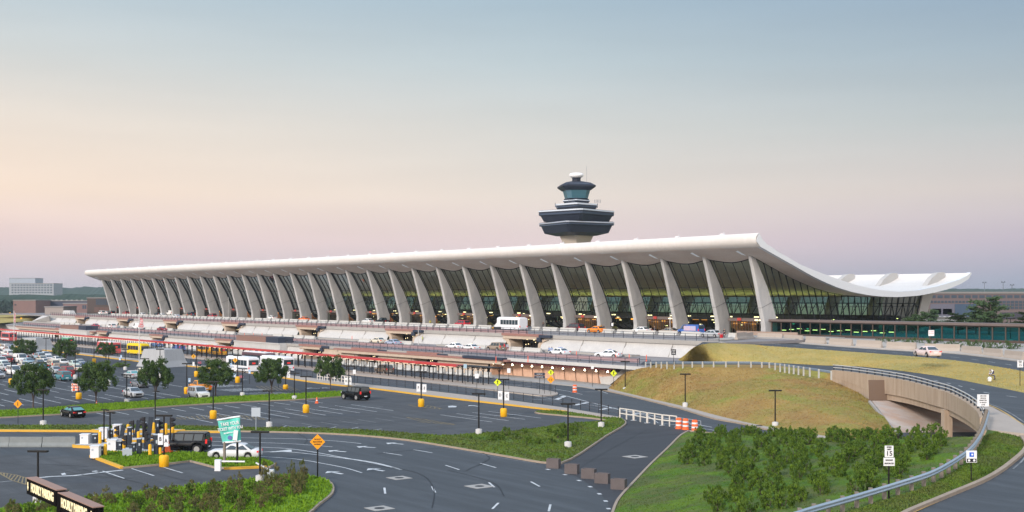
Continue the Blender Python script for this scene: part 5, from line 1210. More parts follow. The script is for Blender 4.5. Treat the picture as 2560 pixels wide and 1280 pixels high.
PP = [(1336, 815, ZD, (.7, .7, .72), (.05, .05, .06), 'stand', 'person in white top near a signpost on the upper pavement'), (1347, 816, ZD, (.65, .66, .7), (.03, .03, .04), 'walk', 'person in pale striped top and dark trousers walking on the upper pavement'),
      (1358, 822, ZD, (.02, .02, .025), (.02, .02, .03), 'stand', 'person all in black standing between two concrete barriers'), (1367, 816, ZD, (.75, .75, .75), (.1, .1, .12), 'stand', 'person in white, leftmost of the group before the dark entrance'),
      (1377, 816.5, ZD, (.7, .7, .7), (.12, .12, .14), 'stand', 'person in white, second of the group before the dark entrance'), (1385, 817, ZD, (.7, .68, .7), (.05, .05, .08), 'stand', 'person in white, third of the group before the dark entrance'),
      (1391, 817, ZD, (.5, .06, .1), (.05, .05, .08), 'stand', 'person in red in the group before the dark entrance'), (1399, 818, ZD, (.08, .09, .12), (.04, .04, .05), 'walk', 'person in dark coat, rightmost of the group before the dark entrance'),
      (1503, 831, ZD, (.5, .35, .05), (.03, .03, .04), 'stand', 'person in mustard top beside the orange taxi'), (1510, 832, ZD, (.04, .04, .06), (.03, .03, .04), 'stand', 'person in dark clothes beside the orange taxi'),
      (1630, 836, ZD, (.65, .55, .5), (.04, .04, .06), 'bend', 'person bending over the boot of the white sedan'), (1637, 837, ZD, (.05, .05, .07), (.04, .04, .1), 'stand', 'person in dark clothes behind the white sedan'),
      (1799, 845, ZD, (.30, .29, .31), (.45, .30, .25), 'stand', 'person in grey top and shorts behind the silver sedan'), (1811, 845.5, ZD, (.02, .025, .04), (.02, .02, .03), 'walk', 'person in black behind the silver sedan with a red suitcase'),
      (1261, 879, ZA, (.62, .02, .04), (.18, .2, .18), 'stand', 'person in a bright red top beside the tan suv'), (1269, 880, ZA, (.4, .5, .6), (.3, .1, .1), 'stand', 'person in pale blue beside the person in red'),
      (1373, 889, ZA, (.22, .36, .62), (.015, .015, .02), 'walk', 'officer in blue shirt and black trousers, left of the pair'), (1379, 889.5, ZA, (.20, .33, .60), (.015, .015, .02), 'stand', 'officer in blue shirt, right of the pair by the patrol car'),
      (1056, 858.5, ZA, (.55, .62, .1), (.03, .03, .04), 'stand', 'worker in a yellow vest at the middle roadway entrance'), (1076, 816, ZD, (.6, .55, .08), (.08, .08, .1), 'stand', 'person in yellow at the upper kerb left of the red suv'),
      (400, 829.5, ZA, (.03, .03, .04), (.03, .03, .04), 'stand', 'dark dressed person beside the dark red sedan on the middle roadway'), (312, 934, 0, (.25, .05, .06), (.04, .04, .05), 'stand', 'person in dark red near the tall left lamp in the lot')]
for x, y, z, sh, tr_, po, lb in PP[:-1]:
    o = person(sh, tr_, pose=po); o.location = atd(x, y) if z == ZA else at(x, y, z+.02); o.rotation_euler = (0, 0, random.uniform(0, 6.28) if po != 'bend' else AW); o['label'] = lb
o = person((.75, .76, .8), (.05, .05, .12), pose='bend'); o.location = at(2487, 950, 5.55); o.rotation_euler = (0, 0, radians(192)); tag(o, 'person in white shirt bending down on the straw grass beside the road')
u = (.5, .5); pz = at(2488, 947, 6.0)
b = MB(); b.loop([[(-.15, -.1, 0), (.15, -.1, 0), (.15, .1, 0), (-.15, .1, 0)], [(-.2, -.14, .35), (.2, -.14, .35), (.2, .14, .35), (-.2, .14, .35)], [(-.05, -.04, .5), (.05, -.04, .5), (.05, .04, .5), (-.05, .04, .5)]]); tag(b.build('bag', SIGNW, loc=at(2474, 953, 5.5)), 'white bag on the straw grass in front of the bending person', 'bag')
b = MB(); b.box((0, 0, .42), (.3, .5, .62)); b.bar((-.1, -.15, .7), (-.1, -.15, 1.0), .03); b.bar((-.1, .15, .7), (-.1, .15, 1.0), .03); b.bar((-.1, -.15, 1), (-.1, .15, 1), .03)
for q in (-.18, .18): b.cyl((0, q-.03, .06), (0, q+.03, .06), .06, n=8)
fixn(b.build('suitcase', mat('suitcase_red', (.5, .01, .02), .4), loc=at(1804, 846, ZD+.02), rz=AW)); o = COL.objects['suitcase']; tag(o, 'red wheeled suitcase between the two people behind the silver sedan', 'suitcase')

# ================================================================ BRIDGE AND GUARD RAILS
def proj(p): return CX+F*p[0]/p[1], HY+F*(ZC-p[2])/p[1]
br_ = empty('road_bridge', bp(2265, 953, 5.2), 0, 'tan curved concrete overpass with a pale metal rail and one square pillar', 'bridge')
o0 = br_.location.copy()
iA = min(range(110), key=lambda i: (Ri[i]-bp(2084.6, 927, 5.0)).length); iB = i0
edge = [bp(*q) for q in [(2084.6, 927, 5.0), (2120, 930.5, 5.05), (2175, 938, 5.1), (2220, 945, 5.15), (2265, 953, 5.2), (2305, 963, 5.23), (2339, 973, 5.25), (2368, 981, 5.26), (2388, 989, 5.27), (2421, 1007, 5.27), (2445.6, 1025, 5.25), (2456, 1036, 5.22), (2461, 1048, 5.15)]]
edge = resample(cr(edge, 6), 60)
def outw(P, i):
    d = P[min(i+1, len(P)-1)]-P[max(i-1, 0)]; d.z = 0; d.normalize(); return Vector((d.y, -d.x, 0))   # toward the viewer's left side of travel
sgn = 1 if outw(edge, 20).x < 0 else -1
girder_bot = lambda t: 1.9+0*t
b = MB(); rings = []
for i, p in enumerate(edge):
    n_ = outw(edge, i)*sgn; t = i/59
    hb = (1.15+min(1, t/.17)*1.6) if t < .17 else 2.75-1.15*(t-.17)
    q = p-o0; rings.append([q+n_*.35+Vector((0, 0, .12)), q+n_*.35+Vector((0, 0, -hb*.72)), q+n_*.1+Vector((0, 0, -hb*.74)), q+n_*.1+Vector((0, 0, -hb)), q-n_*.5+Vector((0, 0, -hb)), q-n_*.2+Vector((0, 0, .12))])
b.loop(rings); fixn(b.build('parapet', CONC_TAN, br_))
b = MB(); rings = []
for i, p in enumerate(edge):
    n_ = outw(edge, i)*sgn; q = p-o0; rings.append([q-n_*.5+Vector((0, 0, -.3)), q-n_*.5+Vector((0, 0, -1.5)), q-n_*9+Vector((0, 0, -1.3)), q-n_*9+Vector((0, 0, -.3))])
b.loop(rings); fixn(b.build('deck', CONC_TAN, br_))
# abutment wing following the grass line
rings = []
for i, p in enumerate(edge):
    x = proj(p)[0]
    if x > 2200: break
    yb = 953+(x-2084)*23/51 if x < 2135 else 976+(x-2135)*25/45
    zb_ = ZC-(yb-HY)*p.y/F-.35; n_ = outw(edge, i)*sgn; q = p-o0; a0, a1 = q+n_*.30, q-n_*.6
    rings.append([Vector((a0.x, a0.y, -.2)), Vector((a0.x, a0.y, zb_-o0.z)), Vector((a1.x, a1.y, zb_-o0.z)), Vector((a1.x, a1.y, -.2))])
b = MB(); b.loop(rings); fixn(b.build('abutment', CONC_TAN, br_))
b = MB(); pb = Vector((44.2, 122, 0))-o0; b.box(pb+Vector((0, 0, 1.4)), (.85, .85, 4.4)); b.build('pillar', CONC_TAN, br_)
b = MB(); f1 = [bp(2178, 1004, 2.7), bp(2256, 1100, -.5)]
b.add([Vector((43.8, 146, 2.4))-o0, Vector((42.4, 130.0, -.55))-o0, Vector((66, 131, -.6))-o0, Vector((66, 147, 2.4))-o0, Vector((66, 147.5, 4.5))-o0, Vector((44.5, 146.5, 4.5))-o0], [(0, 1, 2, 3)]); b.build('slope_paving', CONC_STAIN, br_)
b = MB(); b.add([Vector((43.5, 146.2, 2.3))-o0, Vector((66, 147.2, 2.3))-o0, Vector((66, 147.5, 4.9))-o0, Vector((43.5, 146.5, 4.9))-o0], [(0, 1, 2, 3)]); b.build('back_wall', mat('recess_shade_tone', (.16, .11, .08), .9), br_)  # dark sheet: shade of the recess under the deck put into its colour
b = MB(); b.bar(Vector((43.5, 146, 2.3))-o0, Vector((42.2, 129.9, -.45))-o0, .3, .25); b.build('edge_beam', CONC, br_)
b = MB(); b.poly([(36, 95, -.62), (75, 95, -.62), (75, 134, -.62), (30, 134, -.6)]); structure(b.build('underpass_road', ASPH_DK))
b = MB(); b.add([Vector((64, 80, -1)), Vector((64, 145, -1)), Vector((64, 145, 5)), Vector((64, 80, 4.5))], [(0, 1, 2, 3)]); tag(b.build('retaining_wall', CONC_TAN), 'shaded concrete wall closing the underpass beneath the curved overpass', 'wall')
# metal rail on the parapet
gr = empty('bridge_railing', o0, 0, 'pale two bar metal railing along the top of the curved overpass', 'railing')
pm = MB().bar((0, 0, .1), (0, 0, .82), .10, .14); p0 = pm.build('post', BLUEM, gr); q = resample(edge, 28)
for i, p in enumerate(q):
    o = p0 if i == 0 else p0.copy()
    if i: COL.objects.link(o)
    o.location = p-o0
for h in (.45, .78):
    b = MB(); b.tube([p-o0+Vector((-.08*sgn*0-.06, 0, h)) for p in edge], .06, 5); b.build('rail', ALUM, gr)
def wbeam(P, w=.31):
    """corrugated guard rail swept along P"""
    prof = [(.0, -w/2), (.045, -w*.36), (.075, -w*.28), (.075, -w*.18), (.03, -w*.06), (.03, w*.06), (.075, w*.18), (.075, w*.28), (.045, w*.36), (0, w/2)]
    b = MB(); rows = []
    for i, p in enumerate(P):
        n_ = outw(P, i); rows.append([p+n_*(a)+Vector((0, 0, c)) for a, c in prof])
    b.grid(rows, 0, False); b.grid([[p+outw(P, i)*-.012+Vector((0, 0, -w/2)) for i, p in enumerate(P)], [p+outw(P, i)*-.012+Vector((0, 0, w/2)) for i, p in enumerate(P)]]); return b
g1 = resample(cr([Vector(p)+Vector((0, 0, .62)) for p in RAILP]+[edge[-1]+Vector((.15, -.5, .62))], 8), 90)
r = empty('guard_rail', g1[40]-Vector((0, 0, .6)), 0, 'long galvanised guard rail on brown posts curving down from the overpass beside the shrubs', 'guard rail')
oo = r.location.copy(); sp = g1
b = wbeam([p-oo for p in g1], .36); b.build('beam', GALV, r)
pm = MB().bar((0, 0, -.62), (0, 0, .22), .18, .20); p0 = pm.build('post', GALVD, r)
s2 = -1
for i, p in enumerate(resample(g1, 34)):
    o = p0 if i == 0 else p0.copy()
    if i: COL.objects.link(o)
    o.location = p-oo+Vector((-.16, .05, 0))
g2p = [bp(1614, 917.5, 3.8), bp(1640, 917.5, 4.0), bp(1685, 917.5, 4.3), bp(1780, 917.5, 4.6), bp(1880, 918, 4.7), bp(1935, 921.5, 4.75), bp(2020, 934, 4.85), bp(2078, 943, 4.6)]
g2 = resample(cr([p+Vector((0, 0, .62)) for p in g2p], 6), 60)
r = empty('guard_rail', g2[30]-Vector((0, 0, .6)), 0, 'galvanised guard rail with pale square posts along the top of the dry grass slope', 'guard rail'); oo = r.location.copy()
b = wbeam([p-oo+Vector((.1, .12, .02)) for p in g2], .34); b.build('beam', mat('rail_blue', (.20, .25, .31), .4, .3), r)
pm = MB().bar((0, 0, -1.0), (0, 0, .2), .2, .2); p0 = pm.build('post', mat('post_pale', (.42, .42, .40), .6), r)
for i, p in enumerate(resample(g2, 25)):
    o = p0 if i == 0 else p0.copy()
    if i: COL.objects.link(o)
    o.location = p-oo

# ================================================================ GLAZED CORRIDOR, BARRIERS, PLANTING ON THE RIGHT
gc_ = empty('glazed_corridor', T(0, 1.6, ZD), ROT, 'low glazed walkway building with bronze frames and teal glass leaving the terminal', 'corridor'); gc_.location = T(0, 1.6, ZD)
b = MB(); b.bx(.6, 95, -.5, 4.2, 2.75, 3.15); b.build('roof', BROWNF, gc_)
b = MB(); b.bx(.6, 95, 0, 4, 0, .25); b.build('base', BRONZE, gc_)
b = MB(); b.bx(1, 95, .1, .14, .25, 2.74); b.bx(1, 95, 3.8, 3.84, .25, 2.74); b.build('window', GLC, gc_)
b = MB()
for k in range(40): b.bx(1+k*2.35-.09, 1+k*2.35+.09, -.05, .12, .25, 2.75)
b.bx(1, 95, -.02, .1, .26, .4); b.bx(1, 95, -.02, .1, 2.55, 2.74); b.build('window_frame', BRONZE, gc_)
b = MB()
for k in range(14): b.box((2.2+k*1.9, 2.2, 1.0+(k % 3)*.18), (.95, .25, .12))
b.build('lamp', mat('lamp_yel', (1, .95, .5), .5, emis=(1, .45, .12), estr=6.0), gc_)
b = MB(); b.bx(1, 95, .2, 3.7, .252, .262); b.build('floor', mat('corr_floor', (.1, .22, .22), .5), gc_)
b = MB(); b.bx(-3, 12, -4.2, -3.9, 0, .9); tag(b.build('low_wall', mat('brown_wall', (.36, .27, .22), .8, n=[(1, (.3, .22, .18), .3)]), loc=T(0, 0, ZD), rz=ROT), 'low tan wall in front of the terminal end and the glazed corridor', 'wall')
def jersey(Ln, H_=.95, w=.62, m=WALKC):
    r = MB(); rings = []
    for x in (-Ln/2, Ln/2): rings.append([(x, -w/2, 0), (x, w/2, 0), (x, w/2, .15), (x, w*.22, .45), (x, w*.16, H_), (x, -w*.16, H_), (x, -w*.22, .45), (x, -w/2, .15)])
    r.loop(rings); return fixn(tag(r.build('concrete_barrier', m), cat='barrier'))
jb = Proto(lambda: jersey(5.3)); q = cr([p+Vector((1.2, 1.0, .14)) for p in URF], 8)
qq = resample(q, 200); d = 0; acc = []
for i in range(6, 199): 
    d += (qq[i]-qq[i-1]).length
    if d > 6.0 and len(acc) < 15: acc.append((qq[i], atan2(qq[i].y-qq[i-1].y, qq[i].x-qq[i-1].x))); d = 0
for k, (p, a) in enumerate(acc): jb.put(p, a, 'tan concrete road barrier behind the upper approach road, %s from the terminal end' % ordn(k), 'barriers along the approach road', (1, 1, 1.25))
jw = Proto(lambda: jersey(5.0, .9, .9, mat('barrier_white', (.50, .49, .46), .8)))
for k in range(56):
    s = 8-k*6.1
    jw.put(T(s, -15.6, ZD+.014), ROT, 'pale concrete barrier at the upper kerb, %s from the right end' % ordn(k), 'barriers at the upper kerb')
n_ = 0
for i, s in enumerate(PORT):
    for k in range(4):
        jw.put(T(s-10+k*6.0, PD-4.2, zdeck(PD-4.2)+.014), ROT, 'pale concrete barrier before the %s upper wall entrance, %s of four' % (nP[i].replace(' from the', ' from'), ORD[k]), 'barriers before the entrances')
jl = Proto(lambda: jersey(1.9, 1.05, 1.0, mat('barrier_white', (.50, .49, .46), .8)))
for k in range(22):
    jl.put(T(-20.5-k*3.0, -52.0, .18), ROT, 'short pale barrier block behind the canopy, %s from the right' % ordn(k), 'barrier blocks behind the canopy')
jg = Proto(lambda: jersey(3.25, 1.0, .6, mat('barrier_grey', (.24, .26, .26), .8, n=[(1.5, (.18, .2, .2), .3)])))
p1, p2 = bp(-70, 1116), bp(192, 1116)
for k, x in enumerate((-17, 65, 148)): jg.put(at(x, 1117), 0, 'weathered grey road barrier left of the ticket gates, %s' % ('cut by the left edge', 'middle one of three', 'nearest the gates')[k], 'grey barriers by the ticket gates')

# ================================================================ VEGETATION
def leafblob(name, m, nleaf, shape, size, seed, parent=None, vol=None, rr=(.13, .30)):
    """crown: leaf sized faces in clumps filling an uneven volume"""
    R = random.Random(seed); b = MB(); cl = []
    for _ in range(vol or 46):
        while True:
            x, y, z = R.uniform(-1, 1), R.uniform(-1, 1), R.uniform(0, 1)
            if shape(x, y, z) and (sqrt(x*x+y*y)+abs(z-.5) > .35 or R.random() < .35): break
        cl.append((x, y, z, R.uniform(*rr)))
    for i in range(nleaf):
        c = cl[R.randrange(len(cl))]; a, e = R.uniform(0, 2*pi), R.uniform(-1, 1); q = c[3]*R.random()**.45
        p = Vector((c[0]+cos(a)*sqrt(1-e*e)*q, c[1]+sin(a)*sqrt(1-e*e)*q, c[2]+e*q*.7))
        u = Vector((R.gauss(0, 1), R.gauss(0, 1), R.gauss(0, .7))).normalized(); v = u.orthogonal().normalized(); v.rotate(Matrix.Rotation(R.random()*6, 3, u)); w = u.cross(v); s = size*R.uniform(.6, 1.4)
        b.add([p-v*s, p+w*s*.55, p+v*s, p-w*s*.55], [(0, 1, 2, 3)])
    return b
def tree(seed, lean=0):
    r = empty('street_tree'); R = random.Random(seed)
    H_, h0 = 1.0, .24
    sh = lambda x, y, z: x*x+y*y < (.55+.6*min(1, z*3.2))**2*(1-max(0, z-.3)*.95) and z > .10*(1-x*x-y*y)
    b = leafblob('crown', LEAF, 9500, sh, .040, seed, vol=105, rr=(.09, .22)); b.v = [(x*.58, y*.58, .30+z*.66) for x, y, z in b.v]; b.build('crown', LEAF, r)
    t = MB(); t.cyl((0, 0, 0), (0, 0, .2), .026, .019, 8)
    for k in range(7):
        a = k*.9+R.random(); e = Vector((cos(a)*R.uniform(.12, .3), sin(a)*R.uniform(.12, .3), R.uniform(.45, .75))); m_ = Vector((cos(a)*.05, sin(a)*.05, .34))
        t.cyl((0, 0, .18), m_, .014, .010, 6); t.cyl(m_, e, .010, .004, 5)
    t.build('trunk', BARK, r); return tag(r, cat='tree')
TR = [Proto(lambda s=s: tree(s)) for s in (11, 23, 37)]
TREES = [(83, 1022, 909, 88, 'broad dark tree at the left, in the grass strip'), (240, 1012, 903, 90, 'round dark tree on the grass strip above the black coupe'), (389, 1004, 896, 76, 'dark green tree on the grass strip in front of the concrete vent'), (539, 991, 899, 80, 'tree on the grass strip before the white buses'),
         (679, 984, 896, 80, 'tree on the grass strip hiding the right bus'), (826, 974, 889, 66, 'smaller tree beside the white barrier frames'), (60, 905, 849, 58, 'small tree between crowded cars and the first concrete vent'), (164, 912, 849, 54, 'small tree right of the first concrete vent'), (265, 905, 855, 42, 'smallest tree, in front of the red and white bus')]
for k, (x, y, yt, w, lb) in enumerate(TREES):
    p = at(x, y); s = p.y/F; H_ = (y-yt)*s; TR[k % 3].put(p, k*1.7, lb+', light pole nearby' if 0 else lb, None, (w*s/1.08, w*s/1.08, H_))
def shrub(seed, m, n=1200):
    r = empty('shrub'); sh = lambda x, y, z: x*x+y*y+(z-.42)**2*2.2 < .72
    b = leafblob('foliage', m, n, sh, .065, seed, vol=26, rr=(.14, .26)); b.v = [(x*.5, y*.5, z*.85) for x, y, z in b.v]; b.build('foliage', m, r)
    t = MB()
    for k in range(4): a = k*1.6; t.cyl((0, 0, -.05), (cos(a)*.2, sin(a)*.2, .5), .02, .008, 5)
    t.build('stem', BARK, r); return tag(r, cat='shrub')
SHR = [Proto(lambda s=s: shrub(s, LEAFS)) for s in (5, 6, 7, 8)]
SHB = [Proto(lambda s=s: shrub(s, LEAFB, 620)) for s in (15, 16, 17)]
SHT = [Proto(lambda s=s: shrub(s, LEAF, 500)) for s in (25, 26)]
# right bank: rows of young shrubs, placed over the slope
R = random.Random(12); cnt = 0; used = []
BT = [[Vector(p) for p in r] for r in BANKROWS]
cand = []
for r_i in range(len(BT)):
    for c_i in range(len(BT[0])): cand.append(BT[r_i][c_i])
R.shuffle(cand)
def proj(p): return CX+F*p.x/p.y, HY+F*(ZC-p.z)/p.y
def inpoly(x, y, P):
    c = False; j = len(P)-1
    for i in range(len(P)):
        if (P[i][1] > y) != (P[j][1] > y) and x < (P[j][0]-P[i][0])*(y-P[i][1])/(P[j][1]-P[i][1])+P[i][0]: c = not c
        j = i
    return c
FIELDS = [[(1745, 1083), (1960, 1090), (2160, 1095), (2262, 1092), (2270, 1150), (2260, 1190), (2170, 1225), (2075, 1262), (2000, 1290), (1740, 1290), (1745, 1262), (1830, 1200), (1790, 1165), (1700, 1165), (1706, 1110)], [(2225, 1085), (2350, 1095), (2360, 1130), (2290, 1165), (2240, 1170)]]
pts_ = []
for p in cand:
    x, y = proj(p)
    if any(inpoly(x, y, P) for P in FIELDS) and all((p-q).length > 1.5 for q in pts_): pts_.append(p)
for x, y in ((2405, 1090),): pass
pts_ = pts_[:176]
pts_.sort(key=lambda p: proj(p)[1])
rowsz = {}
for p in pts_:
    x, y = proj(p); rk = int((y-1080)/17); rowsz.setdefault(rk, []).append((x, p))
for rk, L_ in rowsz.items():
    L_.sort(key=lambda q: q[0])
    for k, (x, p) in enumerate(L_):
        SHR[R.randrange(4)].put(p-Vector((0, 0, .05)), R.random()*6, 'young shrub on the sloping bank, row %d from the top, %s from left' % (rk+1, ordn(k)), 'young shrubs on the sloping bank', R.uniform(1.05, 1.42))
# shrubs on the grass island and by the bed
R2 = random.Random(4)
for k, (x, y) in enumerate([(1313, 1085), (1322, 1104), (1291, 1098), (1345, 1112), (1372, 1083), (1380, 1110), (1395, 1096), (1410, 1092), (1408, 1075), (1440, 1070), (1438, 1088), (1318, 1112), (1240, 1095), (1255, 1101), (1428, 1080), (1265, 1090), (1230, 1103)]):
    SHR[k % 4].put(at(x, y, .15), k, 'low dark shrub on the grass bank before the side road, %s from left' % ordn([sorted([1313, 1322, 1291, 1345, 1372, 1380, 1395, 1410, 1408, 1440, 1438, 1318, 1240, 1255, 1428, 1265, 1230]).index(x)][0]), 'shrubs on the grass bank', R2.uniform(.8, 1.2))
BED = [(5, 1295), (20, 1283), (40, 1296), (75, 1278), (90, 1290), (110, 1270), (130, 1284)]
P_ = [q for q in I4]; tr_ = tessellate_polygon([[Vector((p.x, p.y, 0)) for p in P_]]); pool = []
def onbed(x, y): return inpoly(x, y, [(20, 1276), (140, 1262), (225, 1254), (425, 1236), (540, 1222), (640, 1212), (730, 1202), (765, 1200), (762, 1212), (748, 1218), (752, 1235), (735, 1245), (690, 1262), (640, 1275), (560, 1290), (20, 1300)])
tries = 0
while len(pool) < 76 and tries < 20000:
    tries += 1; x, y = R2.uniform(10, 770), R2.uniform(1195, 1300)
    if not onbed(x, y) or (255 < x < 330 and y > 1262) : continue
    p = at(x, y, .18)
    if all((p-q).length > 1.3 for q in pool): pool.append(p)
pool.sort(key=lambda p: proj(p)[0])
for k, p in enumerate(pool):
    x, y = proj(p); col = k//10+1
    (SHB if R2.random() < .72 else SHR)[k % 3].put(p, R2.random()*6, 'brownish shrub in the corner planting bed, clump %d from left, %s inside' % (col, ordn(k % 10)), 'shrubs in the corner planting bed', (1.05, 1.05, R2.uniform(.75, 1.4)))
for k, (x, y) in enumerate([(660, 1204), (690, 1210), (728, 1200), (757, 1202), (752, 1232), (737, 1222)]):
    SHB[k % 3].put(at(x, y, .18), k, 'taller spiky shrub near the black sign post in the corner bed, %s from the left' % ordn(k), 'tall shrubs in the corner bed', (.9, .9, 1.9))
SHR[0].put(at(2462, 1283, 4.0)+Vector((0, -8, 0)), 0, 'leafy bush top beside the road at the bottom right edge', None, 1.6)
for k in range(22):
    x = 2200+k*16.5; y = 857+k*.75; p = at(x, y+4+R2.uniform(-1, 3), 6.75)
    SHT[k % 2].put(p, k, 'dark round shrub between the barriers and the glazed corridor, %s from the left' % ordn(k), 'shrubs beside the glazed corridor', R2.uniform(1.5, 2.1))
b = MB(); p1, p2 = at(330, 918), at(285, 918)
SHR[1].put(at(306, 918, 0), 0, 'low green mound of shrubs beside the large concrete vent', None, (4.2, 2.6, 1.4))
def pine(seed):
    r = empty('pine_tree'); R = random.Random(seed); b = MB(); t = MB(); t.cyl((0, 0, 0), (.05, 0, .8), .035, .012, 6)
    for k in range(16):
        z = .25+.7*k/16+R.uniform(-.03, .03); a = k*2.4+R.random(); ln = .55*(1-.55*((z-.25)/.75))*R.uniform(.7, 1.2); e = Vector((cos(a)*ln, sin(a)*ln, z+.02))
        t.cyl((0, 0, z-.04), e, .012, .005, 4)
        for i in range(150):
            f = R.uniform(.35, 1.1); p = Vector((0, 0, z-.04)).lerp(e, f)+Vector((R.gauss(0, .07), R.gauss(0, .07), R.gauss(.02, .025))); u = Vector((R.gauss(0, 1), R.gauss(0, 1), R.gauss(0, .6))).normalized(); v = u.orthogonal(); s = .045
            b.add([p-u*s, p+v*s*.35, p+u*s, p-v*s*.35], [(0, 1, 2, 3)])
    b.build('crown', LEAFP, r); t.build('trunk', BARK, r); return tag(r, cat='tree')
PN = [Proto(lambda s=s: pine(s)) for s in (3, 9)]
for k, (x, D_, h, w, lb) in enumerate([(2325, 245, 4.9, 5.0, 'left one of the spreading pines behind the glazed corridor'), (2290, 250, 3.9, 5.0, 'lowest pine, touching the rear terminal column'), (2395, 245, 4.2, 5.5, 'low wide pine behind the glazed corridor, middle of the group'), (2472, 240, 7.6, 7.5, 'tallest pine behind the glazed corridor'), (2440, 246, 4.6, 5.5, 'bushy pine at the foot of the tallest pine'), (2568, 235, 4.6, 5, 'pine cut by the right edge')]):
    PN[k % 2].put(((x-CX)/F*D_, D_, ZD), k*2.0, lb, None, (w, w, h))

# ================================================================ LAMPS, SIGNS AND STREET FURNITURE
def lamp(base, h=4.6):
    r = empty('street_lamp'); b = MB(); hb = 1.05 if base == 'drum' else .72
    b.cyl((0, 0, hb), (0, 0, h), .085, .07, 8); b.build('pole', DARKM, r)
    b = MB(); b.box((0, 0, h+.08), (1.45, .34, .17)); b.build('lamp_head', DARKM, r)
    b = MB()
    if base == 'drum': b.lathe([(.36, 0), (.42, .05), (.43, .9), (.38, 1.02), (.30, 1.08), (.12, 1.09)], 12); b.build('base', YELL, r)
    elif base == 'drum_small': b.lathe([(.36, 0), (.42, .05), (.43, .9), (.38, 1.02), (.30, 1.08), (.12, 1.09)], 12); b.build('base', YELL, r)
    else: b.lathe([(.36, -.3), (.36, .70), (.32, .74)], 12); b.cyl((0, 0, .74), (0, 0, .8), .16, n=8); b.build('base', CONC_W, r)
    return tag(r, cat='street lamp')
LP_ = {'drum': Proto(lambda: lamp('drum')), 'conc': Proto(lambda: lamp('conc'))}
LAMPS = [(28, 962, 893, 'drum', 'by the crowded cars at the left edge'), (197, 998, 925, 'drum', 'beside the striped barrier boards'), (533, 1047, 953, 'drum', 'in the yellow hatched area left of the green banner'), (765, 1032, 940, 'drum', 'alone in the middle of the lower lot'),
         (1053, 1017, 928, 'drum', 'with the F and E boards'), (1259, 1042, 947, 'drum', 'with the D and C boards'), (410, 1167, 1037, 'drum', 'with the B and A boards on the grass island'), (467, 985, 908, 'drum', 'hidden behind the white suv'), (714, 973, 922, 'drum', 'right of the tree hiding the bus'), (491, 942, 879, 'drum', 'right of the large concrete vent'),
         (594, 957, 888, 'drum', 'before the front white bus with flowers'), (235, 908, 856, 'drum', 'right of the second small tree'), (115, 893, 845, 'drum', 'in front of the first concrete vent'), (673, 1069, 976, 'conc', 'on the grass strip above the green banner'), (108, 1066, 973, 'conc', 'between the two grass strips at the left'), (1197, 1089, 983, 'conc', 'on the grass strip at the middle of the photo'),
         (1420, 1122, 1008, 'conc', 'among low shrubs on the grass bank'), (1503, 1071, 972, 'conc', 'at the tip of the grass bank by the white barrier'), (95, 1262, 1126, 'conc', 'behind the hourly parking sign'), (650, 1208, 1078, 'conc', 'in the corner planting bed before the banner'), (317, 1009, 936, 'conc', 'left of the silver sedan on the grass strip'),
         (606, 992, 921, 'conc', 'before the white buses on the grass strip'), (1713, 1020, 934, 'conc', 'at the foot of the dry slope, middle'), (1938, 1070, 975, 'conc', 'at the foot of the dry slope, right'), (1563, 981, 903, 'conc', 'at the foot of the dry slope, beside the wing wall'), (362, 958, 896, 'conc', 'in front of the large concrete vent'), (400, 945, 872, 'conc', 'right face of the large concrete vent'),
         (272, 962, 885, 'conc', 'between the second and third trees'), (188, 948, 876, 'conc', 'right of the crowded cars'), (313, 925, 873, 'conc', 'left of the yellow minibus'), (872, 990, 914, 'conc', 'behind the black boxy vehicle'), (105, 962, 905, 'conc', 'above the first tree from the left'), (736, 1000, 932, 'conc', 'right of the bus hiding tree')]
for x, y, yt, bt, lb in LAMPS:
    z = 0; p = at(x, y, z); s = p.y/F; h = (y-yt)*s
    LP_[bt].put(p, -.12 if x < 1700 else 0.0, 'T shaped lamp, %s base, %s' % ('yellow' if bt == 'drum' else 'concrete', lb), 'T shaped lamps', (1, 1, h/4.75))
for x, y, h, lb in ((2214, 850, 4.6, 'black T shaped lamp in front of the glazed corridor, left one'), (2526, 858, 4.2, 'black T shaped lamp in front of the glazed corridor, right one')):
    LP_['conc'].put(at(x, y, 7.0), 0, lb, 'T shaped lamps', (1, 1, h/4.6))
def pole(name, x, y, z, h, m, label, cat='pole', r_=.06): b = MB(); b.cyl((0, 0, 0), (0, 0, h), r_, n=8); b.box((0, 0, .05), (.3, .3, .1)); return tag(b.build(name, m, loc=at(x, y, z)), label, cat)
b = pole('flagpole', 348, 915, 0, 10.9, ALUM, 'tall white flagpole with a hanging red and white flag before the concrete vent', 'flagpole', .10)
f = MB(); f.grid([[(.1+.25*i+.05*sin(k), .12*sin(i*1.3+k), 10.6-k*.42-.15*i) for i in range(4)] for k in range(6)]); f.build('flag', mat('flag_red', (.55, .12, .14), .8, n=[((1, 1, 4), (.6, .5, .5), .1)]), b)
b = pole('flagpole', 35, 870, 0, 11.0, ALUM, 'white flagpole at the far left with a furled flag', 'flagpole', .10)
f = MB(); f.grid([[(.05+.2*i, .1*sin(i*1.3+k), 10.7-k*.6-.25*i) for i in range(3)] for k in range(6)]); f.build('flag', mat('flag_red', (.55, .12, .14), .8), b)
for x, y, z, h, lb in ((1675, 838, ZD, 4.3, 'slim white pole by the tan coupe on the upper roadway'), (571, 797, ZD, 7.5, 'white pole with twin heads on the upper roadway, left of the stair house'), (338, 789, ZD, 5.5, 'pale pole with a small box by the left columns'), (1046, 861, ZA, 4.6, 'pale pole at the middle roadway entrance right of centre')):
    o = pole('pole', x, y, z, h, ALUM, lb); o.location = atd(x, y) if z == ZA else o.location
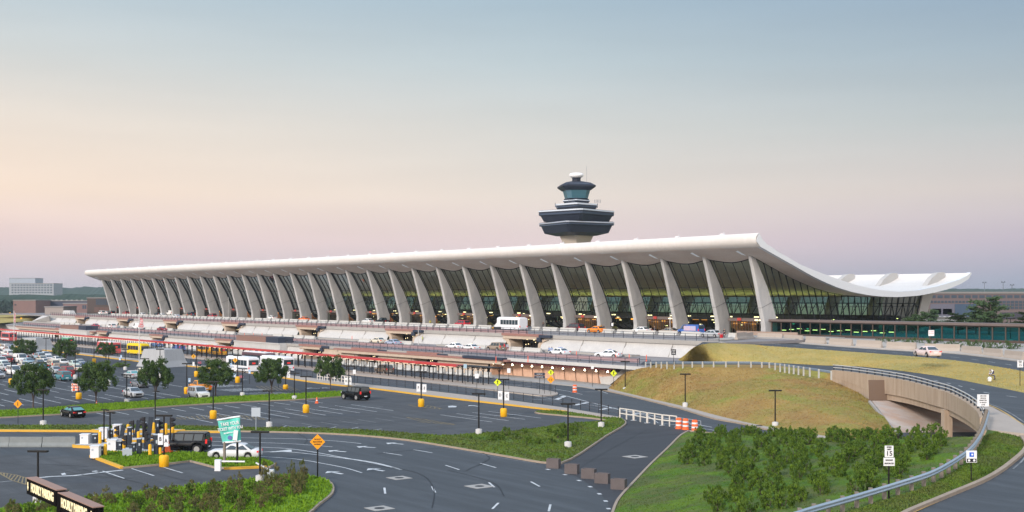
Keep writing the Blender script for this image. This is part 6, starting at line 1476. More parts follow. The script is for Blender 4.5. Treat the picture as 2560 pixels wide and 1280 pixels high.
# gate posts and thin masts by the ticket gates
for x, y, yt, lb in ((260, 1111, 1024, 'thin brown mast left of the ticket machines'), (275, 1128, 1031, 'thin brown mast on a grey round base among white cabinets'), (388, 1062, 978, 'thin brown pole rising behind the traffic lights')):
    p = at(x, y); h = (y-yt)*p.y/F; b = MB(); b.cyl((0, 0, 0), (0, 0, h), .075, n=8); b.bar((-.3, 0, h), (.3, 0, h), .1); b.box((.35, 0, h-.05), (.3, .16, .14)); tag(b.build('camera_mast', DARKM, loc=p), lb, 'mast')
# concrete truncated vents
def vent(xl, xr, yb, yt, xtl, xtr, lb):
    p = at((xl+xr)/2, yb-6); s = p.y/F; w = (xr-xl)*s; wt = (xtr-xtl)*s; h = (yb-6-yt)*s*1.0
    r = MB(); q = .80
    r.loop([[(i*w/2*q*a, j*w/2*q*a*.75, z) for i, j in ((-1, -1), (1, -1), (1, 1), (-1, 1))] for z, a in ((0, 1), (h*.35, 1-(1-wt/w)*.55), (h, wt/w*.96))])
    return tag(fixn(r.build('concrete_vent', mat('vent_concrete', (.40, .41, .42), .8, n=[((1.2, 1.2, .2), (.33, .34, .35), .25)]), loc=p+Vector((0, w*.3, 0)), rz=ROT+.35)), lb, 'concrete vent')
vent(329, 462, 924, 874, 348, 447, 'large pale concrete vent shaped like a cut pyramid, right one beside the flagpole')
vent(32, 126, 882, 845, 42, 112, 'large pale concrete vent shaped like a cut pyramid, left one behind the small tree')

def signpost(x, y, z, h, plates, label, pm_=DARKM, rz=0.0, name='road_sign', pr=.035, cat='sign'):
    p = atd(x, y) if z == ZA else at(x, y, z); r = empty(name, p, rz, label, cat); b = MB(); b.cyl((0, 0, 0), (0, 0, h), pr, n=6); b.build('post', pm_, r)
    for (shape, w, hh, zc, m, txt) in plates:
        b = MB(); 
        if shape == 'diamond': b.add([(-w/2, -.06, zc), (0, -.06, zc-w/2), (w/2, -.06, zc), (0, -.06, zc+w/2), (-w/2, -.03, zc), (0, -.03, zc-w/2), (w/2, -.03, zc), (0, -.03, zc+w/2)], [(0, 1, 2, 3), (7, 6, 5, 4), (0, 4, 5, 1), (1, 5, 6, 2), (2, 6, 7, 3), (3, 7, 4, 0)])
        else: b.box((0, -.05, zc), (w, .03, hh))
        pl_ = b.build('plate', m, r)
        for t in txt or []:
            if t[0] == 'T': text(t[1], t[2], t[4] if len(t) > 4 else SIGNK, pl_, (t[5] if len(t) > 5 else 0, -.075, zc+t[3]), (pi/2, 0, 0), depth=.004, sx=t[6] if len(t) > 6 else 1, bold=.004)
            elif t[0] == 'walker':
                s = t[1]; q = MB(); q.cyl((.02*s, -.07, zc+.32*s), (.02*s, -.066, zc+.32*s), .07*s, n=8)
                for a, c, w_ in (((0, .22), (0, -.02), .12), ((0, .18), (-.16, .04), .06), ((0, .18), (.15, .08), .06), ((0, -.02), (-.13, -.32), .07), ((0, -.02), (.12, -.30), .07)): q.bar((a[0]*s, -.068, zc+a[1]*s), (c[0]*s, -.068, zc+c[1]*s), .006, w_*s, up=(1, 0, 0))
                q.build('walking_figure', SIGNK, pl_)
            elif t[0] == 'box': q = MB(); q.box((t[1], -.07, zc+t[2]), (t[3], .01, t[4])); q.build('symbol', t[5], pl_)
            elif t[0] == 'disc': q = MB(); q.cyl((t[1], -.076, zc+t[2]), (t[1], -.07, zc+t[2]), t[3], n=12); q.build('symbol', t[4], pl_)
    return r
signpost(2222, 1254, 3.95, 3.05, [('box', .47, .62, 2.72, SIGNW, [('T', 'SPEED', .10, .23), ('T', 'LIMIT', .10, .11), ('T', '15', .36, -.12)]), ('box', .60, .44, 2.16, SIGNW, [('T', 'RADAR', .12, .09), ('T', 'ENFORCED', .115, -.09, SIGNK, 0, .85)])], 'white speed limit 15 sign with a radar enforced plate, on the shrub bank', pr=.05)
signpost(2428, 1205, 4.15, 1.85, [('box', .62, .70, 1.5, SIGNW, [('box', 0, .12, .26, .26, mat('sign_blue', (.02, .12, .6), .5)), ('disc', .03, .12, .06, SIGNW), ('box', 0, -.22, .56, .2, SIGNK), ('disc', -.15, -.22, .07, SIGNW), ('disc', .15, -.22, .07, SIGNW)])], 'white sign with a blue square above a black strip, behind the guard rail')
signpost(2457, 1042, 5.2, 1.6, [('box', .95, .98, 1.35, SIGNW, [('T', 'USE ONE', .13, .36), ('T', 'VEHICLE', .13, .18), ('T', 'PERMITTED', .12, 0), ('T', 'IN SINGLE', .12, -.18), ('T', 'LANE', .13, -.36)])], 'white five line text sign at the near end of the overpass railing')
signpost(2550, 966, 5.3, 2.6, [('box', .62, .76, 2.45, SIGNW, [('T', 'SPEED', .13, .28), ('T', 'LIMIT', .13, .13), ('T', '15', .34, -.14)])], 'white speed limit 15 sign at the right edge of the straw grass')
signpost(2328, 869, 6.7, 1.9, [('box', .95, .95, 2.4, SIGNW, [('T', 'NO PARKING', .14, .2, REDL), ('T', 'TOW AWAY', .14, -.1, REDL)])], 'white square sign with red words behind the approach road barriers')
signpost(1684, 912, 4.66, 2.0, [('box', .72, .88, 1.95, SIGNK, [('T', 'TAXIS', .18, .25, SIGNW), ('T', 'AND', .16, .02, SIGNW), ('T', 'BUSES', .16, -.22, SIGNW)])], 'small black sign with white words on the loop road beside the guard rail')
signpost(1534, 975, 0, 2.9, [('diamond', 1.1, 0, 2.7, FLYEL, [('walker', .95)])], 'fluorescent yellow walking person sign in front of the wing wall')
signpost(1377, 986, .17, 3.3, [('diamond', .98, 0, 3.35, FLYEL, [('walker', .85)]), ('diamond', 1.15, 0, 2.25, ORSIGN, [('box', -.14, 0, .09, .34, SIGNK), ('box', .14, 0, .09, .34, SIGNK)])], 'yellow walking person sign above an orange arrows sign at the island tip')
signpost(1244, 999, .17, 2.7, [('diamond', 1.1, 0, 2.5, FLYEL, [('walker', .95)])], 'fluorescent yellow walking person sign left of the D and C boards')
signpost(484, 922, 0, 2.8, [('diamond', 1.0, 0, 2.6, AMBER, [('walker', .8)]), ('box', .4, .85, 1.0, SIGNW, [])], 'amber walking person sign right of the large concrete vent')
signpost(588, 934, .17, 2.9, [('diamond', 1.0, 0, 2.6, AMBER, [('walker', .8)]), ('box', .4, 1.2, 1.1, SIGNW, [])], 'amber walking person sign before the front white bus')
signpost(45, 1063, 0, 2.9, [('diamond', 1.0, 0, 2.5, ORSIGN, [('box', 0, 0, .08, .42, SIGNK)])], 'orange diamond sign with a black arrow between the grass strips at the left', BLUEM)
signpost(794, 1196, .15, 3.0, [('diamond', 1.26, 0, 3.0, ORSIGN, [('T', 'TICKET', .17, .20), ('T', 'MACHINE', .17, 0), ('T', 'AHEAD', .17, -.20)])], 'orange diamond TICKET MACHINE AHEAD sign on the tip of the planting bed', pr=.06)
signpost(886, 962, .17, 3.0, [('box', .52, .72, 2.2, SIGNW, [])], 'plain white sign on a black post left of the fence lamps')
signpost(1192, 992, .17, 3.3, [('box', .55, .68, 3.1, SIGNW, [])], 'plain white sign on a black post above the yellow kerb')
signpost(1272, 973, .17, 3.2, [('box', .55, .72, 3.0, SIGNW, [])], 'plain white sign on the canopy island before the brown wall')
signpost(1163, 961, .17, 3.2, [('box', .55, .72, 3.1, mat('sign_pale_blue', (.35, .5, .6), .5), [])], 'pale blue sign at the end of the black canopy roof')
signpost(1481, 967, .17, 3.1, [('box', .45, .5, 3.2, SIGNW, [])], 'white box sign on a black post before the lamps of the brown wall')
signpost(640, 1075, .2, 2.0, [('box', 1.0, 1.0, 2.0, GREYC, [])], 'square blue grey box on a post behind the green banner', GREYC)
r = signpost(1349, 984, .17, 2.9, [('box', 1.65, .42, 3.0, NAVY, [('T', 'HOURLY A-F', .16, 0, SIGNW)]), ('box', 1.65, .36, 2.56, NAVY, [('T', 'HOURLY G-M', .16, 0, SIGNW)])], 'dark blue two line direction sign on two posts at the island', rz=-.1)
b = MB(); b.cyl((.75, 0, 0), (.75, 0, 2.4), .035, n=6); b.build('post', DARKM, r)
signpost(1241, 858, ZA, .9, [('box', 2.1, 1.0, 3.2, SIGNK, [('box', -.8, .3, .35, .25, AMBER)])], 'black sign board with an amber corner on the middle roadway left of an entrance')
signpost(1530, 836, ZD, 1.5, [('box', .62, .9, 2.0, SIGNK, [('box', .05, 0, .38, .6, SIGNW)])], 'black framed notice case right of the orange taxi', DARKM)
for k, (x, y) in enumerate(((474, 984), (587, 970), (624, 960), (578, 940), (696, 970), (300, 922), (303, 915), (516, 975))):
    signpost(x, y, 0, 2.3, [('box', .38, .65, 2.1, mat('sign_access', (.35, .5, .68), .5), [('box', 0, -.12, .2, .22, SIGNW)])], 'pale blue bay sign on a thin post in the hatched lot area, %s listed from the vent' % ordn(k), group_ := None) if False else tag(signpost(x, y, 0, 2.3, [('box', .38, .65, 2.1, mat('sign_access', (.35, .5, .68), .5), [('box', 0, -.12, .2, .22, SIGNW)])], 'pale blue bay sign on a thin post, %s' % ('beside the lamp hidden by the white suv', 'before the front bus, left of two', 'before the front bus, right of two', 'left of the flower tub', 'under the bus hiding tree', 'beside the low green mound, right one', 'beside the low green mound, left one', 'above the white suv roof')[k]), group='pale blue bay signs')
# letter boards on lamps : things hung on the lamps
for x, y, zc, ch, w, lp_ in ((1046, 1017, 2.62, 'F', .50, 'FE'), (1061, 1017, 2.55, 'E', .56, 'FE'), (1250.5, 1042, 2.72, 'D', .56, 'DC'), (1267, 1042, 2.60, 'C', .58, 'DC'), (401.5, 1167, 2.45, 'B', .44, 'BA'), (415.5, 1167, 2.3, 'A', .42, 'BA'), (865.5, 985, 2.0, 'H', .5, 'HG'), (874.8, 985, 2.0, 'G', .5, 'HG'), (722, 973, 2.4, 'J', .45, 'J')):
    p = at(x, y, 0); r = empty('letter_board', (p.x, p.y-.05, zc), 0, 'white board with the letter %s hung on a black lamp pole' % ch, 'sign'); h = 1.08 if ch not in 'BA' else 1.0
    b = MB(); b.box((0, 0, 0), (w, .05, h)); b.build('plate', SIGNW, r); text(ch, .5, SIGNK, r, (0, -.035, 0), (pi/2, 0, 0), depth=.004, sx=.75, bold=.012)
# HOURLY PARKING sign
A_, E1, E2 = T(0, 0, 0), 0, 0
sa, pa = toT(bp(75, 1194, 3.7)); sb_, pb_ = toT(bp(250, 1263, 3.7)); L_ = sb_-sa
hp = empty('parking_sign', T((sa+sb_)/2, (pa+pb_)/2, 0), ROT, 'long dark sign reading HOURLY PARKING twice in cream letters', 'sign')
b = MB(); b.bx(-L_/2, -.35, -.28, .28, 2.72, 3.68); b.build('panel', mat('sign_brown', (.006, .005, .005), .9, 0, .05), hp)
b = MB(); b.bx(.25, L_/2, -.28, .28, 2.62, 3.58); b.build('panel', mat('sign_brown', (.006, .005, .005), .9, 0, .05), hp)
b = MB(); b.bx(-L_/2, -.2, -.30, .32, 3.681, 3.74); b.bx(.1, L_/2, -.30, .32, 3.581, 3.64); b.build('sign_top', mat('sign_top', (.32, .20, .16), .7), hp)
b = MB(); b.bx(-.34, .24, -.24, .24, 0, 3.66); b.build('post', mat('sign_brown', (.006, .005, .005), .9, 0, .05), hp)
text('HOURLY PARKING', .74, CREAM, hp, (-L_/4+.14, -.30, 3.2), (pi/2, 0, 0), depth=.01, sx=.74, bold=.022)
text('HOURLY PARKING', .74, CREAM, hp, (L_/4-.14, -.30, 3.1), (pi/2, 0, 0), depth=.01, sx=.74, bold=.022)
for sx_, s0, zz in ((1, -L_/2+.32, 3.2), (-1, L_/2-.30, 3.1)):
    b = MB(); b.add([(s0-.16, -.30, zz), (s0+.16, -.30, zz), (s0, -.30, zz-.28)], [(0, 2, 1)]); b.bx(s0-.08, s0+.08, -.305, -.29, zz, zz+.28); b.build('arrow', CREAM, hp)
# green banner
bn = empty('banner_sign', at(589, 1160, .2), 0, 'teal banner reading TAKE YOUR TICKET WITH YOU on two posts', 'banner')
TEALB = mat('banner_teal', (.04, .52, .42), .6, n=[((.9, .9, .5), (.22, .62, .55), .25)])
s = bn.location.y/F; X = lambda x: (x-589)*s; Z = lambda y: (1160-y)*s
c4 = [(545, 1047), (602, 1038), (603, 1105), (558, 1109)]
b = MB(); rows = []
for k in range(9):
    v = k/8; l = Vector((545+13*v, 1047+62*v)); rr_ = Vector((602+1*v, 1038+67*v)); rows.append([(X(l.x+(rr_.x-l.x)*u/8), -.2-.12*sin(u*.9+k*.5), Z(l.y+(rr_.y-l.y)*u/8)) for u in range(9)])
b.grid(rows, 0, True); cl = b.build('cloth', TEALB, bn)
so_ = cl.modifiers.new('t', 'SOLIDIFY'); so_.thickness = .02
for k in (0, 8):
    b = MB(); b.tube([Vector(q)+Vector((0, -.03, -.08 if k == 0 else .1)) for q in rows[k]], .09, 5); b.build('hem', SIGNW, bn)
for tx, sz, yy, xx in (('TAKE YOUR', .42, 1058, 577), ('TICKET WITH YOU', .36, 1070, 578), ('pay before you leave', .18, 1080, 577)):
    text(tx, sz, SIGNW, bn, (X(xx), -.36, Z(yy)), (pi/2, radians(-8), 0), depth=.004, sx=.72, bold=.008)
b = MB(); b.box((0, 0, 0), (.38, .02, .9)); o = b.build('ticket_picture', SIGNW, bn, (X(591), -.37, Z(1087))); o.rotation_euler = (0, .12, 0)
b = MB(); b.cyl((X(577), -.38, Z(1093)), (X(577), -.36, Z(1093)), .2, n=14); b.build('badge', mat('badge_blue', (.12, .16, .4), .5), bn)
b = MB(); b.cyl((X(594), -.1, -.1), (X(594), -.1, Z(1104)), .10, n=8); b.build('post', DARKM, bn); b = MB(); b.cyl((X(562), -.1, -.3), (X(562), -.1, Z(1104)), .13, n=8); b.build('post', GALVD, bn)

# ---------------------------------------------------------------- ticket gates
def pos(x, y): return at(x, y, .16)
# gate islands
TG = [[(187, 1117), (262, 1113), (300, 1114), (304, 1119), (262, 1122), (192, 1120)], [(268, 1099.5), (345, 1100), (383, 1102), (386, 1105), (340, 1107), (268, 1106)], [(283, 1089.5), (400, 1089.5), (404, 1093), (290, 1094.5)], [(285, 1130), (360, 1129), (440, 1129), (447, 1132), (440, 1136), (350, 1136), (285, 1135)], [(250, 1078), (440, 1079), (442, 1081), (250, 1082)]]
for q in TG:
    P = cr([bp(x, y, 0) for x, y in q], 3, True); b = MB(); b.poly([p+Vector((0, 0, .28)) for p in P], z0=-.05); structure(b.build('kerb', KERBY))
    c = sum(P, Vector())/len(P); b = MB(); b.poly([c+(p-c)*.93+Vector((0, 0, .30)) for p in P]); structure(b.build('pavement', CONC_W))
def cabinet(w, h, d=.8, m=WHITEP):
    r = empty('gate_cabinet'); b = MB(); b.box((0, 0, h/2), (w, d, h)); b.build('body', m, r); b = MB(); b.box((0, 0, h+.03), (w+.10, d+.1, .07)); b.build('lid', m, r)
    b = MB(); b.box((-w*.22, -d/2-.01, h*.72), (w*.22, .03, h*.18)); b.build('vent', GREYC, r); return tag(r, cat='cabinet')
for k, (x, y, w, h) in enumerate(((213, 1112, 21, 28), (260, 1098, 20, 30), (293, 1089, 19, 29), (239, 1144, 22, 31), (281, 1128, 23, 30))):
    p = pos(x, y); s = p.y/F; c = cabinet(w*s*.95, h*s*.93); c.location = p; c.rotation_euler = (0, 0, .05); c['label'] = 'white ticket gate cabinet, %s' % ('leftmost, on the yellow island', 'tall one behind the thin masts', 'farthest, before the grass strip', 'nearest, at the tip of the grass island', 'wide one behind the mast base')[k]; c['group'] = 'gate cabinets'
for k, (x, y, w, h) in enumerate(((237.5, 1111.5, 11, 25), (278, 1097, 9, 22), (255, 1140, 10, 25), (299, 1128, 12, 25), (324, 1112, 10, 43), (348, 1138, 11, 41), (391, 1139, 11, 52), (361, 1093, 9, 36), (394, 1091, 9, 42), (335, 1132, 8, 24))):
    p = pos(x, y); s = p.y/F; r = empty('ticket_machine', p, .05, 'dark grey ticket machine, %s' % ('behind the leftmost cabinet', 'behind the tall cabinet', 'beside the nearest cabinet', 'beside the wide cabinet', 'slim one left of centre', 'tall one at the island middle', 'tallest, under the B board', 'behind the leaning panels', 'behind the right hand lights', 'low one before the leaning panel')[k], 'ticket machine', 'ticket machines')
    b = MB(); b.box((0, 0, h*s/2), (w*s*.9, .5, h*s)); b.build('body', BLUEM, r); b = MB(); b.box((0, 0, h*s+.03), (w*s*.9+.08, .56, .06)); b.build('lid', GREYC, r)
    b = MB(); b.box((w*s*.2, -.26, h*s*.68), (w*s*.35, .03, h*s*.16)); b.build('screen', GREYC, r)
for k, (x, y, h) in enumerate(((250, 1112, 33), (290, 1091, 20), (320, 1078, 18), (263.5, 1141, 32), (310, 1121, 25), (346, 1098, 20), (384, 1086, 30), (415, 1083, 25), (375, 1141, 31), (400, 1139, 21), (434, 1128, 25), (432, 1080, 15))):
    p = pos(x, y); s = p.y/F; b = MB(); rr_ = .16; b.lathe([(rr_, -.1), (rr_, h*s-.12), (rr_*.7, h*s-.03), (.02, h*s)], 10); tag(b.build('bollard', YELL, loc=p), 'yellow round bollard at the ticket gates, %s from the left' % ordn(sorted([250, 290, 320, 263.5, 310, 346, 384, 415, 375, 400, 434, 432]).index(x)), 'bollard', 'yellow bollards')
for k, (x0, y0, x1, y1) in enumerate(((303, 1098, 309, 1063), (339, 1097, 347.5, 1050), (367, 1126, 378, 1042))):
    p = pos(x0, y0); s = p.y/F; r = empty('raised_barrier', p, 0, 'raised dark slab shaped gate arm leaning right, %s of three' % ORD[k], 'gate arm', 'raised gate arms'); b = MB(); b.bar((0, 0, 0), ((x1-x0)*s, 0, (y0-y1)*s), .42, .16, up=(0, 1, 0)); b.build('arm', BLUEM, r)
    b = MB(); b.box((0, 0, .1), (.5, .5, .5)); b.build('pivot', BLUEM, r)
def signal(h, nh=2):
    r = empty('traffic_light'); b = MB(); b.cyl((0, 0, 0), (0, 0, h), .06, n=8); b.build('post', DARKM, r)
    for k in range(nh):
        b = MB(); z = h-.25-k*.48; b.box((.12, 0, z), (.28, .3, .42)); b.cyl((.26, 0, z+.04), (.46, 0, z), .15, .13, 10, caps=False); b.build('lamp_head', SIGNK, r)
    return tag(r, cat='traffic light')
for k, (x, y, yt, fl) in enumerate(((297, 1098, 1064, 1), (334, 1092, 1051, 1), (362, 1118, 1042, 1), (396, 1090, 1052, 0), (426, 1127, 1043, 0), (359, 1094, 1058, 0), (316, 1128, 1088, 1), (390, 1138, 1086, 1), (362, 1126, 1078, 0))):
    p = pos(x, y); h = (y-yt)*p.y/F; o = signal(h, 2); o.location = p; o.rotation_euler = (0, 0, pi if fl else 0); o['label'] = 'black hooded gate light on a post, %s' % ('leftmost', 'second from the left, facing left', 'tall one beside the longest gate arm', 'behind the B and A boards', 'right end, before the black suv', 'middle of the far island', 'low one by the wide cabinet', 'under the B board', 'beside the red machine')[k]; o['group'] = 'gate lights'
p = pos(318, 1141); b = MB(); b.box((0, 0, .35), (.85, .7, .7)); b.box((.0, 0, .75), (.3, .3, .12)); tag(b.build('junction_box', GREYC, loc=p, rz=.3), 'squat grey junction box on the bright grass island', 'box')
def cone(h=.75): 
    r = empty('traffic_cone'); b = MB(); b.lathe([(.19, .03), (.12, h*.45), (.05, h*.98), (.03, h)], 10); b.box((0, 0, .02), (.46, .46, .04)); b.build('body', ORANGE, r); b = MB(); b.lathe([(.127, h*.43), (.088, h*.66)], 10); b.build('band', SIGNW, r); return tag(r, cat='cone')
cn = Proto(cone)
for x, y, z, sc_, lb in ((418, 1130, .3, 1.9, 'orange cone at the ticket gates before the black suv'), (792, 1008, 0, 1.15, 'orange cone in the lower lot below the grass strip'), (241, 1012, .0, .9, 'small orange cone by the trunk of the second tree')): cn.put(at(x, y, z), 0, lb, 'orange cones', sc_)
def barrel():
    r = empty('traffic_barrel'); b = MB(); b.lathe([(.36, 0), (.36, .06), (.30, .1), (.27, 1.0), (.20, 1.06)], 14); b.build('body', ORANGE, r)
    for z in (.3, .68): b = MB(); b.lathe([(.30-z*.03+.012, z), (.30-z*.03+.008, z+.15)], 14); b.build('band', SIGNW, r)
    return tag(r, cat='barrel')
bl = Proto(barrel)
for x, y, sc_, lb in ((1437, 981, 1.15, 'orange and white barrel alone on the exit road'), (1697, 1072, 1.18, 'orange barrel left of three beside the white barrier'), (1714, 1074, 1.18, 'orange barrel in the middle of three'), (1737, 1078, 1.2, 'orange barrel right of three')): bl.put(at(x, y), 0, lb, 'orange barrels', sc_)
for k, (x, y) in enumerate([(1240, 906), (1320, 905), (1441, 893), (1505, 895), (1540, 897), (1573, 901), (1616, 903), (611, 842), (634, 843), (655, 842), (880, 851)]):
    b = MB(); b.cyl((0, 0, 0), (0, 0, 1.1), .09, .06, 8); b.cyl((0, 0, 0), (0, 0, .06), .2, n=8); tag(b.build('marker_post', mat('marker', (.85, .16, .10), .5), loc=atd(x, y)), 'slim orange marker post on the middle roadway, %s from the left' % ordn(sorted([1240, 1320, 1441, 1505, 1540, 1573, 1616, 611, 634, 655, 880]).index(x)), 'marker post', 'orange marker posts')
b = MB(); 
r = empty('barricade', at(189, 980), 0, 'orange and white striped barricade boards beside a yellow based lamp', 'barricade')
for k in range(3): b = MB(); b.box((0, -.05, .35+k*.42), (1.3, .05, .3)); b.build('board', mat('stripe_or', (.8, .13, .03), .5, n=[((6, 6, 1), (.8, .75, .7), .02)]), r)
b = MB(); b.bar((-.5, 0, 0), (-.5, 0, 1.4), .06); b.bar((.5, 0, 0), (.5, 0, 1.4), .06); b.build('frame', SIGNW, r)
# planters closing the side road
def planter():
    r = empty('planter_box'); w, d, h = 1.15, .62, .82; b = MB()
    for x0, x1, y0, y1 in ((-w/2, w/2, -d/2, -d/2+.1), (-w/2, w/2, d/2-.1, d/2), (-w/2, -w/2+.1, -d/2+.1, d/2-.1), (w/2-.1, w/2, -d/2+.1, d/2-.1)): b.bx(x0, x1, y0, y1, 0, h)
    b.build('box', mat('planter', (.10, .085, .085), .7, n=[(2, (.13, .11, .11), .3)]), r); b = MB(); b.bx(-w/2+.1, w/2-.1, -d/2+.1, d/2-.1, .1, h-.2); b.build('soil', UNDER, r); return tag(r, cat='planter')
pt = Proto(planter)
for k, (x, y) in enumerate(((1384, 1170), (1430, 1184), (1472, 1196), (1506, 1208), (1547, 1223))): pt.put(at(x, y), -.42, 'brown box planter closing the side road, %s' % ('leftmost of five', 'second from the left', 'middle of five', 'second from the right', 'rightmost of five')[k], 'brown box planters')
def frame(w):
    r = empty('crowd_barrier'); b = MB(); h = 1.2
    for x in (-w/2, 0, w/2): b.bar((x, 0, 0), (x, 0, h), .11)
    for z in (h, h*.52): b.bar((-w/2, 0, z), (w/2, 0, z), .10)
    b.build('frame', mat('barrier_cream', (.68, .64, .58), .5), r); b = MB(); b.bar((-w/2, -.35, .04), (-w/2, .35, .04), .06); b.bar((w/2, -.35, .04), (w/2, .35, .04), .06); b.build('foot', GREYC, r); return tag(r, cat='barrier')
fr = Proto(lambda: frame(2.2)); fp = [(1549, 1046), (1584, 1051.5), (1618, 1058), (1656, 1064), (1692, 1068)]
for k, (a, c) in enumerate(zip(fp, fp[1:])): 
    A_, B_ = at(*a), at(*c); d = B_-A_; fr.put((A_+B_)/2, atan2(d.y, d.x), 'cream pipe barrier frame across the side road, %s of four from the left' % ORD[k], 'cream barrier frames', (d.length/2.3, 1, 1.05))
A_, B_ = at(1693, 1068), at(1752, 1078); d = B_-A_
fr2 = empty('crowd_barrier', (A_+B_)/2, atan2(d.y, d.x), 'thin wire barrier behind the three orange barrels', 'barrier'); b = MB()
for z in (.1, .6, 1.15): b.bar((-d.length/2, 0, z), (d.length/2, 0, z), .035)
for x in (-1, 0, 1): b.bar((x*d.length/2, 0, 0), (x*d.length/2, 0, 1.15), .04)
b.build('frame', GREYC, fr2)
fw = Proto(lambda: frame(2.2))
for k, x in enumerate((800, 818, 836, 854, 869)):
    p = at(x, 950+ (x-800)*.12, .17); o = frame(2.0); o.location = p; o.rotation_euler = (0, 0, ROT); o['label'] = 'white grid barrier frame by the smaller tree, %s of five from the left' % ORD[k]; o['group'] = 'white grid frames'
# boom gates and cabinets on the right part of the grass island
for x, y, h, x2, y2, lb in ((545, 1177, 28, 612, 1161, 'white boom gate cabinet with its arm over the grass island tip'), (677, 1203, 29, 640, 1164, 'white boom gate cabinet between the planting bed and the grass island')):
    p = at(x, y); s = p.y/F; r = empty('boom_gate', p, 0, lb, 'boom gate'); b = MB(); b.box((0, 0, h*s/2), (.50, .45, h*s)); b.build('cabinet', WHITEP, r)
    q = at(x2, y2+18)-p; b = MB(); b.bar((.1, 0, h*s*.86), (q.x, q.y, h*s*.9), .06, .12); b.build('arm', SIGNW, r)
for k, (x, y, cx_, lb) in enumerate(((602, 955, 1, 'tub of pink flowers by the front bus lamp'), (499, 917, 1, 'tub of red flowers right of the large concrete vent'), (244, 888, 1, 'tub of pink flowers under the small tree'))):
    p = at(x, y); r = empty('flower_tub', p, 0, lb, 'flower tub'); b = MB(); b.lathe([(.3, 0), (.42, .7), (.38, .72)], 10); b.build('tub', BLUEM, r)
    bb = leafblob('f', None, 160, lambda x, y, z: x*x+y*y < 1, .16, k); bb.v = [(x*.45, y*.45, .68+z*.45) for x, y, z in bb.v]; bb.build('flowers', mat('petals', (.6, .08, .16), .7, n=[(4, (.75, .35, .4), .2)]), r)
# ================================================================ FAR BACKGROUND
def far_box(name, x0, x1, yt, yb, D, m, label, cat='building', depth=None, rz=0, parts=None):
    X0_, X1_ = (x0-CX)/F*D, (x1-CX)/F*D; z0, z1 = ZC-(yb-HY)*D/F, ZC-(yt-HY)*D/F; w = X1_-X0_; dp = depth or w*.5
    r = empty(name, ((X0_+X1_)/2, D+dp/2, 0), rz, label, cat); b = MB(); b.box((0, 0, (z0-4+z1)/2), (w, dp, z1-z0+4)); b.build('wall', m, r)
    b = MB(); b.box((0, 0, z1+.25), (w+.4, dp+.4, .5)); b.build('roof', mat('far_roof', (.22, .21, .21), .8), r)
    for nm, px0, px1, py0, py1, mm, nx, ny, gx, gy in parts or []:
        a0, a1 = (px0-CX)/F*D-(X0_+X1_)/2, (px1-CX)/F*D-(X0_+X1_)/2; c0, c1 = ZC-(py0-HY)*D/F, ZC-(py1-HY)*D/F
        for i in range(nx):
            for j in range(ny):
                b = MB(); q0, q1 = a0+(a1-a0)*i/nx, a0+(a1-a0)*(i+1-gx)/nx; t0, t1 = c0+(c1-c0)*j/ny, c0+(c1-c0)*(j+1-gy)/ny
                b.bx(q0, q1, -dp/2-.08, -dp/2+.1, t1, t0); b.build(nm, mm, r)
    return r
FW = mat('far_window', (.05, .07, .10), .3); BRK = mat('far_brick', (.22, .14, .13), .85, n=[(.2, (.18, .12, .12), .3)]); DKB = mat('far_dark', (.05, .05, .065), .7)
far_box('office_building', 23, 134, 709, 737, 1500, mat('far_office', (.30, .32, .35), .8), 'pale office block with a grid of windows in front of the distant wooded hill', 'building', 30, 0, [('window', 29, 133, 711, 736, FW, 14, 4, .38, .45)])
far_box('office_building', 23, 88, 696, 709.5, 1530, mat('far_office2', (.30, .34, .40), .5), 'glazed upper block rising behind the pale office block', 'building', 26)
far_box('office_building', -60, -32, 694, 742, 1300, BRK, 'dark brick tower cut by the left edge', 'building', 30)
far_box('warehouse', 33, 89, 752, 786, 620, BRK, 'plain brick warehouse with a dark side door at the left', 'building', 30, 0, [('door', 36, 41, 760, 764, DKB, 1, 1, 0, 0)])
far_box('warehouse', 89, 218, 753, 786, 640, mat('far_navy', (.045, .055, .09), .6), 'long dark blue warehouse behind the brick one', 'building', 30, 0, [('roof_unit', 100, 215, 749.5, 752.5, mat('far_unit', (.4, .42, .44), .6), 9, 1, .6, 0)])
far_box('low_building', 158, 219, 760, 776, 560, BRK, 'low brick building with a flat pale roof beside the dark brown block', 'building', 20, 0, [('window', 206, 217, 763, 772, FW, 2, 1, .2, 0)])
far_box('low_building', 112, 158, 768.5, 782, 520, mat('far_tan', (.30, .26, .24), .8), 'small tan flat roofed building before the long dark warehouse', 'building', 16)
far_box('brown_block', 218, 276, 746, 790, 540, mat('far_brown', (.085, .065, .06), .7), 'dark brown block directly beside the far end of the terminal', 'building', 30, 0, [('window', 240, 272, 748, 762, FW, 6, 1, .2, 0), ('window', 236, 274, 768, 780, mat('far_brown2', (.13, .08, .07), .7), 3, 1, .1, 0)])
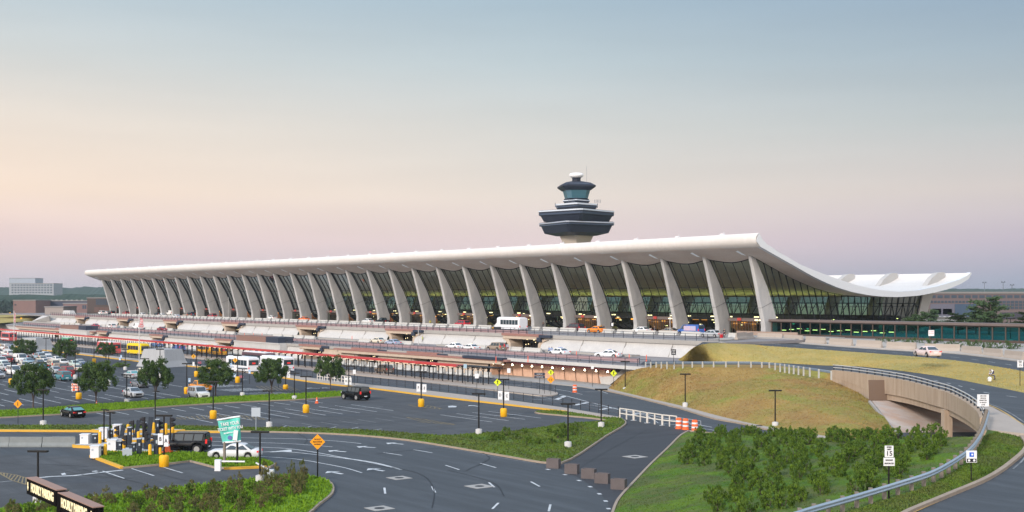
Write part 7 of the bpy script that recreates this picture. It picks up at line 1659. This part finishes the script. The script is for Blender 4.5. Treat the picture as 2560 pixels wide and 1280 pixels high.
# right hand concourse
cb = far_box('concourse_building', 2318, 2640, 734, 800, 330, mat('conc_bldg', (.14, .11, .115), .8), 'long brown concourse building with bands of small windows behind the pines', 'building', 40, 0,
  [('window', 2326, 2640, 738, 745, FW, 18, 1, .25, 0), ('window', 2326, 2450, 752, 757, FW, 14, 1, .3, 0), ('window', 2475, 2640, 752, 774, FW, 16, 3, .2, .2), ('panel', 2326, 2386, 760, 796, mat('cpan', (.12, .12, .16), .6), 1, 1, 0, 0), ('panel', 2387, 2440, 760, 796, mat('cpan2', (.05, .08, .13), .6), 1, 1, 0, 0), ('door', 2330, 2384, 772, 786, DKB, 2, 1, .15, 0), ('panel', 2500, 2640, 781, 798, mat('cpan3', (.05, .05, .07), .6), 1, 1, 0, 0)])
far_box('annexe', 2340, 2420, 797, 812, 300, mat('annex', (.5, .52, .55), .7), 'white low annexe with roof units in front of the concourse building', 'building', 12, 0, [('roof_unit', 2346, 2385, 791, 797, WHITEP, 3, 1, .6, 0)])
for k, (x, yt) in enumerate(((2461, 707), (2508, 706), (2530, 713))):
    D_ = 900; p = ((x-CX)/F*D_, D_, 0); r = empty('floodlight_mast', p, 0, 'thin twin headed floodlight mast on the skyline, %s from the left' % ORD[k], 'mast', 'floodlight masts'); b = MB(); zz = ZC-(yt-HY)*D_/F; b.cyl((0, 0, 0), (0, 0, zz), .22, n=5); b.build('pole', TW2, r); b = MB(); b.box((0, 0, zz), (3.2, .6, .5)); b.box((-1, 0, zz+.5), (.8, .6, .6)); b.box((1, 0, zz+.5), (.8, .6, .6)); b.build('lamp_head', TW2, r)
# wooded hills and tree belts
def woods(name, x0, x1, D, yt, yv, seed, label=None, dz=14):
    b = MB(); n = int((x1-x0)/2.2)+2; rows = [[], [], [], []]; R = random.Random(seed)
    for i in range(n):
        x = x0+(x1-x0)*i/(n-1); h = yt+yv*noise.noise(Vector((x*.018, seed, 0)))*2+noise.noise(Vector((x*.16, seed, 3)))*2.4+noise.noise(Vector((x*.5, seed, 5)))*1.2
        X = (x-CX)/F*D; z = ZC-(h-HY)*D/F
        rows[0].append((X, D, -2)); rows[1].append((X, D+dz*.2+R.uniform(-4, 4), z*.55)); rows[2].append((X, D+dz, z)); rows[3].append((X, D+dz*4, z*.9))
    b.grid(rows, 0, True); o = fixn(b.build(name, LEAFH)); o['kind'] = 'stuff'; return o
woods('woods', -200, 620, 2600, 718, 3.5, 1, None, 60)
woods('woods', -200, 560, 1250, 737, 3.0, 2, None, 40)
woods('woods', 2200, 2800, 2200, 722, 2.5, 5, None, 50)
woods('woods', 400, 2300, 2700, 731, 2, 9, None, 60)
for k in range(26):
    x = -20+k*9.6; D_ = 1100+30*(k % 3); R = random.Random(k); p = ((x-CX)/F*D_, D_, 0); r_ = R.uniform(.8, 1.25)
    if k == 0: bigt = Proto(lambda: (lambda r: (leafblob('crown', LEAFH, 900, lambda x, y, z: x*x+y*y+(z-.5)**2*3 < 1, .16, 4, vol=40).build('crown', LEAFH, r), MB().cyl((0, 0, -1), (0, 0, .3), .08, n=5).build('trunk', BARK, r), tag(r, cat='tree'))[-1])(empty('broadleaf_tree')))
    bigt.put((p[0], p[1], 0), k, 'distant broadleaf tree in the belt below the office block, %s from the left' % ordn(k), 'trees in the distant belt', (7*r_, 7*r_, 9*r_))
b = MB(); b.poly([((x-CX)/F*D_, D_, .1) for x, D_ in ((-300, 1000), (40, 1000), (40, 560), (-300, 560))]); structure(b.build('field', mat('pale_field', (.22, .24, .12), .95)))
b = MB(); b.poly([bp(-60, 797, 4.6), bp(106, 789, 5.2), bp(112, 790, 6.6), bp(80, 803, 4.6), bp(0, 808, 4.2), bp(-60, 812, 4.2)]); b.poly([bp(-60, 788, 5.0), bp(112, 787, 6.6), bp(106, 789, 5.2), bp(-60, 797, 4.6)]); structure(b.build('grass_verge', GRS_STRAW))
for k, (x, y, yt) in enumerate(((25, 792, 772), (53, 806, 790), (110, 782, 770), (98, 796, 786))):
    signpost(x, y, 4.6, (y-yt-2)*.105, [('diamond', .95, 0, (y-yt)*.105, AMBER, [])], 'far amber diamond sign near the field, %s' % ('left of the brick warehouse', 'before the yellow grass', 'beside the dark warehouse', 'at the white ramp')[k], group_ := None) if 0 else signpost(x, y, 4.6, (y-yt-2)*.105, [('diamond', .95, 0, (y-yt)*.105, AMBER, [])], 'far amber diamond sign near the field, %s' % ('left of the brick warehouse', 'before the yellow grass', 'beside the dark warehouse', 'at the white ramp')[k])
# haze: one closed volume round camera and scene
hz = MB(); hz.bx(-1500, 1500, -60, 3200, -1.4, 66)
hm = bpy.data.materials.new('haze'); hm.use_nodes = True; t = hm.node_tree; t.nodes.clear(); pv = t.nodes.new('ShaderNodeVolumePrincipled'); ou = t.nodes.new('ShaderNodeOutputMaterial')
pv.inputs['Color'].default_value = (.70, .82, .93, 1); pv.inputs['Density'].default_value = 0.00011; pv.inputs['Anisotropy'].default_value = 0.2
t.links.new(pv.outputs[0], ou.inputs['Volume'])
HAZE = True
if HAZE: tag(hz.build('haze', hm), kind='stuff')
# crack sealing and repair seams on the asphalt
R = random.Random(21); b = MB()
for k in range(46):
    s_, p_ = R.uniform(-60, 60), R.uniform(-170, -84); P = [Vector((s_, p_, 0))]; a = R.choice((0, pi/2))+R.uniform(-.25, .25)
    for i in range(R.randint(6, 16)): a += R.uniform(-.25, .25); P.append(P[-1]+Vector((cos(a), sin(a), 0))*R.uniform(.8, 1.8))
    b.ribbon([T(q.x, q.y, .0305) for q in P], R.uniform(.05, .10))
for q in ([(340, 1176), (400, 1186), (450, 1198), (520, 1212)], [(100, 1160), (160, 1163), (220, 1166)], [(150, 1175), (230, 1190), (330, 1196)], [(1425, 1186), (1500, 1138), (1560, 1105), (1620, 1072)], [(1500, 1155), (1560, 1160), (1620, 1163)], [(900, 1160), (1000, 1172), (1060, 1190), (1085, 1225), (1080, 1270)], [(1120, 1175), (1230, 1205), (1260, 1240)]):
    b.ribbon(cr([bp(x, y, .018) for x, y in q], 5), .09)
structure(b.build('crack_seal', mat('seal', (.022, .025, .03), .7)))
b = MB()
for k in range(26):
    s_, p_ = R.uniform(-90, 60), R.uniform(-165, -86); c = T(s_, p_, .0125); w, h = R.uniform(1.5, 5), R.uniform(.8, 2.2); n = 12
    b.poly([c+Vector((cos(2*pi*i/n)*w*R.uniform(.7, 1.2), sin(2*pi*i/n)*h*R.uniform(.7, 1.2), 0)) for i in range(n)])
structure(b.build('asphalt_stain', mat('stain', (.040, .044, .052), .7, n=[(1.5, (.06, .066, .075), .15)])))
